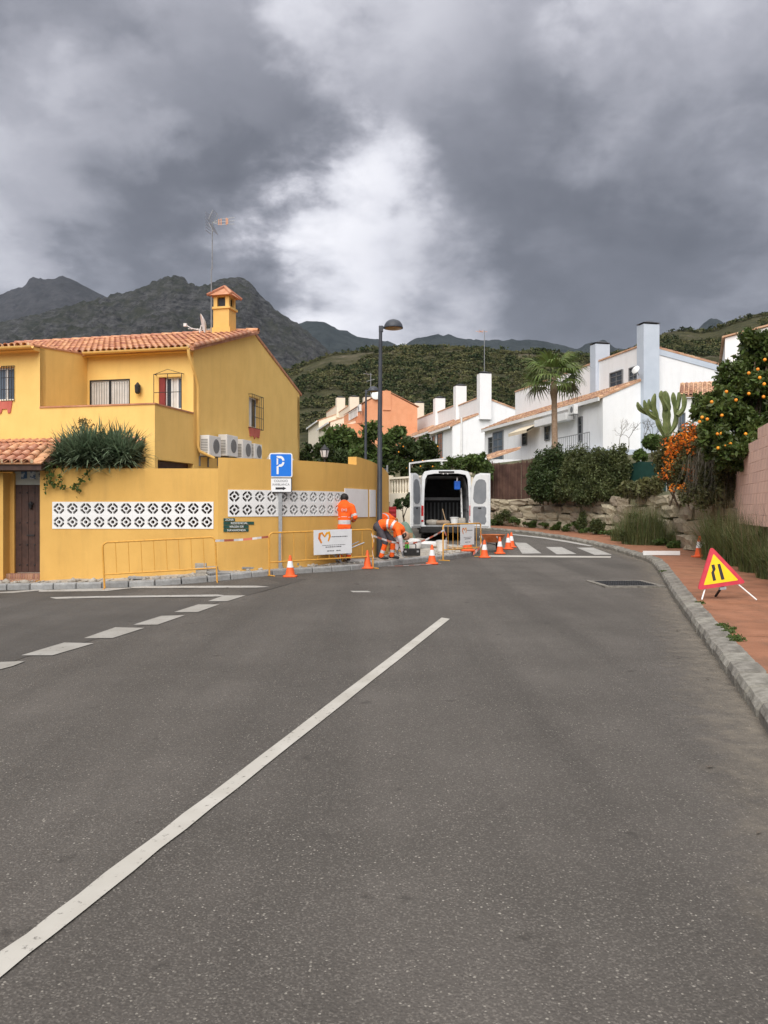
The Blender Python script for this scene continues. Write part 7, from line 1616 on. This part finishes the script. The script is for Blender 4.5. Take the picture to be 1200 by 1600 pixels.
# worker 3: bending away behind the lamp post
s3 = [((0, 0, .88), (.02, .10, .96), .17, .17, X1, .9, [(.6, 'trouser'), (1.3, 'hivis')]), ((.03, .12, .97), (.10, .38, 1.03), .165, .18, X1, .75, [(.5, 'hivis'), (.7, 'band'), (1.3, 'hivis')]), ((-.06, .42, 1.0), (.28, .36, 1.0), .075, .075, None, 1, 'hivis'), ((.12, .46, 1.0), (.15, .56, .96), .06, .055, None, 1, 'skin'), ((.16, .61, .93), (.18, .66, .87), .088, .085, X1, 1.1, 'skin'), ((.19, .74, .86), (.19, .75, .85), .015, .015, None, 1, 'skin')]
for sx in (-1, 1):
    el, wr = Vector((.10 + sx * .24, .50, .74)), Vector((.12 + sx * .18, .56, .48)); s3 += [(Vector((.11 + sx * .19, .40, .98)), el, .07, .06, None, 1, 'hivis'), (el, wr, .056, .042, None, 1, 'hivis')] + hand(wr + Vector((0, 0, -.02)), (0, .1, -1), (1, 0, 0), 'glove')
    s3 += leg((sx * .09, 0, .86), (sx * .11, .06, .46), (sx * .11, -.02, .10), (sx * .12, .15, .045))
p3 = Vector((-.17, 22.95, 0)); p3.z = gz(*p3.xy) + .17
person('worker in dark grey trousers bending away behind the lamp post', p3, R(-20), s3, None, ((.165, .63, .92), .10, (R(-110), 0, 0)))

# ------------------------------------------------------------------ tools and rubble in the works
def works(px, Z, lift=0.0): q = P(px, 800, Z); return Vector((q.x, q.y, gz(q.x, q.y) + .13 + lift))
tb = thing('toolbox', 'black toolbox with a raised handle standing by the kerb', 'toolbox', works(643, 22.9, .005)); MB().rbox(-.24, .24, -.13, .13, 0, .20, .025).build('case', m_rubber, tb); MB().tube([(-.12, 0, .19), (-.12, 0, .30), (-.09, 0, .33), (.09, 0, .33), (.12, 0, .30), (.12, 0, .19)], .016, 6).build('handle', m_rubber, tb); MB().box(-.2, -.14, -.14, -.13, .1, .15).box(.14, .2, -.14, -.13, .1, .15).build('latch', m_grey, tb)
def wheelbarrow(label, loc, rz, tray_m, tilt=(0, 0, 0)):
    t = thing('wheelbarrow', label, 'wheelbarrow', loc); t.rotation_euler = (tilt[0], tilt[1], rz)
    tr = MB(); bt = [(-.25, -.18, .32), (.22, -.16, .30), (.22, .16, .30), (-.25, .18, .32)]; tp_ = [(-.48, -.32, .58), (.48, -.28, .56), (.48, .28, .56), (-.48, .32, .58)]
    tr.add(bt + tp_ + [(x * .97, y * .95, z + .01) for x, y, z in tp_] + [(x * .95, y * .93, z + .02) for x, y, z in bt], [(3, 2, 1, 0), (0, 1, 5, 4), (1, 2, 6, 5), (2, 3, 7, 6), (3, 0, 4, 7), (4, 5, 9, 8), (5, 6, 10, 9), (6, 7, 11, 10), (7, 4, 8, 11), (8, 9, 13, 12), (9, 10, 14, 13), (10, 11, 15, 14), (11, 8, 12, 15), (12, 13, 14, 15)]); tr.build('tray', tray_m, t, recalc=True)
    fr_ = MB()
    for sy_ in (-1, 1): fr_.tube([(.62, sy_ * .05, .19), (.2, sy_ * .17, .27), (-.3, sy_ * .22, .30), (-.85, sy_ * .28, .52)], .016, 6).tube([(-.22, sy_ * .21, .3), (-.3, sy_ * .23, .0)], .014, 6).tube([(-.05, sy_ * .2, .29), (-.3, sy_ * .23, .02)], .012, 6)
    fr_.build('frame', m_grey, t)
    w_ = MB().lathe([(.12, -.035), (.17, -.045), (.195, -.02), (.195, .02), (.17, .045), (.12, .035)], (.62, 0, .195), 16, axis='y').build('wheel', m_rubber, t, smooth=40.0); MB().lathe([(0, -.04), (.12, -.03), (.12, .03), (0, .04)], (.62, 0, .195), 12, axis='y').build('rim', m_grey, w_); return t
wheelbarrow('wheelbarrow parked with its wheel to the left behind the wide notice', works(512, 20.1), R(196), m_greyplast)
wheelbarrow('rusty orange wheelbarrow beside the taped barrier', P(772, 800, 27.0).xy.to_3d() + Vector((0, 0, gz(3.6, 27.0))), R(70), mat('rusty_orange_tray', (.45, .13, .04), (.55, .20, .08), scale=7, rough=.8))
bucket('white bucket on the dug-up pavement behind the taped barrier', works(690, 25.2, .02), .17, .33)
sack('white rubble sack on the sand near the van', works(645, 26.5, .0), .5, .4, .36, m_whiteplast); sack('flat pale sack lying under the tail of the van', works(668, 27.2, .0), .7, .4, .22, m_whiteplast)
cr = thing('red_crate', 'red plastic crate on a stack of timber pallets behind the bending worker', 'crate', works(606, 25.6, .75)); MB().rbox(-.26, .26, -.2, .2, .0, .62, .02).build('body', mat('red_plastic', (.30, .015, .02), (.40, .03, .03), rough=.5, scale=9), cr)
crl = MB()
for k in range(4): crl.box(-.24, .24, -.215, -.2, .08 + k * .13, .14 + k * .13)
crl.build('slats', m_signred, cr); cr.location.z += .0
dr = [MB().box(-.34, .34, -.28, .28, -.78 + .13 * k, -.69 + .13 * k).box(-.3, -.2, -.26, .26, -.69 + .13 * k, -.65 + .13 * k).box(.2, .3, -.26, .26, -.69 + .13 * k, -.65 + .13 * k).build('pallet', m_wood, cr) for k in range(6)]
gp2 = thing('green_tarpaulin', 'pale green tarpaulin heaped beside the open left van door', 'tarpaulin', works(630, 29.2, .0)); V = np.zeros((14, 10, 3))
for i in range(14):
    for j in range(10):
        u, v_ = i / 13 * 2 - 1, j / 9 * 2 - 1; V[i, j] = (u * .5, v_ * .4, max(0, .75 * (1 - abs(u) ** 2.2) * (1 - abs(v_) ** 2.4)) + .04 * math.sin(7 * u + 3 * v_))
obj('sheet', grid_mesh('sheet', V, mat('pale_green_sheet', (.11, .17, .13), (.16, .23, .18), rough=.7, scale=4)), gp2)
bo = thing('bottle', 'small bright green bottle standing on the sand', 'bottle', works(636, 25.0, .01)); MB().lathe([(0, 0), (.06, 0), (.065, .02), (.065, .18), (.025, .25), (.025, .30), (0, .30)], n=12).build('body', mat('green_bottle', (.08, .42, .06), (.12, .55, .08), rough=.35), bo, smooth=40.0); MB().lathe([(.03, .30), (.03, .33), (0, .33)], n=10).build('cap', m_signblack, bo)
pl_ = thing('timber_post', 'raw timber post standing by the left van door', 'post', works(642, 27.6)); MB().box(-.06, .06, -.05, .05, -.05, .46).build('timber', m_wood, pl_)
# brick pile against the wall and spare kerb blocks
bp_ = thing('brick_stack', 'small stack of pale perforated bricks against the wall by the barrier', 'bricks', works(322, 17.95, -.02)); bk = MB().rbox(-.12, .12, -.05, .05, 0, .068, .004).mesh('brick', m_sand)
for r_ in range(4):
    for k in range(2 - (r_ == 3)): obj('brick', bk, bp_, (-.1 + .24 * k + random.uniform(-.02, .02), random.uniform(-.02, .02), r_ * .07), (0, 0, random.uniform(-.1, .1)))
def slab(px, Z, label, sx=.3, sy=.2, sz=.06, rz=0.0, rx=0.0):
    t = thing('concrete_slab', label, 'slab', works(px, Z, .0), rz); t.rotation_euler = (rx, .05, rz); MB().rbox(-sx, sx, -sy, sy, 0, sz, .008).build('block', m_kerb2, t)
slab(214, 17.75, 'broken paving slab by the foot of the lone barrier', .18, .12, .05, .2); slab(345, 18.0, 'tilted broken slab next to the brick stack', .3, .16, .05, .5, .1); slab(398, 18.9, 'loose paving slab before the parking sign', .4, .2, .05, .6, .05); slab(470, 19.7, 'loose slab near the wheelbarrow wheel', .3, .18, .06, .9)
slab(655, 27.0, 'pale kerb block lying beside the rubble sack', .4, .15, .14, .2); slab(560, 20.7, 'dark slab propped near the standing worker', .35, .16, .05, .4, .12)
for k_, (px_, Z_, rz_, l_, lb_) in enumerate(((600, 24.2, .5, 1.5, 'long raw plank lying on the sand behind the bending worker'), (700, 26.8, -.3, 1.2, 'short raw plank lying beside the white bucket'), (730, 25.9, .9, 1.4, 'plank lying behind the small notice'), (560, 21.3, .8, 1.3, 'plank lying on the ground by the standing worker'))):
    t_ = thing('plank', lb_, 'plank', works(px_, Z_, .03), rz_); t_.rotation_euler = (0, .02, rz_); MB().box(-l_ / 2, l_ / 2, -.06, .06, 0, .03).build('board', m_wood, t_)
sack('brown cement sack slumped by the dark gate', works(598, 26.2, .0), .5, .4, .3, rz=.4); sack('grey cement sack lying beside the timber post', works(652, 28.2, .0), .55, .4, .25, rz=-.3)
# loose rubble as one mass
Vs, Fs = [], []; off_ = 0; ico = bmesh.new(); bmesh.ops.create_icosphere(ico, subdivisions=1, radius=1); iv_ = np.array([v.co[:] for v in ico.verts]); if_ = np.array([[v.index for v in f.verts] for f in ico.faces]); ico.free()
for k in range(620):
    i = int(rng.uniform(20, len(KLi) - 2)); o_ = rng.uniform(.25, 3.2) if KLi[i].y > 20.5 else rng.uniform(.2, .7); q = KLi[i] - side_n(KLi, i) * o_; s_ = rng.uniform(.012, .055) if k % 9 else rng.uniform(.06, .11)
    zq = gz(KLi[i].x, KLi[i].y) + .13; Vs.append(iv_ * np.array([s_, s_ * rng.uniform(.6, 1), s_ * rng.uniform(.4, .8)]) * (1 + .25 * rng.normal(size=iv_.shape)) + np.array([q.x, q.y, zq])); Fs.append(if_ + off_); off_ += len(iv_)
tag(obj('rubble', np_mesh('rubble', np.concatenate(Vs), np.concatenate(Fs), m_sand)), 'loose grey rubble strewn over the dug-up pavement', 'rubble', kind='stuff')
# fallen leaves and twigs by the right kerb
c = []
for k in range(150):
    i = int(rng.uniform(10, len(KRi) * .62)); o_ = rng.uniform(-.5, -.03) if k % 3 else rng.uniform(.3, 2.2); q = KRi[i] + side_n(KRi, i) * o_; c.append((q.x, q.y, gz(KRi[i].x, KRi[i].y) + (.012 if o_ < 0 else .155 + .01 * o_)))
c = np.array(c); a_ = rand_dirs(len(c)); a_[:, 2] *= .1; bq = np.cross(a_, np.array([0, 0, 1.0])); s_ = rng.uniform(.012, .04, len(c)); v, f = quads(c, a_, bq, s_, s_ * .4, .1)
tag(obj('fallen_leaves', np_mesh('fallen_leaves', v, f, m_drystem)), 'dry leaf litter along the right kerb', 'leaves', kind='stuff')
# ------------------------------------------------------------------ red and white tape
m_tr = mat('red_tape', (.60, .16, .10), (.68, .22, .15), rough=.5, scale=5); m_tw = mat('white_tape', (.72, .68, .66), (.80, .77, .75), rough=.5, scale=5)
def tape(label, pts, wd=.024, sag=.0, stripe=.14, flat=False):
    pts = [Vector(p) for p in pts]; fine = catmull([tuple(p) for p in pts], stripe / 2); t = thing('barrier_tape', label, 'tape', fine[0]); mb = MB(); o_ = fine[0]
    for i in range(len(fine) - 1):
        a, b = fine[i] - o_, fine[i + 1] - o_; up = Vector((0, 0, 1)) if not flat else (b - a).cross(Vector((0, 0, 1))).normalized(); tw_ = .4 * math.sin(i * .7) * wd
        side_ = Vector((0, tw_, 0)); mb.add([a - up * wd + side_, b - up * wd + side_, b + up * wd - side_, a + up * wd - side_], [(0, 1, 2, 3)], (i // 2) % 2)
    mb.build('ribbon', [m_tw, m_tr], t); return t
tip = lambda t, x, z: Matrix.Translation(t.location) @ t.rotation_euler.to_matrix().to_4x4() @ Vector((x, -.025, z))
A_, B_ = tip(b1, l1, .88), tip(b2, 0, .88); tape('sagging red and white tape between the two yellow barriers on the left', [A_, A_.lerp(B_, .5) - Vector((0, 0, .02)), B_])
A_, B_ = tip(b2, l2, .80), tip(b4, 0, .86); tape('long red and white tape drooping behind the bending worker to the taped barrier', [A_, A_.lerp(B_, .3) - Vector((0, 0, .22)), A_.lerp(B_, .65) - Vector((0, 0, .25)), B_])
tape('red and white tape wound down the corner of the notice barrier', [tip(b2, l2 - .02, .85) + Vector((-.03, 0, 0)), tip(b2, l2 + .03, .6), tip(b2, l2 - .04, .45), tip(b2, l2 + .02, .2)], .03)
q = lambda px, py: G(px, py, .02)
tape('red and white tape lying on the road along the works kerb', [q(606, 884.5), q(630, 884), q(655, 882.5), q(690, 880.5)], .03, flat=True)
tape('red and white tape knotted on the left post of the taped barrier', [tip(b4, .0, .95), tip(b4, .05, .8), tip(b4, .16, .68), tip(b4, .10, .56)], .045, stripe=.1)
tape('red and white tape trailing from the right post of the taped barrier', [tip(b4, l4, .95), tip(b4, l4 - .06, .75), tip(b4, l4 + .04, .5), tip(b4, l4 - .1, .3), tip(b4, l4 - .5, .12)], .045, stripe=.1)
# ------------------------------------------------------------------ the hazy air over the valley
hz_m = bpy.data.materials.new('haze_air'); hz_m.use_nodes = True; t = hz_m.node_tree; t.nodes.remove(t.nodes['Principled BSDF'])
pv_ = t.nodes.new('ShaderNodeVolumePrincipled'); pv_.inputs['Color'].default_value = (.72, .84, 1.0, 1); pv_.inputs['Density'].default_value = 3.5e-5; pv_.inputs['Anisotropy'].default_value = .0
t.links.new(pv_.outputs[0], t.nodes['Material Output'].inputs['Volume'])
tag(MB().box(-5200, 5200, -80, 5600, -1.6, 1150).build('haze', hz_m), 'thin bluish haze in the valley air', 'haze', kind='stuff')
